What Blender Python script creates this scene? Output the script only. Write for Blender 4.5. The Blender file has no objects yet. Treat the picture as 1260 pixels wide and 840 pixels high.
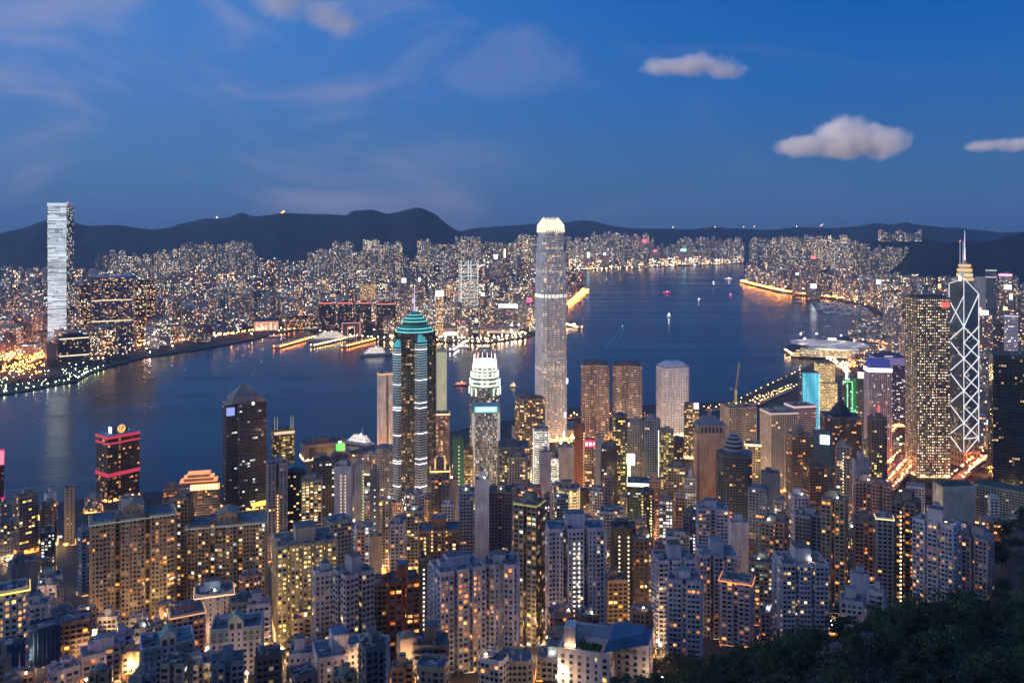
import bpy, math, random
import numpy as np
from math import sin, cos, pi, atan2, sqrt, radians, hypot
from mathutils import Vector

random.seed(7)
RS = np.random.RandomState(11)
scene = bpy.context.scene
COL = scene.collection

# ------------------------------------------------------------------ camera
F = 1054.0            # focal length in photo pixels (1260 wide)
YH = 285.0            # horizon row of the photo
H = 385.0             # camera height above the harbour
cam_d = bpy.data.cameras.new("camera")
cam = bpy.data.objects.new("camera", cam_d)
COL.objects.link(cam)
cam.location = (0, 0, H)
cam.rotation_euler = (radians(90), 0, 0)
cam_d.sensor_width = 36
cam_d.lens = F * 36 / 1260
cam_d.shift_y = -(420 - YH) / 1260
cam_d.clip_start = 1
cam_d.clip_end = 60000
scene.camera = cam

# ------------------------------------------------------------------ world: dusk sky
world = bpy.data.worlds.new("World")
scene.world = world
world.use_nodes = True
nt = world.node_tree
N, L = nt.nodes, nt.links
N.clear()
def wn(t, **k):
    n = N.new(t)
    for a, b in k.items(): setattr(n, a, b)
    return n
out = wn('ShaderNodeOutputWorld')
bg = wn('ShaderNodeBackground'); bg.inputs['Strength'].default_value = 1.0
tc = wn('ShaderNodeTexCoord')
sep = wn('ShaderNodeSeparateXYZ'); L.new(tc.outputs['Generated'], sep.inputs[0])
def ramp(src, stops):
    r = wn('ShaderNodeValToRGB'); e = r.color_ramp.elements
    while len(e) < len(stops): e.new(0.5)
    for i, (p, c) in enumerate(stops):
        e[i].position = p; e[i].color = (*c, 1)
    L.new(src, r.inputs[0]); return r
def wm(op, a, b=None, c=None):
    m = wn('ShaderNodeMath', operation=op)
    for i, v in enumerate((a, b, c)):
        if v is None: continue
        if isinstance(v, (int, float)): m.inputs[i].default_value = v
        else: L.new(v, m.inputs[i])
    return m.outputs[0]
def wmix(f, a, b, bt='MIX'):
    m = wn('ShaderNodeMix', data_type='RGBA', blend_type=bt)
    if isinstance(f, (int, float)): m.inputs[0].default_value = f
    else: L.new(f, m.inputs[0])
    for i, v in ((6, a), (7, b)):
        if isinstance(v, tuple): m.inputs[i].default_value = (*v, 1)
        else: L.new(v, m.inputs[i])
    return m.outputs[2]
elev = sep.outputs['Z']
east = ramp(elev, [(0.0, (.050, .128, .270)), (.07, (.044, .145, .350)), (.16, (.017, .132, .430)), (.27, (.0015, .104, .425)), (.6, (.012, .10, .36)), (1, (.04, .12, .36))])
west = ramp(elev, [(0.0, (.070, .158, .325)), (.08, (.074, .195, .44)), (.17, (.080, .220, .56)), (.28, (.060, .235, .64)), (.6, (.05, .16, .46)), (1, (.04, .12, .36))])
back = ramp(elev, [(0.0, (1.62, 1.46, 1.30)), (.12, (1.30, 1.34, 1.42)), (.35, (.66, .82, 1.12)), (.7, (.20, .32, .62)), (1, (.04, .12, .36))])
fx = wn('ShaderNodeMapRange', interpolation_type='SMOOTHSTEP'); L.new(sep.outputs['X'], fx.inputs[0])
fx.inputs[1].default_value = .45; fx.inputs[2].default_value = -.62
sky = wmix(fx.outputs[0], east.outputs[0], west.outputs[0])
# the afterglow of the sunset behind the camera
glowdir = wm('ADD', wm('MULTIPLY', sep.outputs['X'], -.84), wm('MULTIPLY', sep.outputs['Y'], -.54))
fy = wn('ShaderNodeMapRange', interpolation_type='SMOOTHSTEP'); L.new(glowdir, fy.inputs[0])
fy.inputs[1].default_value = .02; fy.inputs[2].default_value = .92
sky = wmix(fy.outputs[0], sky, back.outputs[0])
# high thin cirrus, pinkish, mostly on the left
mp = wn('ShaderNodeMapping'); L.new(tc.outputs['Generated'], mp.inputs[0])
mp.inputs['Scale'].default_value = (3.0, 2.0, 6.5); mp.inputs['Rotation'].default_value = (0, .5, .2)
nz = wn('ShaderNodeTexNoise'); L.new(mp.outputs[0], nz.inputs[0])
nz.inputs['Scale'].default_value = 1.3; nz.inputs['Detail'].default_value = 7; nz.inputs['Roughness'].default_value = .52; nz.inputs['Distortion'].default_value = .8
cr = wn('ShaderNodeMapRange', interpolation_type='SMOOTHSTEP'); L.new(nz.outputs[0], cr.inputs[0])
cr.inputs[1].default_value = .46; cr.inputs[2].default_value = .78
cf = wm('MULTIPLY', cr.outputs[0], wm('MULTIPLY_ADD', fx.outputs[0], .92, .04))
sky = wmix(cf, sky, (.34, .34, .52))
# the physical twilight sky underneath
nish = wn('ShaderNodeTexSky', sky_type='NISHITA'); nish.sun_disc = False
nish.sun_elevation = radians(1.5); nish.sun_rotation = radians(237); nish.air_density = 1.2; nish.dust_density = 1.5; nish.ozone_density = 3
nb = wmix(1.0, nish.outputs[0], (.02, .02, .02), 'MULTIPLY')
sky = wmix(.12, sky, nb, 'ADD')
L.new(sky, bg.inputs['Color'])
L.new(bg.outputs[0], out.inputs['Surface'])

# an added range (built below) blocks the sun from the city; clouds stay lit
sd = bpy.data.lights.new("sun", 'SUN'); sd.energy = 2.5; sd.angle = radians(.6); sd.color = (1, .80, .70)
sun = bpy.data.objects.new("sun", sd); COL.objects.link(sun)
sun.rotation_euler = Vector((.84, .54, -.026)).to_track_quat('-Z', 'Y').to_euler()

vs = scene.view_settings
vs.view_transform = 'Standard'; vs.look = 'None'; vs.exposure = 0.0; vs.gamma = 1.0
cy = scene.cycles
cy.max_bounces = 8; cy.diffuse_bounces = 2; cy.glossy_bounces = 3; cy.transmission_bounces = 3; cy.volume_bounces = 7; cy.transparent_max_bounces = 6
cy.sample_clamp_indirect = 3.0; cy.sample_clamp_direct = 0
cy.use_light_tree = True
cy.caustics_reflective = True
cy.volume_step_rate = 1.0; cy.volume_max_steps = 128

# ------------------------------------------------------------------ materials
def new_mat(name):
    m = bpy.data.materials.new(name); m.use_nodes = True
    t = m.node_tree; b = t.nodes['Principled BSDF']
    return m, t, b
def nd(t, kind, ins=None, **k):
    n = t.nodes.new(kind)
    for a, v in k.items(): setattr(n, a, v)
    for i, v in (ins or {}).items():
        if hasattr(v, 'is_linked'): t.links.new(v, n.inputs[i])
        else: n.inputs[i].default_value = v
    return n
def attr(t, name): return t.nodes.new('ShaderNodeAttribute') if False else nd(t, 'ShaderNodeAttribute', attribute_name=name)
def mmath(t, op, a, b=0.0, c=0.0):
    return nd(t, 'ShaderNodeMath', {0: a, 1: b, 2: c}, operation=op).outputs[0]
def vmath(t, op, a, b=None):
    n = nd(t, 'ShaderNodeVectorMath', {0: a}, operation=op)
    if b is not None:
        if hasattr(b, 'is_linked'): t.links.new(b, n.inputs[1])
        else: n.inputs[1].default_value = b
    return n.outputs[0]

# painted / glazed surfaces: colour, gloss and lamp glow come from face attributes
def make_paint():
    m, t, b = new_mat("facade_paint")
    w = attr(t, "wall"); g = attr(t, "glow")
    geo = nd(t, 'ShaderNodeNewGeometry')
    # rain streaks and grime
    mp = nd(t, 'ShaderNodeMapping', {0: geo.outputs['Position'], 'Scale': (.55, .55, .05)})
    n1 = nd(t, 'ShaderNodeTexNoise', {'Vector': mp.outputs[0], 'Scale': 1.0, 'Detail': 5, 'Roughness': .65})
    n2 = nd(t, 'ShaderNodeTexNoise', {'Vector': geo.outputs['Position'], 'Scale': .08, 'Detail': 3})
    s = mmath(t, 'MULTIPLY', mmath(t, 'MULTIPLY_ADD', n1.outputs[0], 1.5, .25), mmath(t, 'MULTIPLY_ADD', n2.outputs[0], .9, .55))
    c = vmath(t, 'MULTIPLY', w.outputs['Color'], nd(t, 'ShaderNodeCombineXYZ', {0: s, 1: s, 2: s}).outputs[0])
    t.links.new(c, b.inputs['Base Color'])
    t.links.new(w.outputs['Alpha'], b.inputs['Roughness'])
    # rooms and curtains behind lit panes
    n3 = nd(t, 'ShaderNodeTexNoise', {'Vector': geo.outputs['Position'], 'Scale': .75, 'Detail': 2})
    k = mmath(t, 'MULTIPLY_ADD', n3.outputs[0], 2.2, -.1)
    t.links.new(g.outputs['Color'], b.inputs['Emission Color'])
    t.links.new(k, b.inputs['Emission Strength'])
    m.cycles.emission_sampling = 'NONE'
    return m
PAINT = make_paint()

# far facades: a grid of windows, some of them lit, on the wall's own colour
def make_far():
    m, t, b = new_mat("far_facade")
    w = attr(t, "wall"); ce = attr(t, "cell"); lp = attr(t, "litp")
    uv = nd(t, 'ShaderNodeUVMap', uv_map='UVMap')
    sc = nd(t, 'ShaderNodeSeparateXYZ', {0: ce.outputs['Vector']})
    sl = nd(t, 'ShaderNodeSeparateXYZ', {0: lp.outputs['Vector']})
    q = nd(t, 'ShaderNodeVectorMath', {0: uv.outputs[0], 1: nd(t, 'ShaderNodeCombineXYZ', {0: sc.outputs[0], 1: sc.outputs[1], 2: 1.0}).outputs[0]}, operation='DIVIDE').outputs[0]
    fl = vmath(t, 'FLOOR', q); fr = vmath(t, 'FRACTION', q)
    sf = nd(t, 'ShaderNodeSeparateXYZ', {0: fl}); sr = nd(t, 'ShaderNodeSeparateXYZ', {0: fr})
    cell = nd(t, 'ShaderNodeCombineXYZ', {0: sf.outputs[0], 1: sf.outputs[1], 2: sc.outputs[2]})
    wnz = nd(t, 'ShaderNodeTexWhiteNoise', {'Vector': cell.outputs[0]}, noise_dimensions='3D')
    rowc = nd(t, 'ShaderNodeCombineXYZ', {0: 3.3, 1: sf.outputs[1], 2: sc.outputs[2]})
    rnz = nd(t, 'ShaderNodeTexWhiteNoise', {'Vector': rowc.outputs[0]}, noise_dimensions='3D')
    pe = mmath(t, 'MULTIPLY', sl.outputs[0], mmath(t, 'MULTIPLY_ADD', rnz.outputs[0], 1.3, .35))
    lit = mmath(t, 'LESS_THAN', wnz.outputs[0], pe)
    mx = mmath(t, 'LESS_THAN', mmath(t, 'ABSOLUTE', mmath(t, 'SUBTRACT', sr.outputs[0], .5)), .34)
    my = mmath(t, 'LESS_THAN', mmath(t, 'ABSOLUTE', mmath(t, 'SUBTRACT', sr.outputs[1], .5)), .30)
    mask = mmath(t, 'MULTIPLY', mx, my)
    has = mmath(t, 'GREATER_THAN', sc.outputs[0], .01)
    mask = mmath(t, 'MULTIPLY', mask, has)
    sn = nd(t, 'ShaderNodeSeparateColor', {0: wnz.outputs[1]})
    cr = nd(t, 'ShaderNodeValToRGB', {0: mmath(t, 'MULTIPLY_ADD', sn.outputs[1], mmath(t, 'SUBTRACT', 1.0, sl.outputs[2]), sl.outputs[2])})
    e = cr.color_ramp.elements
    e[0].color = (1, .30, .05, 1); e[1].color = (.75, .95, 1, 1); e[0].position = 0; e[1].position = 1
    for p, c in ((.3, (1, .46, .14, 1)), (.62, (1, .66, .32, 1)), (.85, (1, .90, .70, 1))):
        x = e.new(p); x.color = c
    st = mmath(t, 'MULTIPLY', mmath(t, 'MULTIPLY', lit, mask), mmath(t, 'MULTIPLY', sl.outputs[1], mmath(t, 'POWER', mmath(t, 'ADD', sn.outputs[2], .25), 2.0)))
    dark = nd(t, 'ShaderNodeMix', {0: mmath(t, 'MULTIPLY', mask, .8), 6: w.outputs['Color'], 7: (.035, .04, .05, 1)}, data_type='RGBA')
    t.links.new(dark.outputs[2], b.inputs['Base Color'])
    b.inputs['Roughness'].default_value = .6
    t.links.new(cr.outputs[0], b.inputs['Emission Color'])
    t.links.new(st, b.inputs['Emission Strength'])
    m.cycles.emission_sampling = 'NONE'
    return m
FAR = make_far()

# lamps, signs and the added glow strips: they give off light
_glow = {}
def glow_mat(col, strength, sample=True):
    key = (tuple(round(c, 3) for c in col), round(strength, 2), sample)
    if key not in _glow:
        m, t, b = new_mat("lamp_glow")
        b.inputs['Base Color'].default_value = (.1, .1, .1, 1)
        b.inputs['Emission Color'].default_value = (*col, 1)
        b.inputs['Emission Strength'].default_value = strength
        m.cycles.emission_sampling = 'AUTO' if sample else 'NONE'
        _glow[key] = m
    return _glow[key]
_flat = {}
def flat_mat(name, col, rough=.7, metal=0.0, noise=.35, scale=.15, bump=0):
    if name not in _flat:
        m, t, b = new_mat(name)
        geo = nd(t, 'ShaderNodeNewGeometry')
        n = nd(t, 'ShaderNodeTexNoise', {'Vector': geo.outputs['Position'], 'Scale': scale, 'Detail': 5})
        k = mmath(t, 'MULTIPLY_ADD', n.outputs[0], 2 * noise, 1 - noise)
        c = vmath(t, 'MULTIPLY', nd(t, 'ShaderNodeCombineXYZ', {0: k, 1: k, 2: k}).outputs[0], tuple(col))
        t.links.new(c, b.inputs['Base Color'])
        b.inputs['Roughness'].default_value = rough; b.inputs['Metallic'].default_value = metal
        _flat[name] = m
    return _flat[name]

# ------------------------------------------------------------------ mesh collector
class MB:
    """collects faces with their wall colour, glow and window-grid attributes; build() links ONE mesh object"""
    def __init__(s):
        s.q = []; s.c = []; s.g = []; s.uv = []; s.ce = []; s.lp = []; s.polys = []
    def quads(s, Q, col, glow=(0, 0, 0), uv=None, cell=(0, 0, 0), litp=(0, 0, 0)):
        Q = np.asarray(Q, dtype=np.float64).reshape(-1, 4, 3); n = len(Q)
        if n == 0: return
        s.q.append(Q)
        s.c.append(np.broadcast_to(np.asarray(col, float), (n, 4)))
        s.g.append(np.broadcast_to(np.asarray(glow, float), (n, 3)))
        s.uv.append(np.zeros((n, 4, 2)) if uv is None else np.asarray(uv, float).reshape(n, 4, 2))
        s.ce.append(np.broadcast_to(np.asarray(cell, float), (n, 3)))
        s.lp.append(np.broadcast_to(np.asarray(litp, float), (n, 3)))
    def poly(s, pts, col, glow=(0, 0, 0)):
        s.polys.append((np.asarray(pts, float), col, glow))
    def box(s, x0, x1, y0, y1, z0, z1, col, glow=(0, 0, 0), bottom=False):
        a = [(x0, y0, z0), (x1, y0, z0), (x1, y1, z0), (x0, y1, z0), (x0, y0, z1), (x1, y0, z1), (x1, y1, z1), (x0, y1, z1)]
        f = [(0, 1, 5, 4), (1, 2, 6, 5), (2, 3, 7, 6), (3, 0, 4, 7), (4, 5, 6, 7)] + ([(3, 2, 1, 0)] if bottom else [])
        s.quads([[a[i] for i in k] for k in f], col, glow)
    def prism(s, pts, z0, z1, col, glow=(0, 0, 0), cap=True, top=None, bottom=False):
        """extrude a CCW footprint; top = other footprint for a taper"""
        p = list(pts); t = list(top) if top is not None else p; n = len(p)
        s.quads([[(*p[i], z0), (*p[(i + 1) % n], z0), (*t[(i + 1) % n], z1), (*t[i], z1)] for i in range(n)], col, glow)
        if cap: s.poly([(*v, z1) for v in t], col, glow)
        if bottom: s.poly([(*v, z0) for v in reversed(p)], col, glow)
    def bar(s, a, b, r, col, glow=(0, 0, 0), r2=None, n=4):
        a, b = np.array(a, float), np.array(b, float); d = b - a; l = np.linalg.norm(d)
        if l < 1e-6: return
        d /= l; u = np.cross(d, (0, 0, 1.0) if abs(d[2]) < .9 else (1.0, 0, 0)); u /= np.linalg.norm(u); v = np.cross(d, u)
        r2 = r if r2 is None else r2
        an = [2 * pi * (i + .5) / n for i in range(n)]
        A = [a + (u * cos(t) + v * sin(t)) * r for t in an]; B = [b + (u * cos(t) + v * sin(t)) * r2 for t in an]
        s.quads([[A[(i + 1) % n], A[i], B[i], B[(i + 1) % n]] for i in range(n)], col, glow)
        s.poly(A, col, glow); s.poly(B[::-1], col, glow)
    def empty(s): return not s.q and not s.polys
    def build(s, name, mat=None, parent=None, loc=None):
        q = np.concatenate(s.q) if s.q else np.zeros((0, 4, 3)); nq = len(q)
        V = [q.reshape(-1, 3)] + [p[0] for p in s.polys]
        V = np.concatenate(V) if len(V) else q.reshape(-1, 3)
        tot = np.concatenate([np.full(nq, 4, np.int32), np.array([len(p[0]) for p in s.polys], np.int32)]).astype(np.int32)
        start = np.concatenate([[0], np.cumsum(tot)[:-1]]).astype(np.int32) if len(tot) else np.zeros(0, np.int32)
        me = bpy.data.meshes.new(name)
        me.vertices.add(len(V)); me.vertices.foreach_set('co', V.astype(np.float32).ravel())
        me.loops.add(len(V)); me.loops.foreach_set('vertex_index', np.arange(len(V), dtype=np.int32))
        me.polygons.add(len(tot)); me.polygons.foreach_set('loop_start', start)
        me.polygons.foreach_set('loop_total', tot)
        npz = len(s.polys)
        def cat(a, w, pv):
            parts = a + ([np.array(pv, float).reshape(npz, w)] if npz else [])
            return np.concatenate(parts).astype(np.float32)
        c4 = cat(s.c, 4, [p[1] for p in s.polys])
        g3 = cat(s.g, 3, [p[2] for p in s.polys]); g4 = np.concatenate([g3, np.ones((len(g3), 1), np.float32)], 1)
        A = me.attributes.new('wall', 'FLOAT_COLOR', 'FACE'); A.data.foreach_set('color', c4.ravel())
        A = me.attributes.new('glow', 'FLOAT_COLOR', 'FACE'); A.data.foreach_set('color', g4.ravel())
        if mat is FAR:
            z = [(0, 0, 0)] * npz
            A = me.attributes.new('cell', 'FLOAT_VECTOR', 'FACE'); A.data.foreach_set('vector', cat(s.ce, 3, z).ravel())
            A = me.attributes.new('litp', 'FLOAT_VECTOR', 'FACE'); A.data.foreach_set('vector', cat(s.lp, 3, z).ravel())
            U = np.zeros((len(V), 2), np.float32)
            if nq: U[:nq * 4] = np.concatenate(s.uv).reshape(-1, 2)
            uvl = me.uv_layers.new(name='UVMap'); uvl.data.foreach_set('uv', U.ravel())
        me.materials.append(mat or PAINT)
        me.update(calc_edges=True); me.validate()
        o = bpy.data.objects.new(name, me); COL.objects.link(o)
        if parent is not None: o.parent = parent
        if loc is not None: o.location = loc
        return o

def thing(name, label, cat, loc=(0, 0, 0), rz=0.0, group=None):
    o = bpy.data.objects.new(name, None); COL.objects.link(o)
    o.location = loc; o.rotation_euler = (0, 0, rz); o.empty_display_size = 2
    tag(o, label, cat, group); return o
def tag(o, label, cat, group=None):
    o['label'] = label; o['category'] = cat
    if group: o['group'] = group
def structure(o): o['kind'] = 'structure'; return o
def stuff(o, label=None, cat=None):
    o['kind'] = 'stuff'
    if label: o['label'] = label; o['category'] = cat
    return o
def copy_tree(o, parent=None):
    c = o.copy(); COL.objects.link(c); c.parent = parent
    for ch in list(o.children): copy_tree(ch, c)
    return c
def at(px, py, D): return Vector(((px - 630) / F * D, D, H - (py - YH) / F * D))
def gx(px, D): return (px - 630) / F * D
def interp(pts, x): return float(np.interp(x, [p[0] for p in pts], [p[1] for p in pts]))
def sstep(a, b, x):
    t = min(1, max(0, (x - a) / (b - a))); return t * t * (3 - 2 * t)
def hsh(*a):
    v = 0.0
    for i, k in enumerate(a): v += sin(k * (12.9898 + 7.1 * i) + i) * 43758.5453
    return v - math.floor(v)
def vnoise(x, y):
    xi, yi = math.floor(x), math.floor(y); fx_, fy_ = x - xi, y - yi
    fx_ = fx_ * fx_ * (3 - 2 * fx_); fy_ = fy_ * fy_ * (3 - 2 * fy_)
    a, b, c, d = hsh(xi, yi), hsh(xi + 1, yi), hsh(xi, yi + 1), hsh(xi + 1, yi + 1)
    return a + (b - a) * fx_ + (c - a) * fy_ + (a - b - c + d) * fx_ * fy_
def fbm(x, y, o=4):
    s, a = 0, .5
    for i in range(o): s += a * vnoise(x, y); x *= 2.03; y *= 2.03; a *= .5
    return s
def profile_mesh(name, V, faces, mat):
    me = bpy.data.meshes.new(name); me.from_pydata(V, [], faces); me.update()
    me.materials.append(mat); o = bpy.data.objects.new(name, me); COL.objects.link(o); return o
# ------------------------------------------------------------------ the setting
BASE = [(-50, 378), (0, 371), (60, 336), (100, 302), (200, 246), (300, 204), (400, 166), (500, 131), (600, 101), (700, 79), (800, 60), (900, 43), (1000, 28), (1100, 16), (1200, 8), (1300, 5), (9000, 5)]
def px_of(x, y): return 630 + F * x / max(y, 1)
def zt(x, y):
    z = interp(BASE, y)
    if y < 60: return z
    p = px_of(x, y)
    z += 38 * sstep(770, 1090, p) * math.exp(-((y - 320) / 105) ** 2)
    z += 74 * sstep(1165, 1275, p) * math.exp(-((y - 680) / 190) ** 2)
    z += 16 * sstep(1085, 1130, p) * math.exp(-((y - 1120) / 90) ** 2)
    return z + (fbm(x * .02, y * .02) - .5) * (6 if y < 900 else 1.5)
def D_at(y, z=0): return F * (H - z) / (y - YH)

SHORE = [(-400, 1010), (0, 1143), (120, 1225), (300, 1285), (370, 1395), (430, 1490), (480, 1560), (560, 1640), (620, 1726), (700, 1860), (780, 1880), (900, 1925), (930, 2075), (960, 2230), (985, 2350), (1000, 2500), (1060, 2760), (1085, 3350), (1100, 4000), (1130, 5000), (1260, 5600), (1700, 6000)]
ground_m = flat_mat("city_ground", (.055, .054, .052), .85, noise=.5, scale=.03)
def build_island():
    V, Fc = [], []; pxs = list(range(-400, 1701, 15)); ts = [0, .01, .02, .03] + [.03 + .008 * k for k in range(1, 44)] + [.40, .43, .46, .5, .54, .58, .64, .7, .76, .82, .88, .94, 1.0]
    for p in pxs:
        Ds = interp(SHORE, p)
        for t in ts:
            y = 8 + t * (Ds - 8); x = gx(p, y); V.append((x, y, zt(x, y) if y < 1290 else 4.2))
        V.append((gx(p, Ds), Ds, -3))
    n = len(ts) + 1
    for i in range(len(pxs) - 1):
        for j in range(n - 1): Fc.append((i * n + j, (i + 1) * n + j, (i + 1) * n + j + 1, i * n + j + 1))
    o = profile_mesh("ground", V, Fc, ground_m); structure(o)
build_island()

def poly_land(name, pts, z, mat, depth=6):
    P = [(gx(p, D_at(y)), D_at(y)) for p, y in pts]
    area = sum(P[i][0] * P[(i + 1) % len(P)][1] - P[(i + 1) % len(P)][0] * P[i][1] for i in range(len(P)))
    if area < 0: P.reverse()
    n = len(P); V = [(*p, z) for p in P] + [(*p, z - depth) for p in P]
    Fc = [tuple(range(n))] + [(i, n + i, n + (i + 1) % n, (i + 1) % n) for i in range(n)]
    o = profile_mesh(name, V, Fc, mat); structure(o); return P
kow_m = flat_mat("peninsula_ground", (.07, .066, .06), .9, noise=.5, scale=.012)
KOW = [(-300, 500), (-60, 492), (0, 487), (40, 480), (75, 473), (95, 470), (112, 460), (135, 452), (180, 440), (250, 430), (310, 419), (345, 410), (372, 405), (400, 412), (424, 414), (470, 419), (520, 420), (560, 422), (600, 423), (648, 416), (668, 409), (697, 403), (712, 402), (711, 398), (690, 396), (694, 382), (720, 356), (717, 350), (700, 345), (700, 333.5), (760, 330.5), (850, 327.5), (905, 325), (945, 321), (1000, 317), (1000, 306.5), (-900, 306.5)]
poly_land("land", KOW, 3.0, kow_m)
NPT = [(1125, 396), (1090, 392), (1062, 377), (1040, 373), (985, 362), (940, 355), (912, 347), (909, 343), (930, 338), (958, 327), (1000, 320), (1060, 314), (1300, 311), (1300, 396)]
poly_land("headland", NPT, 3.0, kow_m)
# the harbour-front platform under the exhibition centre
poly_land("reclamation", [(962, 430), (968, 437), (1000, 440), (1100, 437), (1115, 402), (1072, 404), (1058, 414), (1000, 419), (975, 424)], 4.6, kow_m)

# water: one sheet to the horizon
def make_water():
    m, t, b = new_mat("water")
    geo = nd(t, 'ShaderNodeNewGeometry')
    b.inputs['Base Color'].default_value = (.003, .017, .030, 1)
    b.inputs['IOR'].default_value = 1.33; b.inputs['Specular IOR Level'].default_value = .34
    mp = nd(t, 'ShaderNodeMapping', {0: geo.outputs['Position'], 'Scale': (.0012, .009, 1), 'Rotation': (0, 0, .25)})
    n = nd(t, 'ShaderNodeTexNoise', {'Vector': mp.outputs[0], 'Scale': 1.0, 'Detail': 5, 'Distortion': .6})
    r = nd(t, 'ShaderNodeMapRange', {0: n.outputs[0], 1: .36, 2: .66, 3: .13, 4: .25})
    t.links.new(r.outputs[0], b.inputs['Roughness'])
    w1 = nd(t, 'ShaderNodeTexNoise', {'Vector': nd(t, 'ShaderNodeMapping', {0: geo.outputs['Position'], 'Scale': (.03, .05, 1), 'Rotation': (0, 0, .4)}).outputs[0], 'Scale': 1.0, 'Detail': 5, 'Roughness': .6})
    bp = nd(t, 'ShaderNodeBump', {'Strength': .22, 'Distance': 2.5, 'Height': w1.outputs[0]})
    t.links.new(bp.outputs[0], b.inputs['Normal'])
    return m
WATER = make_water()
structure(profile_mesh("water", [(-40000, -2000, 0), (40000, -2000, 0), (40000, 45000, 0), (-40000, 45000, 0)], [(0, 1, 2, 3)], WATER))
# wakes left by ferries: strips of smoother, paler churned water
wake_m = flat_mat("churned_water", (.16, .18, .22), .35, noise=.4, scale=.02)
def wake(pts, w0, w1):
    V, Fc = [], []
    P = [np.array((gx(p, D_at(y)), D_at(y))) for p, y in pts]
    Q = []
    for i in range(len(P) - 1):
        for k in range(8): Q.append(P[i] + (P[i + 1] - P[i]) * k / 8)
    Q.append(P[-1])
    for i, q in enumerate(Q):
        d = Q[min(i + 1, len(Q) - 1)] - Q[max(i - 1, 0)]; d = d / np.linalg.norm(d); nrm = np.array((-d[1], d[0]))
        t = i / (len(Q) - 1); w = (w0 + (w1 - w0) * t) * (.6 + .8 * fbm(i * .5, w0)) * min(1, 4 * (1 - t) + .05)
        for s in (-1, 1): V.append((*(q + nrm * w * s), .03))
        if i: k = 2 * i; Fc.append((k - 2, k - 1, k + 1, k))
    o = profile_mesh("foam", V, Fc, wake_m); stuff(o, "pale thin wake trailing across the dark harbour water", "wake")
wake([(5, 604), (60, 597), (125, 586)], 2, 3)
wake([(2, 608), (60, 601), (110, 592)], 1.2, 2)
wake([(120, 504), (200, 495), (268, 487), (300, 484)], 4, 3)
wake([(766, 400), (757, 414), (742, 432)], 3, 9)
wake([(768, 401), (763, 416), (752, 432)], 2, 6)
wake([(845, 386), (858, 372), (862, 366)], 3, 5)
wake([(330, 486), (400, 478), (455, 472)], 3, 6)

# hills
def hill(name, crest, D, depth, mat, amp, seed, zfoot=2):
    V, Fc = [], []; p0, p1 = crest[0][0], crest[-1][0]
    nx = int((p1 - p0) / 4); ny = 26
    for i in range(nx + 1):
        p = p0 + (p1 - p0) * i / nx
        zc = H - (interp(crest, p) - YH) / F * D
        for j in range(ny + 1):
            t = j / ny; y = D - depth + 2.0 * depth * t; x = gx(p, D) * (1 + (y / D - 1) * .8)
            a = 1 - abs(2 * t - 1); a = a * a * (3 - 2 * a) * .45 + a * .55
            ridge = abs(fbm(x * .0011 + seed, y * .0011, 5) - .5) * 2
            z = zfoot + (zc - zfoot) * a - ridge * amp * (1 - a ** 6) * min(1, a * 3) + (fbm(x * .006 + seed, y * .006, 3) - .5) * 16
            V.append((x, y, z))
    n = ny + 1
    for i in range(nx):
        for j in range(ny): Fc.append((i * n + j, (i + 1) * n + j, (i + 1) * n + j + 1, i * n + j + 1))
    o = profile_mesh(name, V, Fc, mat); structure(o)
    for pl in o.data.polygons: pl.use_smooth = True
hill_m = flat_mat("hill_forest", (.020, .034, .026), .9, noise=.9, scale=.006)
hill("hills", [(-150, 300), (-20, 288), (0, 287), (30, 280), (55, 271), (66, 269.5), (90, 273), (109, 278), (142, 276), (165, 280), (188, 283), (215, 279), (250, 276), (285, 271), (313, 267), (348, 262), (375, 263), (427, 264.5), (433, 259), (457, 258), (478, 263), (495, 259), (513, 255), (524, 258), (535, 263), (549, 275), (560, 282), (580, 290), (620, 300)], 9300, 1900, hill_m, 170, 3)
hill("hills", [(180, 290), (220, 276), (254, 268), (262, 269), (280, 268), (297, 261), (305, 264), (330, 270), (400, 275), (470, 285)], 11500, 1500, hill_m, 120, 9)
hill("hills", [(520, 296), (560, 286), (579, 281), (620, 278), (650, 276), (694, 274), (715, 271), (732, 272), (752, 278), (780, 281), (816, 281), (850, 282), (880, 279), (905, 281), (943, 283), (965, 281), (990, 279.5), (1020, 281), (1051, 279), (1077, 274), (1095, 276), (1106, 275.5), (1114, 272.5), (1124, 276), (1145, 278), (1171, 281), (1210, 286), (1280, 292)], 12600, 1700, hill_m, 150, 17)
hill("hills", [(760, 292), (900, 288), (1000, 284), (1120, 283), (1180, 280), (1230, 286), (1400, 282)], 15500, 1500, hill_m, 100, 23)
hill("hills", [(1030, 318), (1050, 306), (1080, 295.5), (1100, 292), (1135, 293), (1160, 299), (1200, 312)], 7600, 700, hill_m, 40, 41)
hill("hills", [(1068, 352), (1085, 340), (1105, 326), (1118, 311), (1135, 303), (1165, 299), (1190, 297), (1215, 297), (1240, 291), (1260, 286), (1320, 272), (1500, 240)], 5700, 900, hill_m, 90, 31)

# unseen ridge added out of frame, left, to keep the sun off the city
def sun_block_range():
    V, Fc = [], []; n = 60
    for i in range(n + 1):
        s = -26000 + 52000 * i / n; cx, cyy = -21500 + .54 * s, -13800 - .84 * s
        zc = 1330 + 160 * fbm(i * .35, 2.2)
        for k, (o, z) in enumerate(((-2600, -2), (-1200, zc * .55), (0, zc), (1200, zc * .5), (2600, -2))): V.append((cx + .84 * o, cyy + .54 * o, z))
        if i:
            for k in range(4): a = 5 * i + k; Fc.append((a - 5, a, a + 1, a - 4))
    structure(profile_mesh("hills", V, Fc, hill_m))  # shares the hills' name, but added only as a sun block
sun_block_range()
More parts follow.
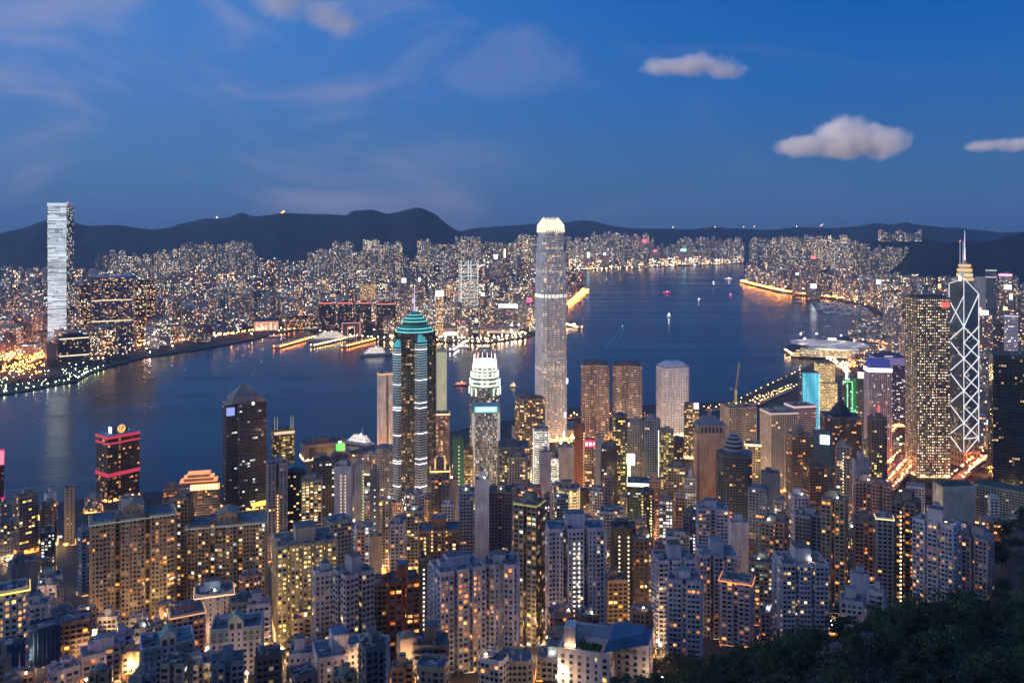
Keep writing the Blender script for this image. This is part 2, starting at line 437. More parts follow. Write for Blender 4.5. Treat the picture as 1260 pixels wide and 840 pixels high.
# twilight air
def build_haze():
    m = bpy.data.materials.new("haze"); m.use_nodes = True; t = m.node_tree
    t.nodes.remove(t.nodes['Principled BSDF'])
    v = nd(t, 'ShaderNodeVolumePrincipled', {'Color': (.46, .68, 1.0, 1), 'Density': HAZE, 'Anisotropy': .2})
    t.links.new(v.outputs[0], t.nodes['Material Output'].inputs['Volume'])
    x0, x1, y0, y1, z0, z1 = -16000, 16000, -300, 17500, -8, 760
    V = [(x, y, z) for z in (z0, z1) for y in (y0, y1) for x in (x0, x1)]
    o = profile_mesh("haze", V, [(0, 2, 3, 1), (4, 5, 7, 6), (0, 1, 5, 4), (1, 3, 7, 5), (3, 2, 6, 7), (2, 0, 4, 6)], m)
    stuff(o)
HAZE = 3.8e-5
build_haze()

# clouds, real vapour well above the haze
def cloud(label, px, py, D, w, h, lobes, dens, seed):
    c = at(px, py, D)
    bm = []
    me = bpy.data.meshes.new("cloud")
    import bmesh
    b = bmesh.new(); bmesh.ops.create_icosphere(b, subdivisions=3, radius=1); b.to_mesh(me); b.free()
    m = bpy.data.materials.new("cloud_vapour"); m.use_nodes = True; t = m.node_tree
    t.nodes.remove(t.nodes['Principled BSDF'])
    tcn = nd(t, 'ShaderNodeTexCoord'); P = tcn.outputs['Object']
    acc = None
    for (lx, lz, lr, lh) in lobes:
        d = vmath(t, 'SUBTRACT', P, (lx, 0, lz)); d = vmath(t, 'DIVIDE', d, (lr, .8, lh))
        ln = nd(t, 'ShaderNodeVectorMath', {0: d}, operation='LENGTH').outputs[1]
        v = mmath(t, 'SUBTRACT', 1.0, ln)
        acc = v if acc is None else mmath(t, 'MAXIMUM', acc, v)
    n = nd(t, 'ShaderNodeTexNoise', {'Vector': vmath(t, 'ADD', vmath(t, 'MULTIPLY', P, (w / h * .8, 1.2, 1.0)), (seed, seed * 2.3, 0)), 'Scale': 1.5, 'Detail': 6, 'Roughness': .6})
    v = mmath(t, 'ADD', acc, mmath(t, 'MULTIPLY_ADD', n.outputs[0], 1.5, -.78))
    v = nd(t, 'ShaderNodeMapRange', {0: v, 1: 0.0, 2: 1.0, 3: 0, 4: dens}, interpolation_type='SMOOTHSTEP').outputs[0]
    pv = nd(t, 'ShaderNodeVolumePrincipled', {'Color': (1, .96, .95, 1), 'Density': v, 'Anisotropy': -.3})
    t.links.new(pv.outputs[0], t.nodes['Material Output'].inputs['Volume'])
    me.materials.append(m)
    o = bpy.data.objects.new("cloud", me); COL.objects.link(o)
    o.location = c; k = D / F
    o.scale = (w * k * .5 * 1.15, w * k * .35, h * k * .5 * 1.25)
    tag(o, label, 'cloud', 'small dusk clouds')
cloud("large pinkish cloud puff with a flat base, above the right part of the harbour", 1034, 172, 12000, 154, 58, [(-.45, -.2, .55, .42), (.1, .1, .55, .8), (.5, -.1, .5, .65), (-.05, -.3, .95, .4)], .0085, 3)
cloud("flattened pinkish cloud high in the sky, up and left of the largest puff", 850, 82, 12000, 140, 46, [(-.35, 0, .5, .5), (.1, .15, .5, .5), (.5, -.2, .45, .4), (0, 0, .9, .45)], .0042, 8)
cloud("small thin cloud cut by the right edge of the sky", 1232, 180, 12000, 104, 34, [(-.3, 0, .6, .4), (.35, .1, .6, .55)], .005, 15)
cloud("broad ragged pinkish cloud at the top edge of the sky, left of centre", 372, 12, 12000, 150, 74, [(-.3, .2, .6, .6), (.35, -.1, .5, .5), (.6, -.4, .3, .4)], .0024, 21)
# ------------------------------------------------------------------ tower builder
WALL = dict(cream=(.46, .39, .28), beige=(.40, .34, .26), sand=(.36, .29, .20), white=(.62, .61, .64), lav=(.44, .44, .52), grey=(.28, .28, .29), pale=(.50, .49, .47),
            dark=(.055, .055, .06), black=(.03, .03, .034), brown=(.20, .125, .085), pink=(.46, .31, .26), rose=(.40, .25, .21), bluegrey=(.24, .29, .36), navy=(.04, .065, .105), redbrown=(.26, .10, .06),
            peach=(.58, .35, .24), teal=(.06, .26, .26), green=(.05, .16, .09), slate=(.14, .16, .19), tan=(.30, .22, .14), olive=(.16, .16, .11))
PAL = dict(pale=[(1, .66, .32), (1, .76, .44), (1, .86, .62)], warm=[(1, .33, .06), (1, .43, .10), (1, .54, .18), (1, .66, .32), (.95, .9, .78)],
           orange=[(1, .25, .03), (1, .33, .055), (1, .42, .10), (1, .54, .18)],
           gold=[(1, .52, .15), (1, .62, .22), (1, .74, .36)],
           white=[(1, .90, .72), (1, .95, .85), (.9, 1, .95)],
           yellow=[(1, .68, .16), (.95, .8, .26), (1, .58, .14)],
           mix=[(1, .40, .09), (1, .56, .2), (1, .8, .5), (.8, 1, .85), (1, .45, .13)])
def C(name, rough=.75): return (*WALL[name], rough)
def rect(w, d): return [(-w / 2, -d / 2), (w / 2, -d / 2), (w / 2, d / 2), (-w / 2, d / 2)]
def plan_pts(kind, w, d):
    a, b = w / 2, d / 2
    if kind == 'rect': return rect(w, d)
    if kind == 'cham':
        c = .16 * min(w, d); return [(-a + c, -b), (a - c, -b), (a, -b + c), (a, b - c), (a - c, b), (-a + c, b), (-a, b - c), (-a, -b + c)]
    if kind == 'notch':   # recess in the middle of every side
        n, e = .09 * w, .16 * d; m, f = .09 * d, .13 * w
        return [(-a, -b), (-n, -b), (-n, -b + e), (n, -b + e), (n, -b), (a, -b), (a, -m), (a - f, -m), (a - f, m), (a, m), (a, b), (n, b), (n, b - e), (-n, b - e), (-n, b), (-a, b), (-a, m), (-a + f, m), (-a + f, -m), (-a, -m)]
    if kind == 'wings':   # three bays parted by two deep dark slots
        e = .28 * d; s1, s2 = -.19 * w, .17 * w; g = .035 * w
        return [(-a, -b), (s1 - g, -b), (s1 - g, -b + e), (s1 + g, -b + e), (s1 + g, -b - .04 * d), (s2 - g, -b - .04 * d), (s2 - g, -b + e), (s2 + g, -b + e), (s2 + g, -b), (a, -b), (a, b), (-a, b)]
    if kind == 'comb':    # many shallow light wells along the front
        k = max(2, int(w / 7.5)); g, e = 1.1, min(4.0, d * .25); P = [(-a, -b)]
        for i in range(1, k):
            x = -a + w * i / k; P += [(x - g, -b), (x - g, -b + e), (x + g, -b + e), (x + g, -b)]
        m, f = .10 * d, 3.0
        return P + [(a, -b), (a, -m), (a - f, -m), (a - f, m), (a, m), (a, b), (-a, b), (-a, m), (-a + f, m), (-a + f, -m), (-a, -m)]
    if kind == 'cross':
        c, e = .27 * w, .27 * d
        return [(-a + c, -b), (a - c, -b), (a - c, -b + e), (a, -b + e), (a, b - e), (a - c, b - e), (a - c, b), (-a + c, b), (-a + c, b - e), (-a, b - e), (-a, -b + e), (-a + c, -b + e)]
    if kind == 'twin':
        n, e = .07 * w, .45 * d
        return [(-a, -b), (-n, -b), (-n, -b + e), (n, -b + e), (n, -b), (a, -b), (a, b), (-a, b)]
    if kind == 'bow':
        return [(-a, -b * .3)] + [(-a * cos(t), -b * .3 - b * .7 * sin(t)) for t in [pi * k / 8 for k in range(1, 8)]] + [(a, -b * .3), (a, b), (-a, b)]
    if kind == 'bay':     # two bowed bays either side of a recess
        P = []
        for s in (-1, 1):
            cx = s * .27 * w
            for k in range(6): t = pi * k / 5; P.append((cx - .23 * w * cos(t), -b * .55 - b * .45 * sin(t)))
        return P + [(a, -b * .4), (a, b), (-a, b), (-a, -b * .4)]
    if kind in ('oct', 'round'):
        n = 8 if kind == 'oct' else 20
        return [(a * cos(2 * pi * (k + .5) / n - pi / 2), b * sin(2 * pi * (k + .5) / n - pi / 2)) for k in range(n)]
    if kind == 'L':
        return [(-a, -b), (a * .2, -b), (a * .2, -b * .1), (a, -b * .1), (a, b), (-a, b)]
    if kind == 'star':
        P = []
        for k in range(16):
            r = 1.0 if k % 2 == 0 else .82
            t = 2 * pi * k / 16 - pi / 2; P.append((a * r * cos(t), b * r * sin(t)))
        return P
    return rect(w, d)

def facade(wall, pane, P0, P1, z0, z1, rng, style='grid', fh=3.1, bay=3.2, fw=.7, fhh=.55, lit=.15, pal='warm', strg=1.6, wc=(.4, .4, .4, .7), rowlit=0.0, collit=(), glassc=(.03, .036, .05, .12), lits=None, relief=1.0, blank=False, bandglow=None, faced=True):
    """one wall between two footprint corners: relief ledges and piers into `wall`, glass into `pane`; lit panes also listed in `lits`"""
    P0 = np.array([*P0, 0.0]); P1 = np.array([*P1, 0.0]); d = P1 - P0; Ln = np.linalg.norm(d)
    if Ln < 1e-3: return
    t = d / Ln; n = np.array((t[1], -t[0], 0.0)); up = np.array((0, 0, 1.0))
    wall.quads([[P0 + up * z0, P1 + up * z0, P1 + up * z1, P0 + up * z1]], wc)
    if Ln < 2.0 or not faced or style == 'blank' or blank: return
    mg = .35 if style != 'glass' else .1
    nb = max(1, int(round((Ln - 2 * mg) / bay))); bw = (Ln - 2 * mg) / nb
    nf = max(1, int((z1 - z0 - .8) / fh))
    zs = z1 - .8 - fh * (np.arange(nf) + 1)               # floor levels from the top down
    us = mg + bw * np.arange(nb)
    U, Z = np.meshgrid(us, zs); U = U.ravel(); Z = Z.ravel()
    ph = fh * fhh
    cf_ = np.array([1.0, .62, 1.0, .8, 1.1])[(np.arange(nb) * 3 + rng.randint(5)) % 5] if style in ('punch', 'grid') and nb > 2 else np.ones(nb)
    pw = (bw * np.minimum(fw * np.tile(cf_, nf), .94))
    ua = U + (bw - pw) / 2; ub = ua + pw; za = Z + (fh - ph) * .55; zb = za + ph
    off = .05
    bayc = np.zeros(nb, bool)
    if style in ('punch', 'grid') and nb > 3 and bay < 3.15 and Ln > 7: bayc[rng.randint(3)::3] = True
    offs = np.where(np.tile(bayc, nf), .95 if style == 'punch' else 1.15, .05)
    def pt(u, z, o): return P0 + np.outer(u, t) + np.outer(z, up) + (np.outer(o, n) if np.ndim(o) else n * o)
    if style == 'round':
        k = [(cos(a), sin(a)) for a in [2 * pi * (i + .5) / 8 for i in range(8)]]
        pw = pw.mean(); r = min(pw, ph) * .5; uc, zc = (ua + ub) / 2, (za + zb) / 2
        Q1 = np.stack([pt(uc + r * k[i][0], zc + r * k[i][1], .05) for i in (0, 1, 2, 3)], 1)
        Q2 = np.stack([pt(uc + r * k[i][0], zc + r * k[i][1], .05) for i in (3, 4, 7, 0)], 1)
        Q3 = np.stack([pt(uc + r * k[i][0], zc + r * k[i][1], .05) for i in (4, 5, 6, 7)], 1)
        Qs = [Q1, Q2, Q3]
    else:
        Qs = [np.stack([pt(ua, za, offs), pt(ub, za, offs), pt(ub, zb, offs), pt(ua, zb, offs)], 1)]
    m = len(U)
    pr = np.full((nf, nb), float(lit))
    if rowlit: pr = np.where(rng.rand(nf, 1) < rowlit, .75, pr * .6)
    for cpos in collit:
        j = int(cpos * nb) if cpos < 1 else nb - 1
        pr[:, min(j, nb - 1)] = .86
    flat = rng.rand(nf, (nb + 1) // 2) < pr[:, ::2] * .8
    L_ = ((rng.rand(nf, nb) < pr * .55) | (np.repeat(flat, 2, axis=1)[:, :nb] & (rng.rand(nf, nb) < .75))).ravel()
    pc = np.array(PAL[pal]); ci = rng.randint(0, len(pc), m)
    g = pc[ci] * (strg * (.10 + 1.6 * rng.rand(m) ** 2.0))[:, None]
    g[~L_] = 0
    gl = np.tile(np.array(glassc, float), (m, 1)); gl[:, :3] *= (.6 + .8 * rng.rand(m))[:, None]
    if style in ('punch', 'grid', 'balcony'):
        cu = rng.rand(m) < .16; gl[cu] = np.array((.17, .16, .15, .6)) * np.array((1, 1, 1, 1))
    gl[L_, :3] = (.2, .16, .1)
    if lits is not None and style != 'round':
        keep = ~L_
        pane.quads(Qs[0][keep], gl[keep], g[keep])
        for i in np.nonzero(L_)[0]:
            q = Qs[0][i]; f0 = rng.uniform(.35, .65); a0, a1 = q[0] + (q[1] - q[0]) * (f0 - .03), q[0] + (q[1] - q[0]) * (f0 + .03); b0, b1 = q[3] + (q[2] - q[3]) * (f0 - .03), q[3] + (q[2] - q[3]) * (f0 + .03)
            lits.append((np.array([[q[0], a0, b0, q[3]], [a1, q[1], q[2], b1]]), gl[i], np.array([g[i] * rng.uniform(.25, 1.25), g[i] * rng.uniform(.25, 1.25)])))
    else:
        for Q in Qs: pane.quads(Q, gl, g)
    def bands(u0, u1, z0_, z1_, dep, col, glow=(0, 0, 0)):
        o = np.ones(len(z0_)); A = lambda u, z, dd: pt(o * u, z, dd)
        wall.quads(np.stack([A(u0, z0_, dep), A(u1, z0_, dep), A(u1, z1_, dep), A(u0, z1_, dep)], 1), col, glow)
        wall.quads(np.stack([A(u0, z1_, dep), A(u1, z1_, dep), A(u1, z1_, 0), A(u0, z1_, 0)], 1), col, glow)
        wall.quads(np.stack([A(u0, z0_, 0), A(u1, z0_, 0), A(u1, z0_, dep), A(u0, z0_, dep)], 1), col)
        wall.quads(np.stack([A(u0, z0_, 0), A(u0, z0_, dep), A(u0, z1_, dep), A(u0, z1_, 0)], 1), col)
        wall.quads(np.stack([A(u1, z0_, dep), A(u1, z0_, 0), A(u1, z1_, 0), A(u1, z1_, dep)], 1), col)
    def piers(uc, wd, dep, col):
        o = np.ones(len(uc)); zt_, zb_ = z1 - .1, z0
        A = lambda u, z, dd: pt(u, o * z, dd)
        wall.quads(np.stack([A(uc - wd / 2, zb_, dep), A(uc + wd / 2, zb_, dep), A(uc + wd / 2, zt_, dep), A(uc - wd / 2, zt_, dep)], 1), col)
        wall.quads(np.stack([A(uc - wd / 2, zb_, 0), A(uc - wd / 2, zb_, dep), A(uc - wd / 2, zt_, dep), A(uc - wd / 2, zt_, 0)], 1), col)
        wall.quads(np.stack([A(uc + wd / 2, zb_, dep), A(uc + wd / 2, zb_, 0), A(uc + wd / 2, zt_, 0), A(uc + wd / 2, zt_, dep)], 1), col)
    eb = mg + bw * np.arange(nb + 1)
    for j in np.nonzero(bayc)[0]:
        u0, u1, dp, za_, zb_ = us[j] + bw * .06, us[j] + bw * .94, (.9 if style == 'punch' else 1.1), z0 + 4, z1 - 1.2
        A = lambda u, z, o: P0 + t * u + up * z + n * o
        wall.quads([[A(u0, za_, dp), A(u1, za_, dp), A(u1, zb_, dp), A(u0, zb_, dp)], [A(u0, zb_, dp), A(u1, zb_, dp), A(u1, zb_, 0), A(u0, zb_, 0)], [A(u0, za_, 0), A(u0, za_, dp), A(u0, zb_, dp), A(u0, zb_, 0)], [A(u1, za_, dp), A(u1, za_, 0), A(u1, zb_, 0), A(u1, zb_, dp)]], wc)
    zb0 = zs + .0
    if style == 'grid':
        bands(.05, Ln - .05, zb0 - .3, zb0 + .4, .32 * relief, wc); piers(eb[::(1 if fw < .66 else 2)], bw * (1 - fw) * .8, .5 * relief, wc)
    elif style == 'band':
        bands(.05, Ln - .05, zb0 - .35, zb0 + .85, .7 * relief, wc, bandglow or (0, 0, 0))
    elif style == 'pier':
        piers(eb, bw * (1 - fw) * .9, .6 * relief, wc)
    elif style == 'punch':
        if nb * nf:
            k = (rng.rand(m) < .5) & (offs < .1)                           # air-conditioner ledges below some windows
            u0, u1, zz = ua[k] + pw[k] * .1, ua[k] + pw[k] * .1 + .9, za[k] - .75
            cc = np.tile(np.array(wc), (k.sum(), 1)); cc[:, :3] *= (.5 + .6 * rng.rand(k.sum()))[:, None]
            wall.quads(np.stack([pt(u0, zz, .55), pt(u1, zz, .55), pt(u1, zz + .6, .55), pt(u0, zz + .6, .55)], 1), cc)
            wall.quads(np.stack([pt(u0, zz + .6, .55), pt(u1, zz + .6, .55), pt(u1, zz + .6, 0), pt(u0, zz + .6, 0)], 1), cc)
            wall.quads(np.stack([pt(u0, zz, 0), pt(u0, zz, .55), pt(u0, zz + .6, .55), pt(u0, zz + .6, 0)], 1), cc)
        bands(.02, Ln - .02, zb0[::1] - .12, zb0[::1] + .1, .12, wc)
    elif style == 'balcony':
        piers(eb[::2], bw * .22, .5, wc)
        for j in range(0, nb, 2):
            a, b = us[j] + bw * .06, us[j] + bw * (1.9 if j + 1 < nb else .94)
            cc = (wc[0] * 1.0, wc[1] * 1.0, wc[2] * 1.0, wc[3])
            bands(a, b, zb0 - .15, zb0 + .95, 1.25, cc)
    elif style == 'glass':
        piers(eb, .14, .12, (wc[0] * .8, wc[1] * .8, wc[2] * .8, .35)); bands(.02, Ln - .02, zb0 - .12, zb0 + .18, .1, (wc[0] * .8, wc[1] * .8, wc[2] * .8, .4))
    elif style == 'round':
        pass

NEAR = []            # (x0, x1, y, D) of the front rows
FOOT = []            # (x, y, r) of everything placed on the island, for the fillers and lamps
REG = []             # (thing, px, py, look, name) for labels
roof_cols = [(.14, .15, .17, .9), (.22, .22, .24, .9), (.10, .14, .17, .85), (.15, .13, .115, .9), (.10, .16, .22, .8)]
def roof_kit(root, pts, w, d, z, rng, kind, wc, big=1.0):
    """what stands on the roof: parapet, plant rooms, water tanks, masts - a mesh per part"""
    cx = sum(p[0] for p in pts) / len(pts); cyy = sum(p[1] for p in pts) / len(pts)
    mb = MB(); rc = roof_cols[rng.randint(len(roof_cols))]
    mb.poly([(*p, z) for p in pts], rc)
    n = len(pts); hh = 1.2
    ins = [((p[0] - cx) * .955 + cx, (p[1] - cyy) * .955 + cyy) for p in pts]
    Q = []
    for i in range(n):
        j = (i + 1) % n
        a, b, ia, ib = pts[i], pts[j], ins[i], ins[j]
        Q += [[(*a, z), (*b, z), (*b, z + hh), (*a, z + hh)], [(*a, z + hh), (*b, z + hh), (*ib, z + hh), (*ia, z + hh)], [(*ib, z), (*ia, z), (*ia, z + hh), (*ib, z + hh)]]
    mb.quads(Q, wc)
    # clutter of ducts and air handlers
    for k in range(int(11 * big + rng.randint(7))):
        x, y = rng.uniform(-.38, .38) * w, rng.uniform(-.38, .38) * d; s = rng.uniform(.5, 1.9); g = rng.uniform(.08, .4)
        mb.box(x - s, x + s * rng.uniform(.3, 1), y - s * .7, y + s * .7, z + .01, z + rng.uniform(.8, 2.2), (g, g, g * 1.06, .7))
    root = mb.build('roof', PAINT, root)               # what stands on the roof is part of the roof
    def room(x, y, ww, dd, h, col, nm='plant_room', glow=(0, 0, 0)):
        m = MB(); m.box(x - ww / 2, x + ww / 2, y - dd / 2, y + dd / 2, z + .02, z + h, col, glow)
        m.box(x - ww / 2 + .3, x + ww / 2 - .3, y - dd / 2 + .3, y + dd / 2 - .3, z + h, z + h + .5, rc)
        o = m.build(nm, PAINT, root); return o
    if kind in ('plant', 'tank', 'mast'):
        h = rng.uniform(3.5, 7) * big
        room(rng.uniform(-.1, .1) * w, rng.uniform(0, .15) * d, w * rng.uniform(.3, .5), d * rng.uniform(.35, .5), h, wc)
        if w > 14 and kind != 'mast': room(w * rng.uniform(-.32, -.22), d * .1, w * .16, d * .3, h * .6, wc)
    if kind == 'tank':
        for s in (-1, 1):
            m = MB(); x, y = s * .3 * w, .2 * d; r = min(1.8, w * .1)
            m.prism([(x + r * cos(2 * pi * k / 10), y + r * sin(2 * pi * k / 10)) for k in range(10)], z + .02, z + 3.2, (.3, .36, .42, .5)); m.build('water_tank', PAINT, root)
    if kind == 'core':
        room(0, 0, w * .34, d * .5, 9 * big, wc)
    if kind == 'mast':
        m = MB(); m.bar((0, .1 * d, z + 3), (0, .1 * d, z + 18 * big), .35, (.4, .4, .42, .5), r2=.12); m.build('antenna', PAINT, root)
    if kind == 'gable':
        m = MB(); a, b, h, e = w * .13, d * .34, 7 * big, 3.2 * big
        z += .02
        for s in (-1, 1):
            m.quads([[(s * a, -b, z), (s * a, b, z), (s * a, b, z + h), (s * a, -b, z + h)][::s], [(s * a * 1.1, -b * 1.08, z + h - .3), (s * a * 1.1, b * 1.08, z + h - .3), (0, b * 1.08, z + h + e), (0, -b * 1.08, z + h + e)][::s]], wc if False else (wc[0], wc[1], wc[2], .8))
            m.poly([(-a, s * b, z), (a, s * b, z), (a, s * b, z + h), (0, s * b, z + h + e), (-a, s * b, z + h)][::-s], wc)
        for k in (-1, 0, 1): m.quads([[(k * a * .5 - .5, -b - .04, z + 3), (k * a * .5 + .5, -b - .04, z + 3), (k * a * .5 + .5, -b - .04, z + 5), (k * a * .5 - .5, -b - .04, z + 5)]], (.05, .05, .06, .2))
        m.build('penthouse', PAINT, root)
    if kind == 'pyr':
        m = MB(); p = [((q[0] - cx) * .92 + cx, (q[1] - cyy) * .92 + cyy) for q in pts]
        t = [((q[0] - cx) * .3 + cx, (q[1] - cyy) * .3 + cyy) for q in pts]
        m.prism(p, z + .3, z + 10 * big, (wc[0] * .6, wc[1] * .6, wc[2] * .6, .6), top=t); m.build('pitched_roof', PAINT, root)
    if kind == 'dome':
        m = MB(); r = min(w, d) * .42; prev = None
        K = 7
        for k in range(K):
            a0, a1 = pi / 2 * k / K, pi / 2 * (k + 1) / K
            c0 = [(r * cos(a0) * cos(2 * pi * i / 14), r * cos(a0) * sin(2 * pi * i / 14)) for i in range(14)]
            c1 = [(r * cos(a1) * cos(2 * pi * i / 14), r * cos(a1) * sin(2 * pi * i / 14)) for i in range(14)]
            m.prism(c0, z + .2 + r * .8 * sin(a0), z + .2 + r * .8 * sin(a1), (.07, .09, .12, .3), top=c1, cap=(k == K - 1))
        m.build('dome', PAINT, root)

CATS = {'apartment_tower': 'apartment tower', 'office_tower': 'office tower', 'hotel_tower': 'hotel tower', 'apartment_block': 'apartment block', 'office_block': 'office block', 'low_building': 'building'}
def tower(name, look, x0, x1, y, D, style='grid', plan='rect', col='grey', ratio=.8, rot=0.0, fh=3.1, bay=3.2, lit=.14, pal='warm', strg=1.9, rowlit=0.0, collit=(), roof='plant', K=0, fw=.7, fhh=.55,
          zb=None, group=None, blank_side=False, glass=(.03, .036, .05, .12), relief=1.0, big=1.0, sides=None, wc=None, seed=None, bandglow=None, setback=None, roofw=None):
    rng = np.random.RandomState(int(x0 * 13 + y * 7 + D) % 100000 if seed is None else seed)
    pxc = (x0 + x1) / 2; az = atan2(gx(pxc, D), D)
    Wp = (x1 - x0) / F * D * cos(az)
    r = radians(rot); w = Wp / (abs(cos(r)) + ratio * abs(sin(r))); d = ratio * w
    if rot == 0: d = ratio * w
    X = gx(pxc, D + d * .4); Y = D + d * .4
    z1 = H - (y - YH) / F * (D + d * .25)
    if zb is None: zb = min(zt(X, Y), zt(X, Y - d)) - 4 if Y < 2300 else 3
    hgt = z1 - zb
    root = thing(name, look, CATS.get(name, name.replace('_', ' ')), (X, Y, zb), -az + r, group)
    wc = wc or C(col)
    pts = plan_pts(plan, w, d)
    wall, pane = MB(), MB(); lits = [] if K else None
    ca, sa = cos(-az + r), sin(-az + r); n = len(pts)
    view = np.array((-X, -Y)); view /= np.linalg.norm(view)
    tiers = [(pts, 0, hgt)]
    if setback:
        if isinstance(setback, tuple): setback = [(1.0, setback[1]), (setback[0], 1.0)]
        tiers, zp = [], 0.0
        for f_, fr in setback:
            tiers.append(([(p[0] * f_, p[1] * f_) for p in pts], zp, hgt * fr)); zp = hgt * fr
        topf = setback[-1][0]
    else: topf = 1.0
    for (P, za, zz) in tiers:
        for i in range(n):
            a, b = P[i], P[(i + 1) % n]
            ln = hypot(b[0] - a[0], b[1] - a[1])
            if ln < 1e-6: continue
            nx, ny = (b[1] - a[1]) / ln, -(b[0] - a[0]) / ln
            wx, wy = nx * ca - ny * sa, nx * sa + ny * ca
            faced = wx * view[0] + wy * view[1] > -.25
            st = style; side = abs(nx) > .8
            if sides and side: st = sides
            facade(wall, pane, a, b, za, zz, rng, st, fh, bay, fw, fhh, lit, pal, strg, wc, rowlit, collit if not side else (), glass, lits, relief, blank_side and side, bandglow, faced)
        if (za, zz) != (tiers[-1][1], tiers[-1][2]): wall.poly([(*p, zz) for p in P], roof_cols[1])
    wall.build('wall', PAINT, root)
    if lits:
        # the lit windows that show largest are parts of their own
        order = rng.permutation(len(lits)); order = sorted(order[:K * 2], key=lambda i: -lits[i][0][0, :, 2].mean())[:K]
        own = set(order)
        for i in range(len(lits)):
            Q, gcol, gg = lits[i]
            if i in own:
                c = Q.reshape(-1, 3).mean(0); m = MB(); m.quads(Q - c, gcol, gg); m.build('window', PAINT, root, c)
            else: pane.quads(Q, gcol, gg)
    if not pane.empty(): stuff(pane.build('window_panes', PAINT, root))
    tp = tiers[-1][0]
    roof_kit(root, tp, w * topf, d * topf, hgt, rng, roof, wc, big)
    # glowing strips added at the tower foot to light streets and neighbouring walls
    if Y < 2300 and style != 'blank' or (Y > 760 and Y < 1700):
        gm_ = [(1, .40, .10), (1, .52, .18), (1, .66, .32), (1, .30, .05)][rng.randint(4)]
        m = MB(); s = (2.2 if Y > 760 else .7) * rng.uniform(.4, 1.5); zz = 4.5
        hh = 4.5 if Y > 760 else 2.6; xx = -w * .5
        while xx < w * .5 - 1.5:
            xe = min(w * .5, xx + rng.uniform(1.2, 5)); m.box(xx, xe, -d * .5 - 1.2, -d * .5 - .9, zz, zz + hh * rng.choice([.12, .4, .7, 1]), (.3, .25, .2, .5), bottom=True); xx = xe
        gmat = glow_mat(gm_, round(s * 3.2) / 2 + .5); m.build('added_glow_strip', gmat, root)
        for sx in (-1, 1):
            m = MB(); yy = -d * .45
            while yy < d * .4:
                ye = yy + rng.uniform(1, 4); m.box(sx * (w * .5 + 1.0) - .15, sx * (w * .5 + 1.0) + .15, yy, ye, zz, zz + hh * rng.choice([.12, .4, .7, 1]), (.3, .25, .2, .5), bottom=True); yy = ye
            m.build('added_glow_strip', gmat, root)
    if Y < 900 and rng.rand() < .24:
        m = MB(); x0_, y0_ = w * rng.uniform(-.3, .3), -d * .3; m.bar((x0_, y0_, hgt), (x0_, y0_, hgt + 2.2), .08, (.3, .3, .3, .5)); m.build('lamp_pole', PAINT, root)
        m = MB(); m.box(x0_ - .28, x0_ + .28, y0_ - .28, y0_ + .28, hgt + 2.2, hgt + 2.7, (.4, .4, .4, .5), bottom=True); m.build('roof_lamp', glow_mat([(.85, 1, .92), (1, .6, .25), (1, .85, .6)][rng.randint(3)], 70), root)
    FOOT.append((X, Y, max(w, d) * .62)); REG.append((root, pxc, y, look, name)); NEAR.append((x0, x1, y, D))
    return dict(root=root, w=w, d=d, h=hgt, z1=z1, zb=zb, pts=tp, rng=rng)
def part(T, name, mb, mat=None, loc=None):
    return mb.build(name, mat or PAINT, T['root'], loc)
def panel(T, name, x0, x1, y, z0, z1, col, strength, label=None, sample=True, thick=.5):
    """a backlit sign or screen on the face y of a tower (local metres)"""
    m = MB(); m.box(x0, x1, y - thick, y, z0, z1, (.1, .1, .1, .5), bottom=True)
    o = m.build(name, glow_mat(col, strength, sample), T['root'])
    if label: o['label'] = label
    return o
def strokes(T, name, segs, y, r, col, strength, label=None, sample=False):
    """lettering / neon tubes: thin bars in the plane of a facade; segs = [(x0,z0,x1,z1)]"""
    m = MB()
    for a in segs:
        if len(a) == 4: m.bar((a[0], y, a[1]), (a[2], y, a[3]), r, (.1, .1, .1, .5))
        else: m.bar(a[:3], a[3:], r, (.1, .1, .1, .5))
    o = m.build(name, glow_mat(col, strength, sample), T['root'])
    if label: o['label'] = label
    return o
# ------------------------------------------------------------------ landmark towers
def frame_at(name, look, cat, pxc, D, zb=5.0, rot=0.0):
    az = atan2(gx(pxc, D), D); X = gx(pxc, D)
    root = thing(name, look, cat, (X, D, zb), -az + radians(rot))
    k = D * cos(az) / F
    REG.append((root, pxc, 0, look, name))
    return root, (lambda px: (px - pxc) * k), (lambda y: H - (y - YH) / F * D - zb)

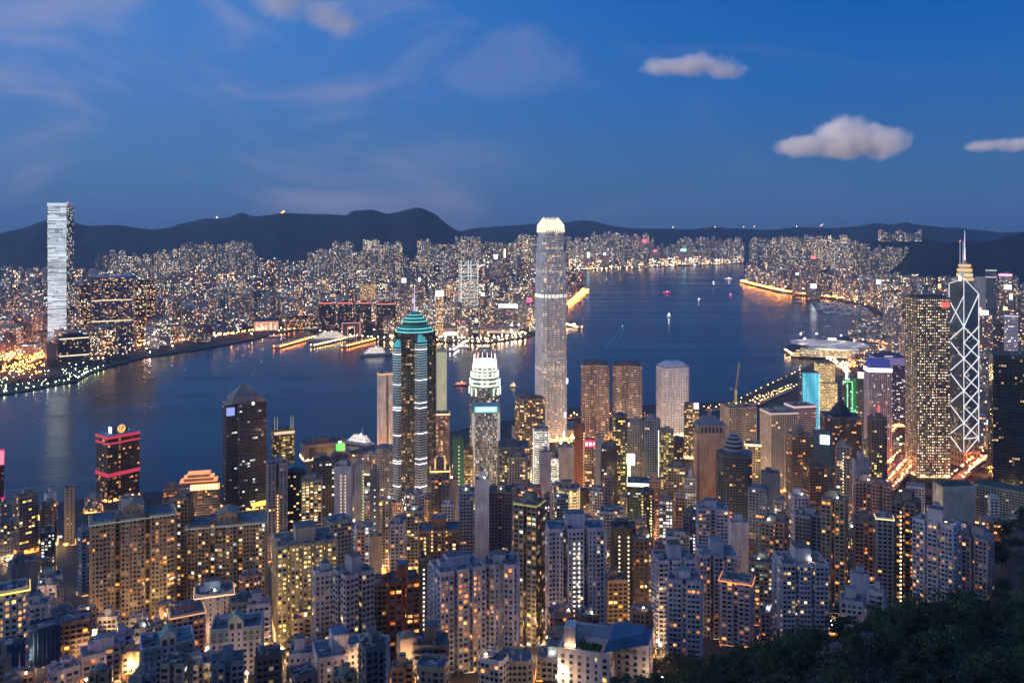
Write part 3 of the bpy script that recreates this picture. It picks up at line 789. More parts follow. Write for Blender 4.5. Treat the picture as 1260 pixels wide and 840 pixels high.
# the tallest tower across the water: its wide left face is one sheet of white light
def icc():
    T = tower('office_tower', 'tallest white glowing skyscraper across the harbour, standing alone above the far left hills', 58, 91, 254, 2880, 'glass', 'rect', 'dark', 1.0, -19, fh=4.3, bay=6, lit=.35, pal='white', strg=.9, roof='none', zb=3, fw=.9, fhh=.7, wc=(.10, .12, .15, .3))
    w, d, h, rng = T['w'], T['d'], T['h'], T['rng']; y0 = -d / 2
    m = MB(); nf = 108; fh = h / nf
    for i in range(nf):
        z = i * fh; x = -w / 2 + 2
        while x < w / 2 - 3:
            xe = min(w / 2 - 2, x + rng.choice([8, 14, 26, 60])); v = rng.choice([.26, .5, .68, .82, .98], p=[.12, .18, .25, .25, .20]) * (1 + .12 * sin(i * .21))
            if 58 < i < 66: v *= .6
            c = np.array((.80, .92, 1.0)) * v if i > 10 else np.array((.5, .7, 1.0)) * v
            m.quads([[(x, y0 - .4, z), (xe, y0 - .4, z), (xe, y0 - .4, z + fh * .86), (x, y0 - .4, z + fh * .86)]], (.3, .3, .3, .3), c); x = xe
    o = part(T, 'lit_facade', m); o['label'] = 'face lit in white and pale blue bands'
    m = MB()
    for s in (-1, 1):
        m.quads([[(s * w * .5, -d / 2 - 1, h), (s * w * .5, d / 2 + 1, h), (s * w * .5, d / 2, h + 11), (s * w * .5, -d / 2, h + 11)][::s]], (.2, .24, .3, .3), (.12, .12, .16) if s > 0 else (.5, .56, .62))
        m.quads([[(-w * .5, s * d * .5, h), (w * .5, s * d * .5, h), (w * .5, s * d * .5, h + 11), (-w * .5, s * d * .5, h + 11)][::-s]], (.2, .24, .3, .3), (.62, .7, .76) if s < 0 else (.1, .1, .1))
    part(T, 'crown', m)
    m = MB(); fl = [(-w / 2, -d / 2), (w / 2, -d / 2), (w / 2, d / 2), (-w / 2, d / 2)]
    m.prism([(p[0] * 1.16, p[1] * 1.16) for p in fl], 0, 34, (.12, .14, .17, .3), (.16, .2, .24), top=fl, cap=False); part(T, 'flared_base', m)
    panel(T, 'aviation_light', w * .3, w * .3 + 4, d * .1, h + 11, h + 15, (1, .1, .15), 4)
icc()
def wide_wave_block():
    T = tower('apartment_tower', 'wide dark blue apartment slab with two glowing belts, beside the tallest far tower', 111, 163, 341, 2860, 'grid', 'rect', 'navy', .35, 6, fh=4.6, bay=5, lit=.33, pal='gold', strg=1.6, roof='none', zb=3, wc=(.10, .12, .19, .5))
    w, h = T['w'], T['h']; m = MB(); n = 18
    for i in range(n):
        x0, x1 = -w / 2 + w * i / n, -w / 2 + w * (i + 1) / n; f = lambda x: 5 + 10 * (2 * x / w) ** 2
        m.quads([[(x0, -T['d'] / 2, h), (x1, -T['d'] / 2, h), (x1, -T['d'] / 2, h + f(x1)), (x0, -T['d'] / 2, h + f(x0))], [(x0, -T['d'] / 2, h + f(x0)), (x1, -T['d'] / 2, h + f(x1)), (x1, T['d'] / 2, h + f(x1)), (x0, T['d'] / 2, h + f(x0))]], (.2, .24, .36, .5), (.03, .05, .12))
    o = part(T, 'curved_roof', m)
    for zz in (.36, .66):
        m = MB(); m.box(-w / 2 - .5, w / 2 + .5, -T['d'] / 2 - 1.2, -T['d'] / 2 - .1, h * zz, h * zz + 4, (.3, .28, .2, .5), (1.1, .85, .5)); part(T, 'glowing_belt', m)
    m = MB(); m.box(-w / 2 - 14, w / 2 + 10, -T['d'] * .5 - 26, -T['d'] / 2 - 2, 0, 12, (.2, .18, .16, .6)); m.box(-w / 2 - 14.2, w / 2 - 20, -T['d'] * .5 - 26.4, -T['d'] * .5 - 26.1, 3, 9, (.3, .3, .25, .5), (2.2, 1.6, .8)); part(T, 'podium', m)
wide_wave_block()

# the nearer of the two tallest: pale shaft stepping in to a floodlit crown
def ifc_two():
    T = tower('office_tower', 'tallest island skyscraper, pale shaft with a brilliantly floodlit white crown, at the water edge', 656, 699, 284, 1540, 'grid', 'cham', 'pale', .98, 21, fh=4.2, bay=2.4, lit=.22, pal='gold', strg=1.7, rowlit=.14, roof='none', zb=5, fw=.55, fhh=.5, wc=(.80, .79, .78, .4), sides='blank',
              setback=[(1.0, .40), (.985, .78), (.94, .90), (.88, .97), (.80, 1.0)], relief=.8, glass=(.10, .10, .115, .15))
    w, d, h = T['w'] * .80, T['d'] * .80, T['h']
    for zf, br in ((.685, 1.0), (.345, .5), (.805, .25)):
        m = MB(); s_ = T['w'] * (.80 if False else 1.0) * (.992 if zf < .78 else .95) / (T['w'] * .80) ; BP = [(x * s_ * 1.012, y * s_ * 1.012) for x, y in T['pts']]
        m.prism(BP, h * zf, h * zf + (6 if br > .9 else 3), (.6, .58, .5, .5), (br * 1.0, br * .95, br * .82)); part(T, 'lit_floor_band', m)
    a = w / 2
    m = MB(); m.prism([(x * .92, y * .92) for x, y in rect(w, d)], h, h + 19, (.5, .48, .42, .6), (1.6, 1.5, 1.15), top=[(x * .62, y * .62) for x, y in rect(w, d)]); part(T, 'crown_core', m, glow_mat((1, .86, .58), 1.15))
    for s in range(4):
        for i in range(9):
            u = -a + (i + .5) * w / 9; q = abs(i - 4) / 4
            p0 = {0: (u, -a), 1: (a, u), 2: (u, a), 3: (-a, u)}[s]
            m = MB(); m.bar((*p0, h - 3), (p0[0] * .97, p0[1] * .97, h + 10), 1.0, (.6, .6, .55, .5)); m.bar((p0[0] * .97, p0[1] * .97, h + 10), (p0[0] * .68, p0[1] * .68, h + 25 - 5 * q), 1.0, (.6, .6, .55, .5), r2=.5)
            part(T, 'crown_fin', m, glow_mat((1, .90, .66), 1.25, False))
    for px_, z in ((.3, .03), (.35, .12), (.44, .28)):
        panel(T, 'floodlight', T['w'] * px_, T['w'] * px_ + 2, -T['d'] / 2 - 1, h * z, h * z + 9, (.85, .8, 1), 5)
    m = MB(); m.box(-60, 90, -20, 45, -1, 22, (.3, .28, .25, .6)); part(T, 'podium', m)
ifc_two()

# green-lit stepped tower with bright fins
def ifc_one():
    T = tower('office_tower', 'floodlit stepped tower with pale green glowing fins, directly behind the tower with the turquoise sign', 577, 616, 452, 1430, 'grid', 'oct', 'slate', .95, 0, fh=4.0, bay=2.8, lit=.2, pal='white', strg=1.2, roof='none', zb=5, wc=(.22, .27, .26, .4), setback=[(1, .74), (.95, .87), (.86, .95), (.76, 1)])
    w, h, rng = T['w'], T['h'], T['rng']
    g1 = (1.0, 1.0, .80)
    for k in range(16):
        t = 2 * pi * (k + .5) / 16
        for (f, z0, z1) in ((.505, .70, .78), (.485, .80, .875), (.44, .90, .955)):
            if rng.rand() < .72:
                m = MB(); p = (w * f * cos(t), w * f * sin(t)); m.bar((*p, h * z0), (*p, h * z1), 1.3, (.6, .6, .5, .5)); part(T, 'lit_fin', m, glow_mat((.9, 1, .78), 2.4, False))
    for zf in (.80, .845, .89, .925, .96):
        m = MB(); f = .49 - .10 * max(0, (zf - .82) / .16); n = 16
        m.prism([(w * f * cos(2 * pi * i / n), w * f * sin(2 * pi * i / n)) for i in range(n)], h * zf, h * zf + 3.4, (.5, .5, .45, .5), (.78, .84, .66)); part(T, 'lit_floor_band', m)
    m = MB(); m.prism([(w * .36 * cos(2 * pi * i / 12), w * .36 * sin(2 * pi * i / 12)) for i in range(12)], h, h + 12, (.6, .6, .55, .5)); part(T, 'crown_core', m, glow_mat((1, .95, .8), 2.4))
    for k in range(14):
        t = 2 * pi * k / 14; m = MB(); m.bar((w * .385 * cos(t), w * .385 * sin(t), h - 4), (w * .34 * cos(t), w * .34 * sin(t), h + 22), .9, (.6, .6, .55, .5), r2=.35); part(T, 'crown_fin', m, glow_mat((1, .9, .82), 2.8, False))
ifc_one()
def green_sign_tower():
    T = tower('office_tower', 'office tower with a glowing turquoise sign on top between two white corner piers', 580, 615, 499, 1215, 'grid', 'rect', 'slate', .75, 2, fh=3.9, bay=2.4, lit=.55, pal='white', strg=.8, roof='none', fw=.6, fhh=.62, wc=(.48, .47, .42, .6))
    w, d, h = T['w'], T['d'], T['h']
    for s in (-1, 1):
        m = MB(); m.box(s * w * .5 - (3.6 if s > 0 else 0) , s * w * .5 + (0 if s > 0 else 3.6), -d / 2 - 1.6, -d / 2 + 3, 0, h - 8, (.70, .68, .64, .6), (.26, .235, .18)); part(T, 'corner_pier', m)  # brightness of the lit piers put in as a glow of their own
    m = MB(); m.box(-w / 2, w / 2, -d / 2 - 1.4, d / 2, h - 8, h + 1, (.5, .5, .5, .6)); part(T, 'parapet', m)
    panel(T, 'lit_sign', -w * .40, w * .40, -d / 2 - 1.5, h - 6.5, h + 1.0, (.22, .9, .66), 1.6, 'glowing turquoise sign')
    m = MB()
    m.box(-w * .31, w * .31, -d / 2 - 2.4, -d / 2 - 2.05, h - 4.2, h - 1.2, (.6, .6, .6, .5)); part(T, 'sign_lettering', m, glow_mat((.85, 1, .95), 2.6, False))
green_sign_tower()

# star-shaped tower with stepped jade roof and needle
def jade_star():
    D = 1115; pxc = 510
    root, lx, lz = frame_at('office_tower', 'star-shaped dark tower with banded corners, a stepped jade roof and a needle', 'office tower', pxc, D + 25, 8)
    h = lz(407); a = (lx(535) - lx(483)) / 2; rng = np.random.RandomState(5)
    wall, pane = MB(), MB(); P = plan_pts('star', 2 * a, 2 * a)
    P = [(x * cos(.12) - y * sin(.12), x * sin(.12) + y * cos(.12)) for x, y in P]
    for i in range(len(P)):
        facade(wall, pane, P[i], P[(i + 1) % len(P)], 0, h, rng, 'grid', 3.8, 2.6, .72, .6, .3, 'gold', .75, (.10, .10, .095, .4), rowlit=.12, relief=.7)
    wall.build('wall', PAINT, root); stuff(pane.build('window_panes', PAINT, root))
    # banded corner bays with their own little jade tips
    for (p0, p1, ytop, yb) in ((484, 497, 424, 0), (508, 525, 418, 0)):
        xa, xb = lx(p0), lx(p1); xc = (xa + xb) / 2; yf = -a * (.98 if p0 > 500 else .80); yb_ = -a * .35; zt_ = lz(ytop)
        plan = [(xa, yb_), (xa, yf + 4), (xc, yf - 3), (xb, yf + 4), (xb, yb_)]
        m = MB(); m.prism(plan, 0, zt_, (.05, .06, .07, .3)); m.build('corner_bay', PAINT, root)
        nb = int(zt_ / 3.3); big_ = [(xc + (x - xc) * 1.03, y - .5) for x, y in plan]
        neon = {int(nb * f) for f in (.985, .80, .655, .50, .34)}
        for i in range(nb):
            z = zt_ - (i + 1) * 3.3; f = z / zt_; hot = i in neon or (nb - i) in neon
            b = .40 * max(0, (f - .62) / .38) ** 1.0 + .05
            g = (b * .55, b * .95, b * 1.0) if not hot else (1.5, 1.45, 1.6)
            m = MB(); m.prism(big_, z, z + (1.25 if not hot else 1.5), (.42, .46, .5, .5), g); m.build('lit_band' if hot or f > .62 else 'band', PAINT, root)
        top = MB()
        for k in range(3): s0, s1 = 1.05 - .32 * k, .95 - .32 * k; top.prism([(xc + (x - xc) * s0, yf + (y - yf) * s0 * .9) for x, y in plan], zt_ + 3.2 * k, zt_ + 3.2 * k + 3, (.08, .34, .36, .4), (.05, .32, .34), top=[(xc + (x - xc) * s1, yf + (y - yf) * s1 * .9) for x, y in plan])
        top.build('bay_roof', PAINT, root)
    # stepped roof: lit eaves, jade slopes and a glazed storey between
    zc = h; O_ = lambda r: [(x * r, y * r) for x, y in plan_pts('oct', 2 * a, 2 * a)]
    jade, dk, eave = ((.035, .26, .25, .35), (.003, .05, .046)), ((.03, .06, .06, .3), (.02, .025, .012)), ((.3, .5, .5, .4), (.30, .95, .85))
    for nm, r0, r1, dz, (cc, gg) in (('lit_eave', .96, .96, 1.0, eave), ('roof_tier', .92, .82, 3.4, jade), ('lit_eave', .83, .83, .8, eave), ('roof_tier', .80, .70, 3.4, jade), ('roof_storey', .60, .60, 4.6, dk), ('lit_eave', .64, .64, .9, eave), ('roof_tier', .60, .48, 3.2, jade), ('lit_eave', .48, .48, .8, eave), ('roof_tier', .44, .32, 3.2, jade), ('lit_eave', .31, .31, .7, eave), ('roof_tier', .28, .08, 4.0, jade)):
        m = MB(); m.prism(O_(r0), zc, zc + dz, cc, gg, top=O_(r1), bottom=True); m.build(nm, PAINT, root); zc += dz
    m = MB(); m.bar((0, 0, zc - 1), (0, 0, zc + 8), 2.2, (.5, .5, .6, .4), (.5, .45, .9), r2=1.1); m.bar((0, 0, zc + 8), (0, 0, lz(350)), .9, (.6, .6, .7, .4), (.75, .7, 1.15), r2=.35)
    for z in (14, 17, 20): m.bar((-2.4, 0, zc + z), (2.4, 0, zc + z), .5, (.6, .6, .7, .4), (.6, .5, 1.0))
    m.build('mast', PAINT, root)
    m = MB(); m.box(-a * 1.2, a * 1.3, -a * 1.2, a, -4, 16, (.4, .34, .25, .6), (.25, .17, .06)); m.build('podium', PAINT, root)
    FOOT.append((root.location.x, root.location.y, a * 1.3))
jade_star()

# tower of four triangular shafts laced with white light
def laced_tower():
    D = 1385; pxc = 1186
    root, lx, lz = frame_at('office_tower', 'knife-edged glass tower laced with white-lit diagonals and carrying twin masts', 'office tower', pxc, D, 6)
    xl, xr = lx(1167.5), lx(1204.5); s = (xr - xl) / 2
    Fp, Lp, Rp, Bp = (0, 0), (xl, s * 1.05), (xr, s * 1.0), (xr + xl, s * 2.05); Cp = ((xl + xr) / 2, s * 1.03)
    def shaft(P, zs):
        m = MB(); n = 3; gl = (.15, .16, .175, .12)
        m.quads([[(*P[i], 0), (*P[(i + 1) % n], 0), (*P[(i + 1) % n], zs[(i + 1) % n]), (*P[i], zs[i])] for i in range(n)], gl)
        m.poly([(*P[i], zs[i]) for i in range(n)], (.12, .13, .15, .1)); m.build('glass_shaft', PAINT, root)
    z = lz
    shaft([Fp, Cp, Lp], [z(402), z(376), z(402)]); shaft([Fp, Rp, Cp], [z(402), z(362), z(343)])
    shaft([Lp, Cp, Bp], [z(350), z(336), z(350)]); shaft([Rp, Bp, Cp], [z(364), z(352), z(343)])
    # mullions and lit offices
    rng = np.random.RandomState(4); m = MB()
    for P, Q in ((Lp, Fp), (Fp, Rp)):
        P_, Q_ = np.array(P), np.array(Q); t = (Q_ - P_); ln = np.linalg.norm(t); t /= ln; nn = np.array((t[1], -t[0]))
        for k in range(70):
            zz = 18 + k * 3.7
            if zz > z(405): break
            a0 = P_ + nn * .15; b0 = Q_ + nn * .15
            m.quads([[(*a0, zz), (*b0, zz), (*b0, zz + .7), (*a0, zz + .7)]], (.16, .18, .2, .3))
            for j in range(10):
                if rng.rand() < (.30 if zz < z(500) else .10):
                    u = rng.rand() * (ln - 4); c0, c1 = P_ + t * u + nn * .25, P_ + t * (u + rng.uniform(1.5, 4)) + nn * .25
                    m.quads([[(*c0, zz + .9), (*c1, zz + .9), (*c1, zz + 3.2), (*c0, zz + 3.2)]], (.1, .1, .1, .3), np.array((1, .72, .42)) * rng.uniform(.1, .6))
    stuff(m.build('window_panes', PAINT, root))
    lines = []
    ys = [559, 520, 480.5, 441, 402]
    P3 = lambda p, y, o=(0, -.8): (p[0] + o[0], p[1] + o[1], z(y))
    for i in range(4):
        ya, yb = ys[i], ys[i + 1]; ymid = (ya + yb) / 2
        ML, MR = ((Lp[0] + Fp[0]) / 2, (Lp[1] + Fp[1]) / 2), ((Rp[0] + Fp[0]) / 2, (Rp[1] + Fp[1]) / 2)
        for E in (Lp, Rp):
            lines += [(P3(Fp, ya), P3(E, ymid)), (P3(E, ymid), P3(Fp, yb))]
            lines += [(P3(E, ya if i else ymid), P3(Fp, ymid)), (P3(Fp, ymid), P3(E, yb))] if E is Rp else []
    lines += [(P3(Fp, 559), P3(Fp, 402)), (P3(Lp, 480), P3(Lp, 350)), (P3(Rp, 545), P3(Rp, 362)), (P3(Fp, 402), P3(Cp, 343)), (P3(Cp, 343), P3(Rp, 362)), (P3(Fp, 402), P3(Rp, 362)), (P3(Fp, 402), P3(Lp, 371)), (P3(Cp, 343), P3(Lp, 350)), (P3(Lp, 402), P3(Cp, 365))]
    for a, b in lines:
        m = MB(); m.bar(a, b, .72, (.8, .8, .85, .5)); m.build('light_line', glow_mat((.92, .95, 1.0), 1.2, False), root)
    for px_ in (1181.2, 1185.0):
        m = MB(); m.bar((lx(px_), Cp[1], z(345)), (lx(px_), Cp[1], z(297)), .9, (.6, .6, .65, .4), (.32, .32, .40), r2=.5); m.build('mast', PAINT, root)
    m = MB(); m.bar((lx(1180), Cp[1], z(297)), (lx(1182.5), Cp[1], z(296)), .9, (.3, .1, .1, .4)); m.build('aviation_light', glow_mat((1, .08, .12), 3), root)
    o = MB(); o.box(lx(1179.5), lx(1182.8), Cp[1] - 9, Cp[1] - 7, z(346), z(340), (.5, .5, .4, .5)); o.build('floodlight', glow_mat((1, .93, .7), 4), root)
    m = MB(); b0 = [(x * 1.0, y) for x, y in (Fp, Rp, Bp, Lp)]
    m.prism([(0, -2.5), (xr + 2, s), (xr + xl, s * 2.1), (xl - 2, s * 1.05)], -4, z(556), (.42, .30, .26, .6))
    for j in range(5):
        for (P, Q) in (((0, -2.5), (xr + 2, s)), ((xl - 2, s * 1.05), (0, -2.5))):
            P_, Q_ = np.array(P), np.array(Q); 
            for zz in (3, 13): c0, c1 = P_ + (Q_ - P_) * (j + .2) / 5, P_ + (Q_ - P_) * (j + .8) / 5; m.quads([[(c0[0], c0[1] - .3, zz), (c1[0], c1[1] - .3, zz), (c1[0], c1[1] - .3, zz + 6), (c0[0], c0[1] - .3, zz + 6)]], (.05, .04, .04, .2), (.12, .06, .03))
    m.build('podium', PAINT, root); FOOT.append((root.location.x, root.location.y, s * 2))
laced_tower()

def gold_square():
    T = tower('office_tower', 'big square tower covered in rows of warm lights, left of the white-laced glass tower', 1113, 1169, 366, 1330, 'grid', 'rect', 'brown', .85, 24, fh=4.3, bay=3.1, lit=.92, pal='pale', strg=2.7, roof='none', fw=.50, fhh=.34, wc=(.22, .185, .16, .4), glass=(.06, .05, .04, .2))
    w, d, h = T['w'], T['d'], T['h']
    m = MB(); m.box(-w / 2 + 4, w / 2 - 4, -d / 2 + 4, d / 2 - 4, h, h + 4, (.09, .09, .1, .6)); part(T, 'plant_room', m)
    panel(T, 'lit_sign', w * .24, w * .46, -d / 2 - .8, h - 14, h - 6, (1, .08, .06), 2.2, 'small red sign near the roof')
gold_square()
def far_gold_crown():
    D = 2550; root, lx, lz = frame_at('office_tower', 'slim tower with a gold-lit rounded crown and a pink-white spire, peeking out above the laced tower', 'office tower', 1187, D, 5)
    a = lx(1198) ; h = lz(344); tri = [(-a, -a * .8), (-a * .6, -a), (a * .6, -a), (a, -a * .8), (a * .3, a), (-a * .3, a)]; rng = np.random.RandomState(2)
    wall, pane = MB(), MB()
    for i in range(6): facade(wall, pane, tri[i], tri[(i + 1) % 6], 0, h, rng, 'pier', 4, 4, .5, .6, .12, 'white', .8, (.33, .36, .42, .4))
    wall.poly([(*p, h) for p in tri], (.2, .2, .2, .8)); wall.build('wall', PAINT, root); stuff(pane.build('window_panes', PAINT, root))
    for k, (s, y0, y1) in enumerate(((1.03, 345, 341.5), (.92, 340, 336), (.85, 334, 330), (.72, 328, 325))):
        m = MB(); m.prism([(x * s, y * s) for x, y in tri], lz(y0), lz(y1), (.5, .4, .2, .5), (.85, .52, .17) if k != 1 else (.8, .66, .36)); m.build('lit_crown_band', PAINT, root)
    m = MB(); m.prism([(x * .84, y * .84) for x, y in tri], h, lz(331), (.2, .19, .2, .5), (.12, .08, .04), top=[(x * .66, y * .66) for x, y in tri]); m.prism([(x * .66, y * .66) for x, y in tri], lz(331), lz(320), (.2, .19, .2, .5), (.1, .07, .05), top=[(x * .12, y * .12) for x, y in tri]); m.build('crown', PAINT, root)
    m = MB(); m.bar((0, 0, lz(322)), (0, 0, lz(308)), 3.6, (.8, .6, .8, .5), (1.3, .8, 1.3), r2=2.6); m.bar((0, 0, lz(308)), (0, 0, lz(284)), 2.2, (.8, .8, .85, .5), (.8, .78, .95), r2=.8); m.build('spire', PAINT, root)
far_gold_crown()

# pink twin tower with bowed faces
def pink_twins():
    for (x0, x1, yy, lk) in ((715, 750, 449, 'left one of two pink stone towers with bowed corners standing side by side at the water'), (753, 790, 450, 'right one of two pink stone towers with bowed corners standing side by side at the water')):
        T = tower('office_tower', lk, x0, x1, yy, 1560, 'band', 'bay', 'rose', .8, 0, fh=4.1, bay=2.7, lit=.13, pal='gold', strg=1.0, roof='plant', zb=5, fw=.9, fhh=.5, group='pink twin towers', wc=(.50, .38, .35, .5), relief=.7)
        w, d, h = T['w'], T['d'], T['h']
        m = MB(); m.prism([(x * .8, y * .8) for x, y in T['pts']], h, h + 6, (.12, .10, .10, .6)); part(T, 'plant_floor', m)
        for u in (-.18, .16):
            panel(T, 'lift_light', w * u, w * u + 1.2, -d * .42, h * .1, h * .38 if u < 0 else h * .62, (1, .8, .6), 1.2, sample=False)
pink_twins()
def porthole_tower():
    T = tower('office_tower', 'white tower with round porthole windows and a flat pyramid cap, at the water edge', 805, 850, 452, 1580, 'round', 'cham', 'white', .8, 24, fh=3.5, bay=3.3, lit=.055, pal='mix', strg=1.4, roof='none', zb=5, fw=.66, fhh=.66, wc=(.88, .86, .88, .6), glass=(.20, .20, .24, .25))
    m = MB(); h = T['h']; m.prism([(x * .97, y * .97) for x, y in T['pts']], h, h + 3, (.2, .19, .2, .6)); m.prism([(x * .97, y * .97) for x, y in T['pts']], h + 3, h + 11, (.7, .66, .7, .6), top=[(x * .55, y * .55) for x, y in T['pts']]); part(T, 'cap', m)
porthole_tower()

# red-edged ferry terminal tower
def red_band_tower():
    T = tower('hotel_tower', 'dark tower edged with two red neon belts and a round golden emblem on its roof', 118, 172, 533, 1205, 'glass', 'rect', 'brown', .75, 27, fh=3.5, bay=3.0, lit=.10, pal='orange', strg=1.1, roof='none', fw=.85, fhh=.7, wc=(.12, .085, .06, .35), collit=(.38,), glass=(.085, .055, .04, .15))
    w, d, h = T['w'], T['d'], T['h']
    for z0, z1 in ((-3.2, 0.4), (-11, -8.5), (-56, -51)):
        m = MB(); m.box(-w / 2 - .8, w / 2 + .8, -d / 2 - .8, d / 2 + .8, h + z0, h + z1, (.3, .03, .05, .5)); o = part(T, 'neon_belt', m, glow_mat((1, .05, .12), .62)); o['label'] = 'glowing red belt'
    m = MB(); m.box(-w / 2 - .2, w / 2 + .2, -d / 2 - .2, d / 2 + .2, h + 1.02, h + 1.3, (.22, .28, .33, .6)); part(T, 'roof', m)
    m = MB(); m.box(-w * .26, w * .24, -d * .22, d * .3, h + 1.3, h + 11, (.12, .13, .2, .6)); part(T, 'plant_room', m)
    m = MB(); m.prism([(w * .30 + 4.5 * cos(t), d * .1 + 4.5 * sin(t)) for t in np.linspace(0, 2 * pi, 12, endpoint=False)], h + 1.3, h + 1.9, (.2, .3, .3, .5)); part(T, 'helipad', m, glow_mat((.3, .6, .62), .7))
    # round emblem: a golden ring with a curl inside
    segs = []; cx, cz, R = w * .02, h + 7.0, 5.2
    for k in range(20):
        a, b = 2 * pi * k / 20, 2 * pi * (k + 1) / 20; segs.append((cx + R * cos(a), cz + R * sin(a), cx + R * cos(b), cz + R * sin(b)))
    for k in range(14):
        a, b = pi * .55 + 1.7 * pi * k / 14, pi * .55 + 1.7 * pi * (k + 1) / 14; segs.append((cx + 2.4 * cos(a), cz - .8 + 2.2 * sin(a), cx + 2.4 * cos(b), cz - .8 + 2.2 * sin(b)))
    segs += [(cx - 2.2, cz - .2, cx + .5, cz + 4.2)]
    m = MB(); m.prism([(cx + 5.4 * cos(t), cz + 5.4 * sin(t)) for t in np.linspace(0, 2 * pi, 20, endpoint=False)], 0, .6, (.35, .15, .05, .5), (.34, .10, .015))
    e = m.build('emblem_disc', PAINT, T['root'], (0, -d * .225, 0)); e.rotation_euler = (pi / 2, 0, 0)
    strokes(T, 'emblem', segs, -d * .225 - 1.0, .6, (1, .62, .22), 1.5, 'round golden emblem')
    m = MB(); m.box(-.5, .2, -6.5, 1.0, 0, 8.5, (.5, .6, .9, .5), bottom=True); e = m.build('lit_sign', glow_mat((.55, .68, 1), 3.2), T['root'], (-w * .27, 0, h + 2)); e['label'] = 'blue-white sign panel'
red_band_tower()
def edge_red():
    T = tower('office_tower', 'dark tower with red neon belts, cut by the left edge of the picture', -40, 5, 560, 1130, 'glass', 'rect', 'brown', .8, 0, fh=3.6, bay=3, lit=.12, pal='orange', strg=1.2, roof='plant', wc=(.14, .06, .05, .4))
    w, d, h = T['w'], T['d'], T['h']
    for z in (-3, -60):
        m = MB(); m.box(-w / 2 - .8, w / 2 + .8, -d / 2 - .8, d / 2 + .8, h + z, h + z + 4, (.3, .03, .05, .5)); part(T, 'neon_belt', m, glow_mat((1, .04, .08), 1.1))
    panel(T, 'lit_sign', w * .3, w * .5, -d / 2 - 1, h - 12, h + 6, (1, .1, .15), 3)
edge_red()

def gold_letter_hotel():
    T = tower('hotel_tower', 'hotel with a long glowing gold sign along its roof, near the left shore', 218, 271, 597, 1080, 'band', 'rect', 'tan', .6, -6, fh=3.3, bay=3, lit=.12, pal='orange', strg=1.3, roof='none', wc=(.34, .27, .22, .7))
    w, d, h = T['w'], T['d'], T['h']
    for k, s in enumerate((.92, .74, .55)):
        m = MB(); m.box(-w * .5 * s, w * .5 * s, -d * .3 * s + 3, d * .5, h + .02 + 4.4 * k, h + 4.4 * (k + 1), (.38, .24, .17, .7)); part(T, 'stepped_roof', m)
        m = MB(); m.box(-w * .5 * s - .4, w * .5 * s + .4, -d * .3 * s + 2.6, d * .5, h + 4.4 * (k + 1), h + 4.4 * (k + 1) + .7, (.3, .2, .12, .5)); part(T, 'neon_cornice', m, glow_mat((1, .36, .12), 1.3))
    m = MB(); m.box(-w * .16, w * .56, -d / 2 - 3, -d / 2 - 2.4, h - 2.5, h + 5, (.3, .2, .1, .5), bottom=True); o = part(T, 'sign_board', m, glow_mat((1, .40, .05), 1.5)); o['label'] = 'glowing gold sign board'
    rng = T['rng']; segs = []
    for k in range(8):
        x = -w * .135 + k * w * .088; q = w * .03
        for s in range(3): segs.append((x - q, h - 1.3 + s * 2.4, x + q, h - 1.3 + s * 2.4 + rng.uniform(-.4, .4)))
        for s in range(2): xx = x + (s - .5) * q * rng.uniform(.6, 1.6); segs.append((xx, h - 1.5, xx, h + 4.0))
    strokes(T, 'sign_lettering', segs, -d / 2 - 3.3, .5, (1, .80, .38), 3.6, 'bright gold characters')
gold_letter_hotel()
T = tower('low_building', 'small low building with an orange neon cornice beside the gold-sign hotel', 201, 219, 600, 1090, 'band', 'rect', 'rose', .8, 0, lit=.3, pal='orange', roof='plant')

def gable_tower():
    T = tower('office_tower', 'nearly black stepped tower under a pitched glass attic, alone against the dark water', 271, 331, 494, 1150, 'band', 'cross', 'black', .8, 14, fh=3.7, bay=3.2, lit=.07, pal='white', strg=1.0, roof='none', fw=.85, fhh=.5, wc=(.10, .09, .085, .5))
    w, d, h = T['w'], T['d'], T['h']; a = w * .36
    m = MB(); b = d * .34
    m.box(-a, a, -b, b, h + .02, h + 7, (.30, .27, .26, .5))
    m.prism(rect(2 * a, 2 * b), h + 7, h + 22, (.20, .18, .175, .4), top=[(-a * .25, -b * .1), (a * .25, -b * .1), (a * .25, b * .1), (-a * .25, b * .1)]); part(T, 'pitched_attic', m)
    for i in range(9):
        m = MB(); x = -a + 2 * a * i / 8; m.bar((x, -b - .3, h + 7), (x * .25, -b * .1 - .3, h + 22.2), .3, (.5, .45, .42, .5)); part(T, 'attic_rib', m)
    m = MB(); m.box(-w / 2 - .5, w / 2 + .5, -d * .24, d * .24, h - 1.5, h + 1.0, (.28, .28, .27, .5), (.03, .03, .02)); part(T, 'cornice', m)
    panel(T, 'lit_sign', -w * .5, -w * .30, -d * .25 - 1, h - 16, h - 5, (.35, .45, 1), .9, 'small blue and pink screen', sample=False)
    panel(T, 'floodlight', w * .08, w * .13, -d / 2 - 1, h - 2, h + 1.5, (1, .95, .7), 4)
    m = MB(); m.box(w * .05, w * .6, -d * .75, -d * .45, h * .08, h * .10, (.4, .35, .1, .5), (1.3, 1.0, .2)); part(T, 'lit_canopy', m)
gable_tower()
T = tower('office_tower', 'small tower with yellow-lit floors and slim aerials on its corners, beside the black attic tower', 333, 363, 528, 1210, 'band', 'cham', 'brown', .8, 10, fh=3.6, bay=3, lit=.4, pal='yellow', strg=1.2, roof='none', fw=.8, wc=(.20, .15, .10, .6))
for u in (-.42, -.30, .34, .44):
    m = MB(); m.bar((T['w'] * u, -T['d'] * .3, T['h']), (T['w'] * u, -T['d'] * .3, T['h'] + 17 + 6 * abs(u)), .5, (.6, .55, .45, .5), (.45, .38, .2), r2=.2); part(T, 'aerial', m)
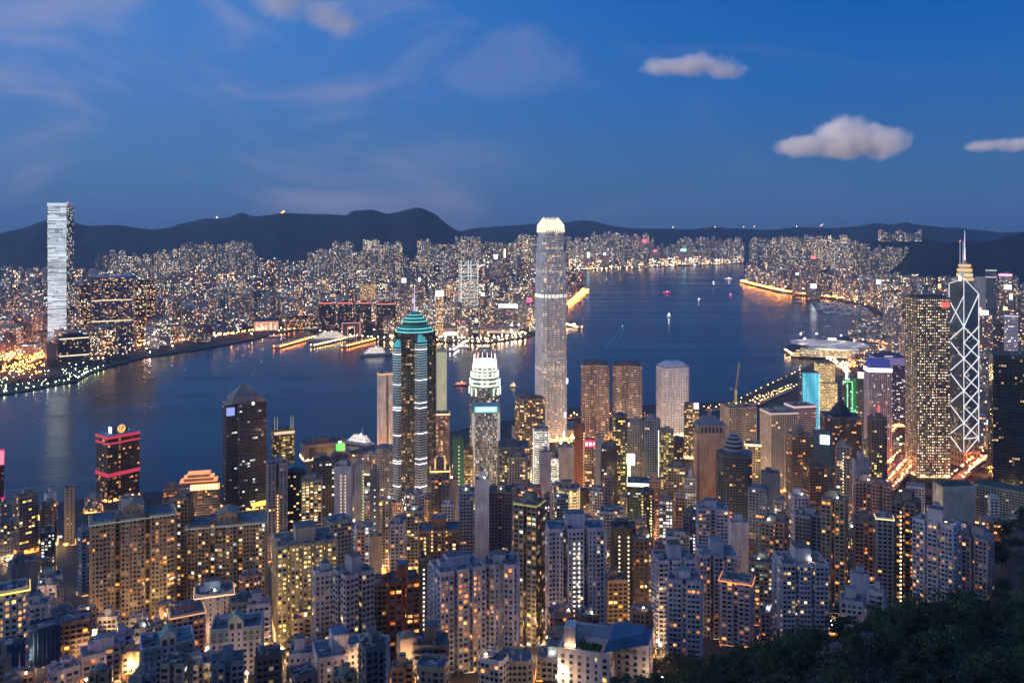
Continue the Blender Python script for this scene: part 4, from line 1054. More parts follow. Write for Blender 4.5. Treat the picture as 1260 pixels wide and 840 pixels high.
panel(T, 'crown_light', -T['w'] * .48, T['w'] * .48, -T['d'] / 2 - .6, T['h'] - 5, T['h'] - 1, (1, .75, .45), .9, sample=False)

# exhibition centre: winged shell roofs over a glazed hall
def winged_hall():
    D = 2640; root, lx, lz = frame_at('exhibition_hall', 'waterfront exhibition hall with layered wing-shaped pale roofs', 'exhibition hall', 1020, D, 4)
    m = MB(); m.box(lx(985), lx(1062), -60, 30, 0, 24, (.4, .36, .3, .5))
    rng = np.random.RandomState(9)
    for r in range(3):
        for i in range(36):
            x = lx(986) + i * (lx(1061) - lx(986)) / 36
            m.quads([[(x, -60.3, 3 + 7 * r), (x + 3.8, -60.3, 3 + 7 * r), (x + 3.8, -60.3, 8 + 7 * r), (x, -60.3, 8 + 7 * r)]], (.1, .1, .1, .3), np.array((1, .8, .48)) * rng.uniform(.2, 1.6))
    m.build('glazed_hall', PAINT, root)
    def shell(xa, xb, y0, y1, zc, zr, sweep, dz):
        V = MB(); nx, ny = 18, 8; Q = []
        f = lambda u, v: (xa + (xb - xa) * u, y0 + (y1 - y0) * v - sweep * (2 * u - 1) ** 2 * 10, zc + zr * (1 - (2 * v - 1) ** 2) * (.35 + .65 * sin(pi * min(1, max(0, u)))) + dz * (2 * u - 1) ** 2)
        for i in range(nx):
            for j in range(ny): Q.append([f(i / nx, j / ny), f((i + 1) / nx, j / ny), f((i + 1) / nx, (j + 1) / ny), f(i / nx, (j + 1) / ny)])
        V.quads(Q, (.72, .66, .62, .4)); V.quads([q[::-1] for q in np.asarray(Q) - (0, 0, 1.2)], (.5, .46, .42, .5)); V.build('roof_shell', PAINT, root)
    shell(lx(982), lx(1068), -20, 60, 30, 16, 1.5, 3); shell(lx(995), lx(1056), -72, 5, 25, 14, 1.5, 1); shell(lx(972), lx(1030), 20, 90, 26, 15, 1.0, 5)
    m = MB(); m.box(lx(1021), lx(1029), 20, 30, 44, 50, (.5, .5, .4, .5)); m.build('roof_floodlight', glow_mat((1, .9, .6), 4), root)
    m = MB(); m.box(lx(1002), lx(1050), -73.5, -72.5, 25, 29, (.5, .5, .4, .5)); m.build('eave_light', glow_mat((1, .85, .55), 1.6), root)
    for px_, yy, zz in ((990, -30, 52), (1005, 40, 60), (1020, -50, 56), (1035, 20, 60), (1050, -40, 54), (984, 70, 56), (1062, 30, 50)):
        m = MB(); m.box(lx(px_) - .8, lx(px_) + .8, yy - .8, yy + .8, zz, zz + 1.2, (.4, .4, .4, .5), bottom=True); m.build('roof_floodlight', glow_mat((1, .80, .55), 420), root)
    for k in range(3):
        m = MB(); m.box(lx(973) + k * 8, lx(985), -66 + 6 * k, -40, 0 + 7 * k, 5 + 7 * k, (.4, .3, .2, .5)); m.box(lx(973) + k * 8 - .3, lx(985), -66.4 + 6 * k, -66.1 + 6 * k, 2.5 + 7 * k, 5 + 7 * k, (.3, .3, .2, .5), (1.5, 1.0, .4)); m.build('lit_terrace', PAINT, root)
winged_hall()
# ------------------------------------------------------------------ the towers one can tell apart, front rows first
AT, OT, AB, OB = 'apartment_tower', 'office_tower', 'apartment_block', 'office_block'
def R_(*a, **k): return tower(*a, **k)
# ---- lower left
R_(AT, 'broad beige apartment tower with three bays, deep dark slots and a gabled roof house, left foreground', 111, 216, 634, 630, 'grid', 'wings', 'sand', .42, 3, fh=3.3, bay=2.6, lit=.13, pal='orange', strg=1.9, roof='gable', K=70, fw=.74, fhh=.5, collit=(), big=1.1)
R_(AT, 'dark narrow apartment tower with pale vertical fins, squeezed behind the broad beige gabled one', 213, 238, 612, 690, 'pier', 'rect', 'tan', 1.0, -18, lit=.10, roof='plant', collit=(.4,))
R_(AT, 'beige apartment tower with a gabled roof house and greenish lit window columns, second of the gabled pair', 231, 330, 641, 690, 'grid', 'wings', 'sand', .45, -4, fh=3.3, bay=2.6, lit=.07, pal='mix', strg=1.5, roof='gable', K=50, collit=(.62,))
R_(AT, 'cream lattice-faced apartment tower with a white roof house and yellow-lit light wells', 334, 415, 664, 560, 'grid', 'comb', 'cream', .7, 8, fh=3.0, bay=2.6, lit=.09, pal='yellow', strg=1.7, roof='core', K=50, collit=(.45, .55), fw=.62, fhh=.5)
R_(AT, 'dusky pink apartment tower with an aerial and few lights, left edge near the shore', 16, 47, 609, 920, 'band', 'rect', 'rose', .8, 22, lit=.10, pal='yellow', roof='mast', fw=.8)
R_(AT, 'slender beige windowless slab tower with a rounded top, on the left by the shore', 79, 92, 600, 960, 'punch', 'cham', 'cream', .8, 0, lit=.03, roof='none', fw=.3)
R_(AT, 'small white slab tower beside the slender beige rounded one, near the left shore', 54, 70, 607, 1010, 'blank', 'rect', 'white', .8, 20, lit=.2, roof='plant')
R_(AB, 'low tower of rounded white balconies with a yellow-lit roof terrace, at the left edge', -8, 34, 724, 470, 'band', 'bow', 'pale', .9, 0, fh=3.4, bay=4, lit=.42, pal='orange', strg=1.7, roof='none', K=20, relief=1.6)
R_(OB, 'dark plain office block behind the round-balconied one, at the left edge', 9, 47, 692, 640, 'blank', 'rect', 'slate', .8, 10, roof='plant')
R_(OB, 'pale floodlit low block with rows of white windows, left of the broad beige gabled tower', 48, 76, 708, 700, 'band', 'rect', 'pale', .8, 0, lit=.6, pal='white', strg=1.2, roof='plant')
R_(AT, 'blue-grey gridded apartment slab wedged left of the broad beige gabled tower', 96, 113, 651, 740, 'grid', 'rect', 'bluegrey', 1.0, 18, lit=.08, roof='plant')
R_(AT, 'slim dark tower with a column of white-lit windows, far left', 0, 17, 640, 860, 'punch', 'rect', 'slate', .9, 0, lit=.3, pal='gold', roof='plant')
R_(OB, 'small dark block with a strip of bright windows, far left below the pink tower', 50, 68, 655, 830, 'grid', 'rect', 'dark', .9, 0, lit=.35, pal='white', roof='tank')
R_(AB, 'lavender apartment block with a jade trellised gable, lower left, the left one of two', 171, 240, 788, 452, 'punch', 'rect', 'lav', .7, 4, lit=.05, roof='none', K=6, fw=.45, fhh=.5)
GAB1 = (171, 240, 788, 452)
R_(AB, 'lavender apartment block with a jade trellised gable, lower left, the right one of two', 259, 326, 768, 466, 'punch', 'rect', 'lav', .7, -6, lit=.06, roof='none', K=6, fw=.45, fhh=.5)
R_(AB, 'pinkish stepped apartment block under a curved lit parapet, between the two jade-gabled ones', 207, 252, 752, 520, 'band', 'rect', 'rose', .8, 6, lit=.16, pal='orange', roof='plant', K=10)
R_(AB, 'white round-fronted roof block with a glowing rim above the pinkish stepped block', 240, 287, 728, 545, 'punch', 'bow', 'lav', .8, 0, lit=.05, roof='plant', fw=.3)
R_(AB, 'dark terraced block of lit flats right of the glowing-rimmed one', 284, 318, 738, 545, 'band', 'rect', 'slate', .8, 0, lit=.3, pal='orange', roof='tank')
R_(AB, 'low white block with small lit windows in the bottom left corner', 57, 99, 822, 440, 'punch', 'rect', 'lav', .8, 12, lit=.3, pal='orange', roof='tank', K=8)
R_(AB, 'white-walled walk-up with two orange-lit stair slots, bottom left', 97, 151, 800, 455, 'punch', 'L', 'lav', .8, 6, lit=.12, pal='orange', roof='plant', K=8)
R_(AB, 'narrow tan block with warm windows left of the jade-gabled pair', 150, 172, 802, 460, 'grid', 'rect', 'tan', 1.0, 0, lit=.3, pal='orange', roof='plant', K=10)
R_(AB, 'building under construction wrapped in blue sheeting, lower left', 28, 74, 772, 500, 'pier', 'rect', 'navy', .8, 14, lit=0, glass=(.010, .045, .14, .8), bay=2.4, fw=.8, fhh=.8, roof='none', wc=(.010, .05, .16, .8))
R_(AB, 'unfinished brown floors with bare reinforcement between blue sheeting, lower left', 70, 113, 762, 520, 'band', 'rect', 'brown', .8, -6, lit=.08, pal='orange', roof='none', wc=(.17, .11, .09, .8))
R_(AB, 'low blue-sheeted site hoarding block at the bottom left edge', -4, 30, 792, 450, 'pier', 'rect', 'navy', .9, -8, lit=0, glass=(.012, .045, .12, .8), bay=2.4, fw=.8, fhh=.8, roof='none', wc=(.012, .05, .14, .8))
R_(AB, 'small dark roofed block in the bottom left corner', -5, 14, 812, 430, 'punch', 'rect', 'slate', .9, 0, lit=.1, roof='plant')
# ---- lower middle
R_(AT, 'tall dark blue glass apartment tower with a pale plant house, left of the red-brown one', 409, 461, 703, 500, 'glass', 'comb', 'navy', .9, 28, fh=3.2, bay=3, lit=.07, pal='gold', roof='core', K=20, wc=(.30, .34, .42, .5), sides='glass')
R_(AT, 'pale concrete slab joined to the left side of the dark blue glass apartment tower', 384, 412, 703, 520, 'punch', 'rect', 'lav', .8, 10, lit=.08, roof='plant', K=8)
R_(AT, 'narrow brown apartment tower between the dark blue glass tower and the red-brown one', 458, 476, 716, 525, 'band', 'rect', 'tan', 1.0, 0, lit=.14, roof='plant', K=10)
R_(AT, 'red-brown apartment tower glowing with orange windows', 474, 517, 712, 520, 'grid', 'comb', 'redbrown', .8, 8, fh=3.1, bay=3.2, lit=.36, pal='orange', strg=1.8, roof='core', K=60)
R_(AT, 'beige windowless slab with one lit window column, in front of the red-brown tower', 488, 514, 785, 450, 'blank', 'rect', 'beige', .8, 14, lit=.1, roof='pyr', fw=.3, big=.35)
R_(AB, 'dark tank-topped apartment block in the bottom middle, left of the white curved-balcony twins', 508, 552, 790, 450, 'band', 'rect', 'dark', .8, -4, lit=.08, pal='orange', roof='core', K=8, wc=(.12, .12, .14, .7))
R_(AT, 'white apartment tower with curved balconies, left half of the white twins in the front row', 527, 598, 697, 480, 'grid', 'comb', 'lav', .72, 20, fh=3.0, bay=2.7, lit=.12, pal='orange', strg=1.8, roof='tank', K=70, relief=2.0, fw=.72, fhh=.55, collit=(.05,))
R_(AT, 'white apartment tower with curved balconies, right half of the white twins in the front row', 596, 638, 692, 490, 'grid', 'bay', 'lav', .9, 0, fh=3.0, bay=2.6, lit=.16, pal='orange', strg=1.8, roof='tank', K=60, relief=2.0, fw=.74)
R_(AT, 'tall dark glass apartment tower with yellow-framed roof and many lit flats, centre front', 632, 671, 618, 570, 'glass', 'comb', 'dark', .9, -24, fh=3.2, bay=2.8, lit=.24, pal='mix', strg=1.6, roof='plant', K=70, wc=(.24, .22, .19, .5))
R_(AT, 'white slab apartment tower with a grey dotted stair core, right of the centre front', 670, 744, 648, 560, 'punch', 'wings', 'lav', .45, 8, fh=3.0, bay=2.7, lit=.10, pal='warm', strg=1.8, roof='core', K=60, fw=.6)
R_(AB, 'low white block with a blue metal roof and a small roof garden, in the bottom foreground right of centre', 686, 806, 794, 415, 'punch', 'L', 'lav', .7, -10, fh=3.1, bay=4, lit=.07, pal='yellow', roof='plant', K=10, fw=.42)
R_(AB, 'small brown terraced block lit at the roof, right of the white slab tower', 743, 773, 712, 610, 'band', 'rect', 'tan', .9, 12, lit=.12, pal='orange', roof='tank', K=10)
R_(AT, 'black apartment tower with two dotted columns of white stair windows', 751, 782, 648, 640, 'blank', 'cham', 'brown', .9, 0, roof='plant', wc=(.085, .07, .06, .6))
R_(AT, 'dark grey apartment tower with one dotted stair column, right of the black twin-dotted tower', 778, 803, 662, 620, 'grid', 'rect', 'brown', .9, 10, lit=.10, pal='orange', roof='plant', K=15, wc=(.13, .11, .09, .7), collit=(.93,))
R_(AT, 'white stepped apartment tower with a plain roof house, right of the dotted dark towers', 801, 856, 686, 560, 'balcony', 'comb', 'lav', .8, 14, fh=3.0, bay=2.6, lit=.10, pal='gold', roof='core', K=30)
R_(AT, 'pair of slim white apartment shafts with dark slots, in front of the plain roof house', 822, 862, 712, 520, 'balcony', 'twin', 'lav', .8, 0, fh=3.0, bay=2.8, lit=.16, pal='orange', roof='plant', K=30)
R_(AT, 'white gridded apartment tower with a boxy white roof house, above the wooded slope', 854, 908, 680, 600, 'punch', 'comb', 'lav', .8, 10, fh=3.0, bay=2.6, lit=.12, pal='orange', roof='core', K=40)
R_(AT, 'small white apartment tower with an orange-lit roof terrace, above the wooded slope', 887, 927, 712, 560, 'balcony', 'notch', 'lav', .8, -8, fh=3.0, lit=.20, pal='orange', roof='none', K=30)
R_(AB, 'beige low block with bright greenish windows right of the orange-lit roof terrace', 923, 951, 690, 640, 'punch', 'rect', 'beige', .8, 0, lit=.4, pal='mix', roof='plant', K=15)
# ---- lower right
R_(AT, 'white corner-bay apartment tower with a grey roof house, right foreground at the woods edge', 950, 1020, 690, 545, 'balcony', 'comb', 'lav', .75, 16, fh=3.0, bay=2.6, lit=.13, pal='gold', strg=1.7, roof='core', K=50, relief=1.5)
R_(AT, 'tall beige apartment tower with scattered warm lights, right behind the white corner-bay tower', 1010, 1044, 614, 650, 'punch', 'comb', 'sand', .9, -10, lit=.2, pal='orange', strg=1.7, roof='plant', K=40)
R_(AB, 'small stepped pale grey block with a tall stair slab at the woods edge', 1034, 1062, 738, 500, 'grid', 'rect', 'lav', .9, 0, lit=.06, roof='plant', K=5)
R_(AB, 'tall pale grey stair slab rising from the small stepped block at the woods edge', 1046, 1070, 706, 515, 'blank', 'rect', 'lav', .6, 8, roof='plant')
R_(AB, 'small pale balconied block right of the grey stair slab', 1068, 1089, 728, 505, 'balcony', 'rect', 'lav', .9, -6, lit=.08, roof='tank', K=5)
R_(AT, 'brick-pink apartment tower with stepped corners, right of the tall beige one', 1049, 1080, 640, 660, 'band', 'notch', 'rose', .9, 6, lit=.12, pal='orange', roof='tank', K=20)
R_(AT, 'grey slab apartment tower with vertical ribs and a floodlit roof corner', 1077, 1099, 636, 640, 'pier', 'rect', 'grey', .9, 6, lit=.04, roof='plant')
R_(AT, 'dark apartment tower with a bright column of lit kitchens, right of the ribbed grey slab', 1096, 1133, 616, 660, 'grid', 'comb', 'brown', .9, -14, lit=.12, pal='orange', strg=1.9, roof='plant', K=50, wc=(.20, .17, .14, .7), collit=(.5, .55))
R_(AT, 'wide white apartment tower with a dotted blind end wall, on the right above the trees', 1122, 1182, 642, 590, 'balcony', 'comb', 'lav', .55, -20, fh=3.1, bay=2.6, lit=.2, pal='orange', strg=1.8, roof='core', K=60)
R_(AT, 'dusky white apartment tower, rightmost of the row above the wooded slope', 1178, 1223, 660, 590, 'grid', 'comb', 'rose', .8, -16, fh=3.0, bay=2.6, lit=.16, pal='orange', strg=1.8, roof='tank', K=40, wc=(.42, .36, .38, .7))
R_(AT, 'slim glowing beige tower left of the brick-pink stepped one', 1040, 1053, 650, 720, 'grid', 'rect', 'cream', 1.0, 0, lit=.25, pal='gold', roof='plant')
R_(AT, 'pink twin-block apartment tower with banded corners, below the big gold-lit square', 1050, 1076, 592, 830, 'band', 'notch', 'rose', .9, 6, lit=.08, pal='orange', roof='tank', K=12, fh=3.3)
R_(AT, 'right block of the pink banded pair below the big gold-lit square', 1073, 1099, 596, 820, 'band', 'notch', 'rose', .9, -10, lit=.10, pal='orange', roof='tank', K=12, fh=3.3)
R_(AT, 'blank blue-grey slab tower with a small roof box, left of the pink banded pair', 1048, 1070, 566, 900, 'blank', 'rect', 'bluegrey', .8, 14, roof='core', wc=(.26, .27, .33, .6))
R_(AT, 'slim grey tower with a dotted stair column and a lit podium, near the white square screen', 1029, 1046, 548, 960, 'pier', 'rect', 'grey', .9, 0, lit=.05, roof='plant', collit=(.35,))
R_(AT, 'pale blue boxy apartment tower among low roofs, right of centre', 970, 995, 610, 780, 'punch', 'rect', 'lav', .9, 22, lit=.06, roof='plant')
R_(AB, 'terraced villa block with dark glass balconies, right of centre', 978, 1013, 634, 700, 'glass', 'L', 'slate', .8, -8, lit=.04, roof='plant', wc=(.36, .38, .44, .6))
R_(AT, 'brownish grey tower with a few lit flats, left of the terraced villa block', 947, 972, 640, 690, 'punch', 'rect', 'tan', .9, -8, lit=.1, pal='orange', roof='plant', K=8)
R_(AT, 'lavender tower with dark bay windows, left of the white cube block', 857, 896, 624, 760, 'balcony', 'notch', 'lav', .8, 4, lit=.15, pal='orange', roof='plant', K=10)
R_(AB, 'plain white cube-shaped block with two small windows, right of centre', 896, 921, 642, 740, 'blank', 'rect', 'white', .8, 12, roof='plant', wc=(.56, .55, .6, .7))
R_(AB, 'low blue-grey block with a pitched roof, below the dark dome-topped glass tower', 921, 946, 600, 860, 'grid', 'rect', 'bluegrey', .8, -12, lit=.08, roof='pyr', big=.4)
R_(OB, 'plain dark slate block with two white lamps, below the lattice office pair', 936, 960, 582, 930, 'blank', 'rect', 'slate', .9, 8, roof='plant')
R_(OB, 'small brown terraced block with lit strips, below the white square screen', 987, 1018, 574, 930, 'band', 'rect', 'brown', .8, 28, lit=.2, pal='orange', roof='plant')
# ---- middle distance, left of the harbour-front
R_(AT, 'grey slab tower with an orange-lit slot down its middle, left of the teal-roofed dark one', 327, 354, 570, 880, 'punch', 'twin', 'grey', .8, 6, lit=.04, pal='orange', roof='plant', fw=.4, wc=(.34, .31, .30, .7))
R_(AT, 'dark apartment tower under a curved teal roof', 353, 376, 578, 900, 'band', 'rect', 'dark', .9, 0, lit=.16, pal='gold', roof='none', wc=(.10, .08, .075, .6))
R_(AT, 'beige tower with lit light wells, right of the teal-roofed dark one', 371, 396, 590, 880, 'grid', 'notch', 'beige', .9, 0, lit=.08, pal='gold', roof='plant', collit=(.35,))
R_(AT, 'dark glass tower with a strip-lit edge, left of the white dotted tower', 385, 412, 567, 960, 'glass', 'rect', 'dark', .9, 0, lit=.12, pal='white', roof='plant', wc=(.09, .09, .1, .5), sides='glass')
R_(AT, 'white tower with two dotted columns of lamps from top to bottom', 411, 434, 573, 850, 'blank', 'rect', 'white', .9, -8, roof='plant', wc=(.56, .52, .54, .7))
R_(AT, 'blue-grey blank tower with a green-lit edge, right of the white dotted tower', 436, 448, 570, 960, 'blank', 'rect', 'bluegrey', 1.0, 0, roof='plant')
R_(AT, 'slim dark tower with sparse white lamps, left of the star-shaped one', 455, 467, 582, 900, 'blank', 'rect', 'slate', 1.0, 0, roof='core')
R_(AT, 'slim beige tower with a dotted stair column, left of the star-shaped one', 470, 482, 614, 830, 'punch', 'rect', 'beige', 1.0, 0, lit=.05, pal='gold', roof='core', collit=(.5,))
R_(OT, 'blue-grey gridded office block, left of the star-shaped one', 462, 485, 551, 1180, 'grid', 'rect', 'bluegrey', .9, 0, lit=.1, roof='pyr', big=.5)
R_(OT, 'tall plain beige slab with an orange-lit rim, left of the star-shaped one', 464, 487, 459, 1440, 'blank', 'twin', 'cream', .5, 12, roof='none', zb=5, wc=(.82, .77, .68, .7))
R_(OT, 'slender pale green-lit slab rising right of the star-shaped one', 538, 549, 431, 1420, 'pier', 'rect', 'pale', .8, 0, lit=.0, roof='core', zb=5, wc=(.50, .52, .40, .6))
R_(OT, 'pinkish tower with a gold-lit collar below the slender green-lit slab', 534, 553, 508, 1300, 'punch', 'notch', 'pink', .9, 0, lit=.06, pal='gold', roof='none', zb=5, collit=(.5,))
R_(AT, 'dark lattice tower with a gold-lit crown of small turrets', 530, 553, 577, 940, 'grid', 'notch', 'slate', .9, 0, lit=.10, pal='orange', roof='none', collit=())
R_(AT, 'white slim windowless tower right of the dark gold-crowned one', 554, 564, 590, 960, 'blank', 'rect', 'cream', .9, 0, roof='plant')
R_(OB, 'tower wrapped in green netting with a string of work lamps', 557, 571, 538, 1140, 'blank', 'rect', 'green', .9, 0, roof='none')
R_(OB, 'low gold-lit banded block beside the green-netted tower', 569, 582, 552, 1160, 'band', 'rect', 'tan', .9, 0, lit=.8, pal='gold', strg=1.2, roof='plant')
R_(AT, 'gridded grey-blue tower on the left of a tall concrete lift core', 563, 587, 604, 790, 'band', 'rect', 'bluegrey', .9, 6, lit=.05, roof='plant', wc=(.30, .33, .40, .6))
R_(AT, 'tall blank pale blue concrete lift core topped by a dark box', 584, 602, 590, 770, 'blank', 'rect', 'lav', .9, 0, roof='core', wc=(.42, .44, .52, .6))
R_(AT, 'dark blue glass tower on the right of the tall concrete lift core', 601, 631, 603, 790, 'glass', 'notch', 'navy', .9, -4, lit=.05, pal='orange', roof='plant', wc=(.10, .13, .18, .4), sides='glass')
R_(OT, 'brown lattice tower with a dotted core, behind the white curved-balcony twins', 516, 566, 650, 720, 'grid', 'wings', 'brown', .6, 0, lit=.05, pal='gold', roof='core', collit=(.45,))
R_(OT, 'grey office slab with a dotted edge, right of the turquoise-signed tower', 626, 649, 562, 1040, 'pier', 'rect', 'grey', .8, -8, lit=.05, pal='gold', roof='plant', collit=(.9,))
R_(OB, 'dark flat-roofed office block in front of the tallest island skyscraper', 612, 652, 548, 1130, 'band', 'rect', 'slate', .9, 4, lit=.4, pal='yellow', roof='plant')
R_(OT, 'brown banded office tower at the left foot of the tallest island skyscraper', 632, 672, 490, 1400, 'band', 'cham', 'tan', .8, 20, fh=3.8, lit=.32, pal='gold', roof='plant', zb=5, wc=(.26, .20, .15, .6))
R_(OT, 'tower with bright white wavy stripes, below the tallest island skyscraper', 656, 676, 527, 1200, 'band', 'bow', 'pale', .9, 6, lit=.3, pal='white', roof='plant', bandglow=(.75, .72, .60), zb=5)
R_(OB, 'grey blank slab left of a block with zigzag lit floors', 663, 678, 556, 1080, 'blank', 'rect', 'bluegrey', .8, 12, roof='plant', wc=(.32, .32, .38, .7))
R_(OB, 'block with zigzag white-lit floors, left of the pale blank block', 674, 688, 562, 1100, 'band', 'rect', 'cream', .9, -16, lit=.6, pal='white', roof='plant', bandglow=(.85, .78, .6))
R_(OB, 'pale beige windowless block with a lit roof edge, below the tallest island skyscraper', 686, 706, 550, 1100, 'blank', 'rect', 'cream', .8, 6, roof='plant', wc=(.52, .48, .42, .7))
R_(OB, 'stepped block wrapped in golden light, centre of the city', 687, 713, 600, 900, 'band', 'bow', 'cream', .9, 0, lit=.75, pal='gold', strg=1.8, roof='tank', bandglow=(.9, .62, .26))
R_(OT, 'dark red-brown slab with yellow dots down its edge, left of the red-signed tower', 706, 720, 523, 1220, 'blank', 'rect', 'redbrown', .8, 0, roof='plant', zb=4)
RED = R_(OT, 'office tower with a glowing red sign carrying three white characters', 719, 734, 541, 1150, 'band', 'rect', 'pink', .9, 0, fh=3.6, bay=3, lit=.15, pal='gold', roof='none')
R_(OT, 'grey blank slab right of the red-signed tower', 732, 743, 538, 1120, 'blank', 'rect', 'grey', .9, 0, roof='plant', wc=(.30, .31, .33, .7))
R_(OT, 'black glass tower right of the grey blank slab and red sign', 740, 759, 550, 1060, 'band', 'rect', 'black', .9, 0, lit=.05, pal='white', roof='none', wc=(.05, .05, .055, .5))
R_(OT, 'dark greenish tower with a small domed cap, behind a floodlit rooftop box', 753, 772, 512, 1150, 'band', 'cham', 'olive', .9, 8, lit=.35, pal='yellow', roof='dome')
R_(OT, 'grey gridded office tower with a pink-lit edge, below the pink twin towers', 772, 790, 518, 1230, 'grid', 'rect', 'grey', .9, 0, lit=.05, pal='mix', roof='plant')
R_(AT, 'slim pinkish tower with a rounded top, in front of the black glass tower', 742, 754, 585, 860, 'grid', 'cham', 'rose', 1.0, 0, lit=.03, roof='core')
R_(OT, 'dark green glass tower with a blazing white roof', 772, 799, 592, 960, 'glass', 'rect', 'green', .9, 0, lit=.05, pal='white', roof='none', wc=(.06, .10, .085, .4), glass=(.03, .06, .05, .1))
R_(AT, 'dark tower with two yellow dotted columns, right of the blazing white roof', 788, 803, 606, 880, 'punch', 'rect', 'dark', .9, 0, lit=.05, pal='yellow', roof='plant', collit=(.2, .8))
R_(AT, 'pinkish brown ribbed tower, left of the gold-fronted glass tower', 799, 813, 590, 950, 'pier', 'rect', 'rose', .9, 0, lit=.1, pal='orange', roof='core')
R_(OT, 'slanting-topped blue-grey slab, left of the white porthole tower', 793, 812, 516, 1150, 'pier', 'rect', 'bluegrey', .9, -14, lit=.02, roof='plant', zb=4)
GOLDFRONT = R_(OT, 'glass tower with gold-lit floors and a bright white line down its edge', 810, 829, 530, 1080, 'glass', 'rect', 'slate', .9, 0, lit=.6, pal='yellow', strg=1.0, roof='plant', wc=(.25, .25, .2, .4))
R_(OT, 'dark glass tower with a rounded barrel roof, below the white porthole tower', 826, 840, 540, 1130, 'band', 'rect', 'dark', .9, 0, lit=.2, pal='yellow', roof='dome', wc=(.07, .075, .08, .4))
R_(OT, 'dark office block with lit bands and a pink sign box, right of the white porthole tower', 842, 860, 497, 1420, 'band', 'rect', 'dark', .9, 0, lit=.4, pal='gold', roof='none', zb=5, wc=(.12, .11, .1, .5))
PEACH = R_(OT, 'big blank peach-coloured slab with a temple-like attic', 853, 893, 532, 1010, 'blank', 'rect', 'peach', .7, 10, roof='none')
DOME = R_(OT, 'dark blue glass tower stepping up to a ringed dome and spike', 880, 926, 560, 960, 'glass', 'cham', 'navy', .9, 6, lit=.08, pal='orange', strg=1.3, roof='none', wc=(.06, .085, .12, .3))
CR = R_(OT, 'lattice-faced office block with a construction crane on its roof', 886, 931, 500, 1330, 'grid', 'rect', 'cream', .8, 22, fh=3.6, bay=3.4, lit=.07, pal='gold', roof='plant', zb=5, fw=.58, fhh=.6, wc=(.50, .41, .32, .7), relief=1.4)
R_(OT, 'white lattice-faced office tower right of the crane-topped one', 935, 982, 506, 1240, 'grid', 'rect', 'cream', .85, 26, fh=3.6, bay=3.4, lit=.06, pal='gold', roof='plant', zb=6, fw=.58, fhh=.6, wc=(.56, .47, .40, .7), relief=1.4)
R_(OB, 'small ribbed tower with a brightly lit crown, left of the white lattice office tower', 917, 936, 545, 1140, 'pier', 'rect', 'beige', .9, 0, lit=.1, pal='gold', roof='none')
R_(OT, 'pink and white striped office tower behind the white lattice one', 965, 1004, 498, 1400, 'band', 'rect', 'pink', .8, 30, lit=.05, roof='none', zb=5, wc=(.62, .48, .50, .6), fw=.95, relief=1.3)
R_(OB, 'brown ribbon-windowed office block with a blank dark tower box, right of the white lattice one', 967, 1001, 535, 1060, 'band', 'rect', 'brown', .8, 20, lit=.08, pal='orange', roof='core', wc=(.24, .18, .14, .7))
SCREEN = R_(OT, 'dark teal slab carrying a small square white screen', 1000, 1024, 532, 1010, 'blank', 'rect', 'slate', .8, 0, roof='none', wc=(.06, .10, .12, .6))
DDOME = R_(OT, 'dark layered tower under a black conical dome, right of centre', 1008, 1060, 512, 1140, 'band', 'notch', 'dark', .9, 10, lit=.12, pal='orange', roof='none', wc=(.16, .14, .13, .5), relief=1.4)
LED = R_(OT, 'slab with a huge cyan video wall down its face, at the right waterfront', 983, 1008, 458, 1460, 'grid', 'rect', 'slate', .7, 16, lit=.15, pal='white', roof='none', zb=5)
R_(OT, 'stepped tower with rings of golden light and a blue-lit crown, behind the cyan video wall', 998, 1031, 446, 1640, 'band', 'cham', 'cream', .9, 10, lit=.6, pal='gold', strg=1.3, roof='none', zb=5, bandglow=(.75, .55, .24), setback=(.8, .72))
NEON = R_(OT, 'grey tower with a big green neon frame on its side', 1036, 1064, 464, 1480, 'pier', 'rect', 'grey', .9, -8, lit=.15, pal='white', roof='none', zb=5, wc=(.17, .18, .16, .6))
R_(OT, 'dark rounded glass tower with angled braces, below the blue-lit office slab', 1066, 1092, 515, 1080, 'glass', 'cham', 'dark', .9, 8, lit=.14, pal='yellow', roof='plant', wc=(.16, .14, .13, .4))
BLUE = R_(OT, 'pale ribbed office slab with a blazing blue-white roof band', 1063, 1097, 452, 1400, 'pier', 'rect', 'lav', .8, 16, lit=.12, pal='white', roof='none', zb=5, wc=(.50, .42, .48, .6), fw=.5)
PURP = R_(OT, 'wide purple-lit dark block behind the blue-banded slab', 1068, 1116, 438, 1660, 'band', 'rect', 'slate', .8, 16, lit=.22, pal='white', roof='plant', zb=5, wc=(.15, .12, .22, .5), sides='blank')
BLK = R_(OT, 'huge nearly black glass block at the right edge', 1214, 1285, 436, 1190, 'glass', 'rect', 'black', .7, 10, fh=4.0, bay=3.2, lit=.07, pal='gold', strg=1.1, roof='none', rowlit=.05, wc=(.05, .055, .065, .25), glass=(.012, .014, .018, .07))
WS = R_(OT, 'narrow white striped tower with a glowing edge, above the huge black block', 1236, 1252, 388, 1900, 'band', 'rect', 'white', .8, 0, lit=.2, pal='white', roof='none', zb=5, wc=(.56, .52, .58, .6), bandglow=(.12, .1, .14))
R_(OT, 'dark narrow tower left of the white striped one, far right', 1222, 1237, 398, 1950, 'pier', 'rect', 'slate', .8, 0, lit=.15, pal='mix', roof='plant', zb=5)
R_(OT, 'pale slab with a neon-lit top, far right beyond the laced glass tower', 1229, 1245, 337, 2700, 'punch', 'rect', 'pink', .8, 0, lit=.4, pal='white', roof='plant', zb=5)
R_(OT, 'plain white slab right of the laced glass tower', 1199, 1215, 341, 2900, 'blank', 'rect', 'white', .6, 0, roof='none', zb=5, wc=(.55, .54, .5, .7))
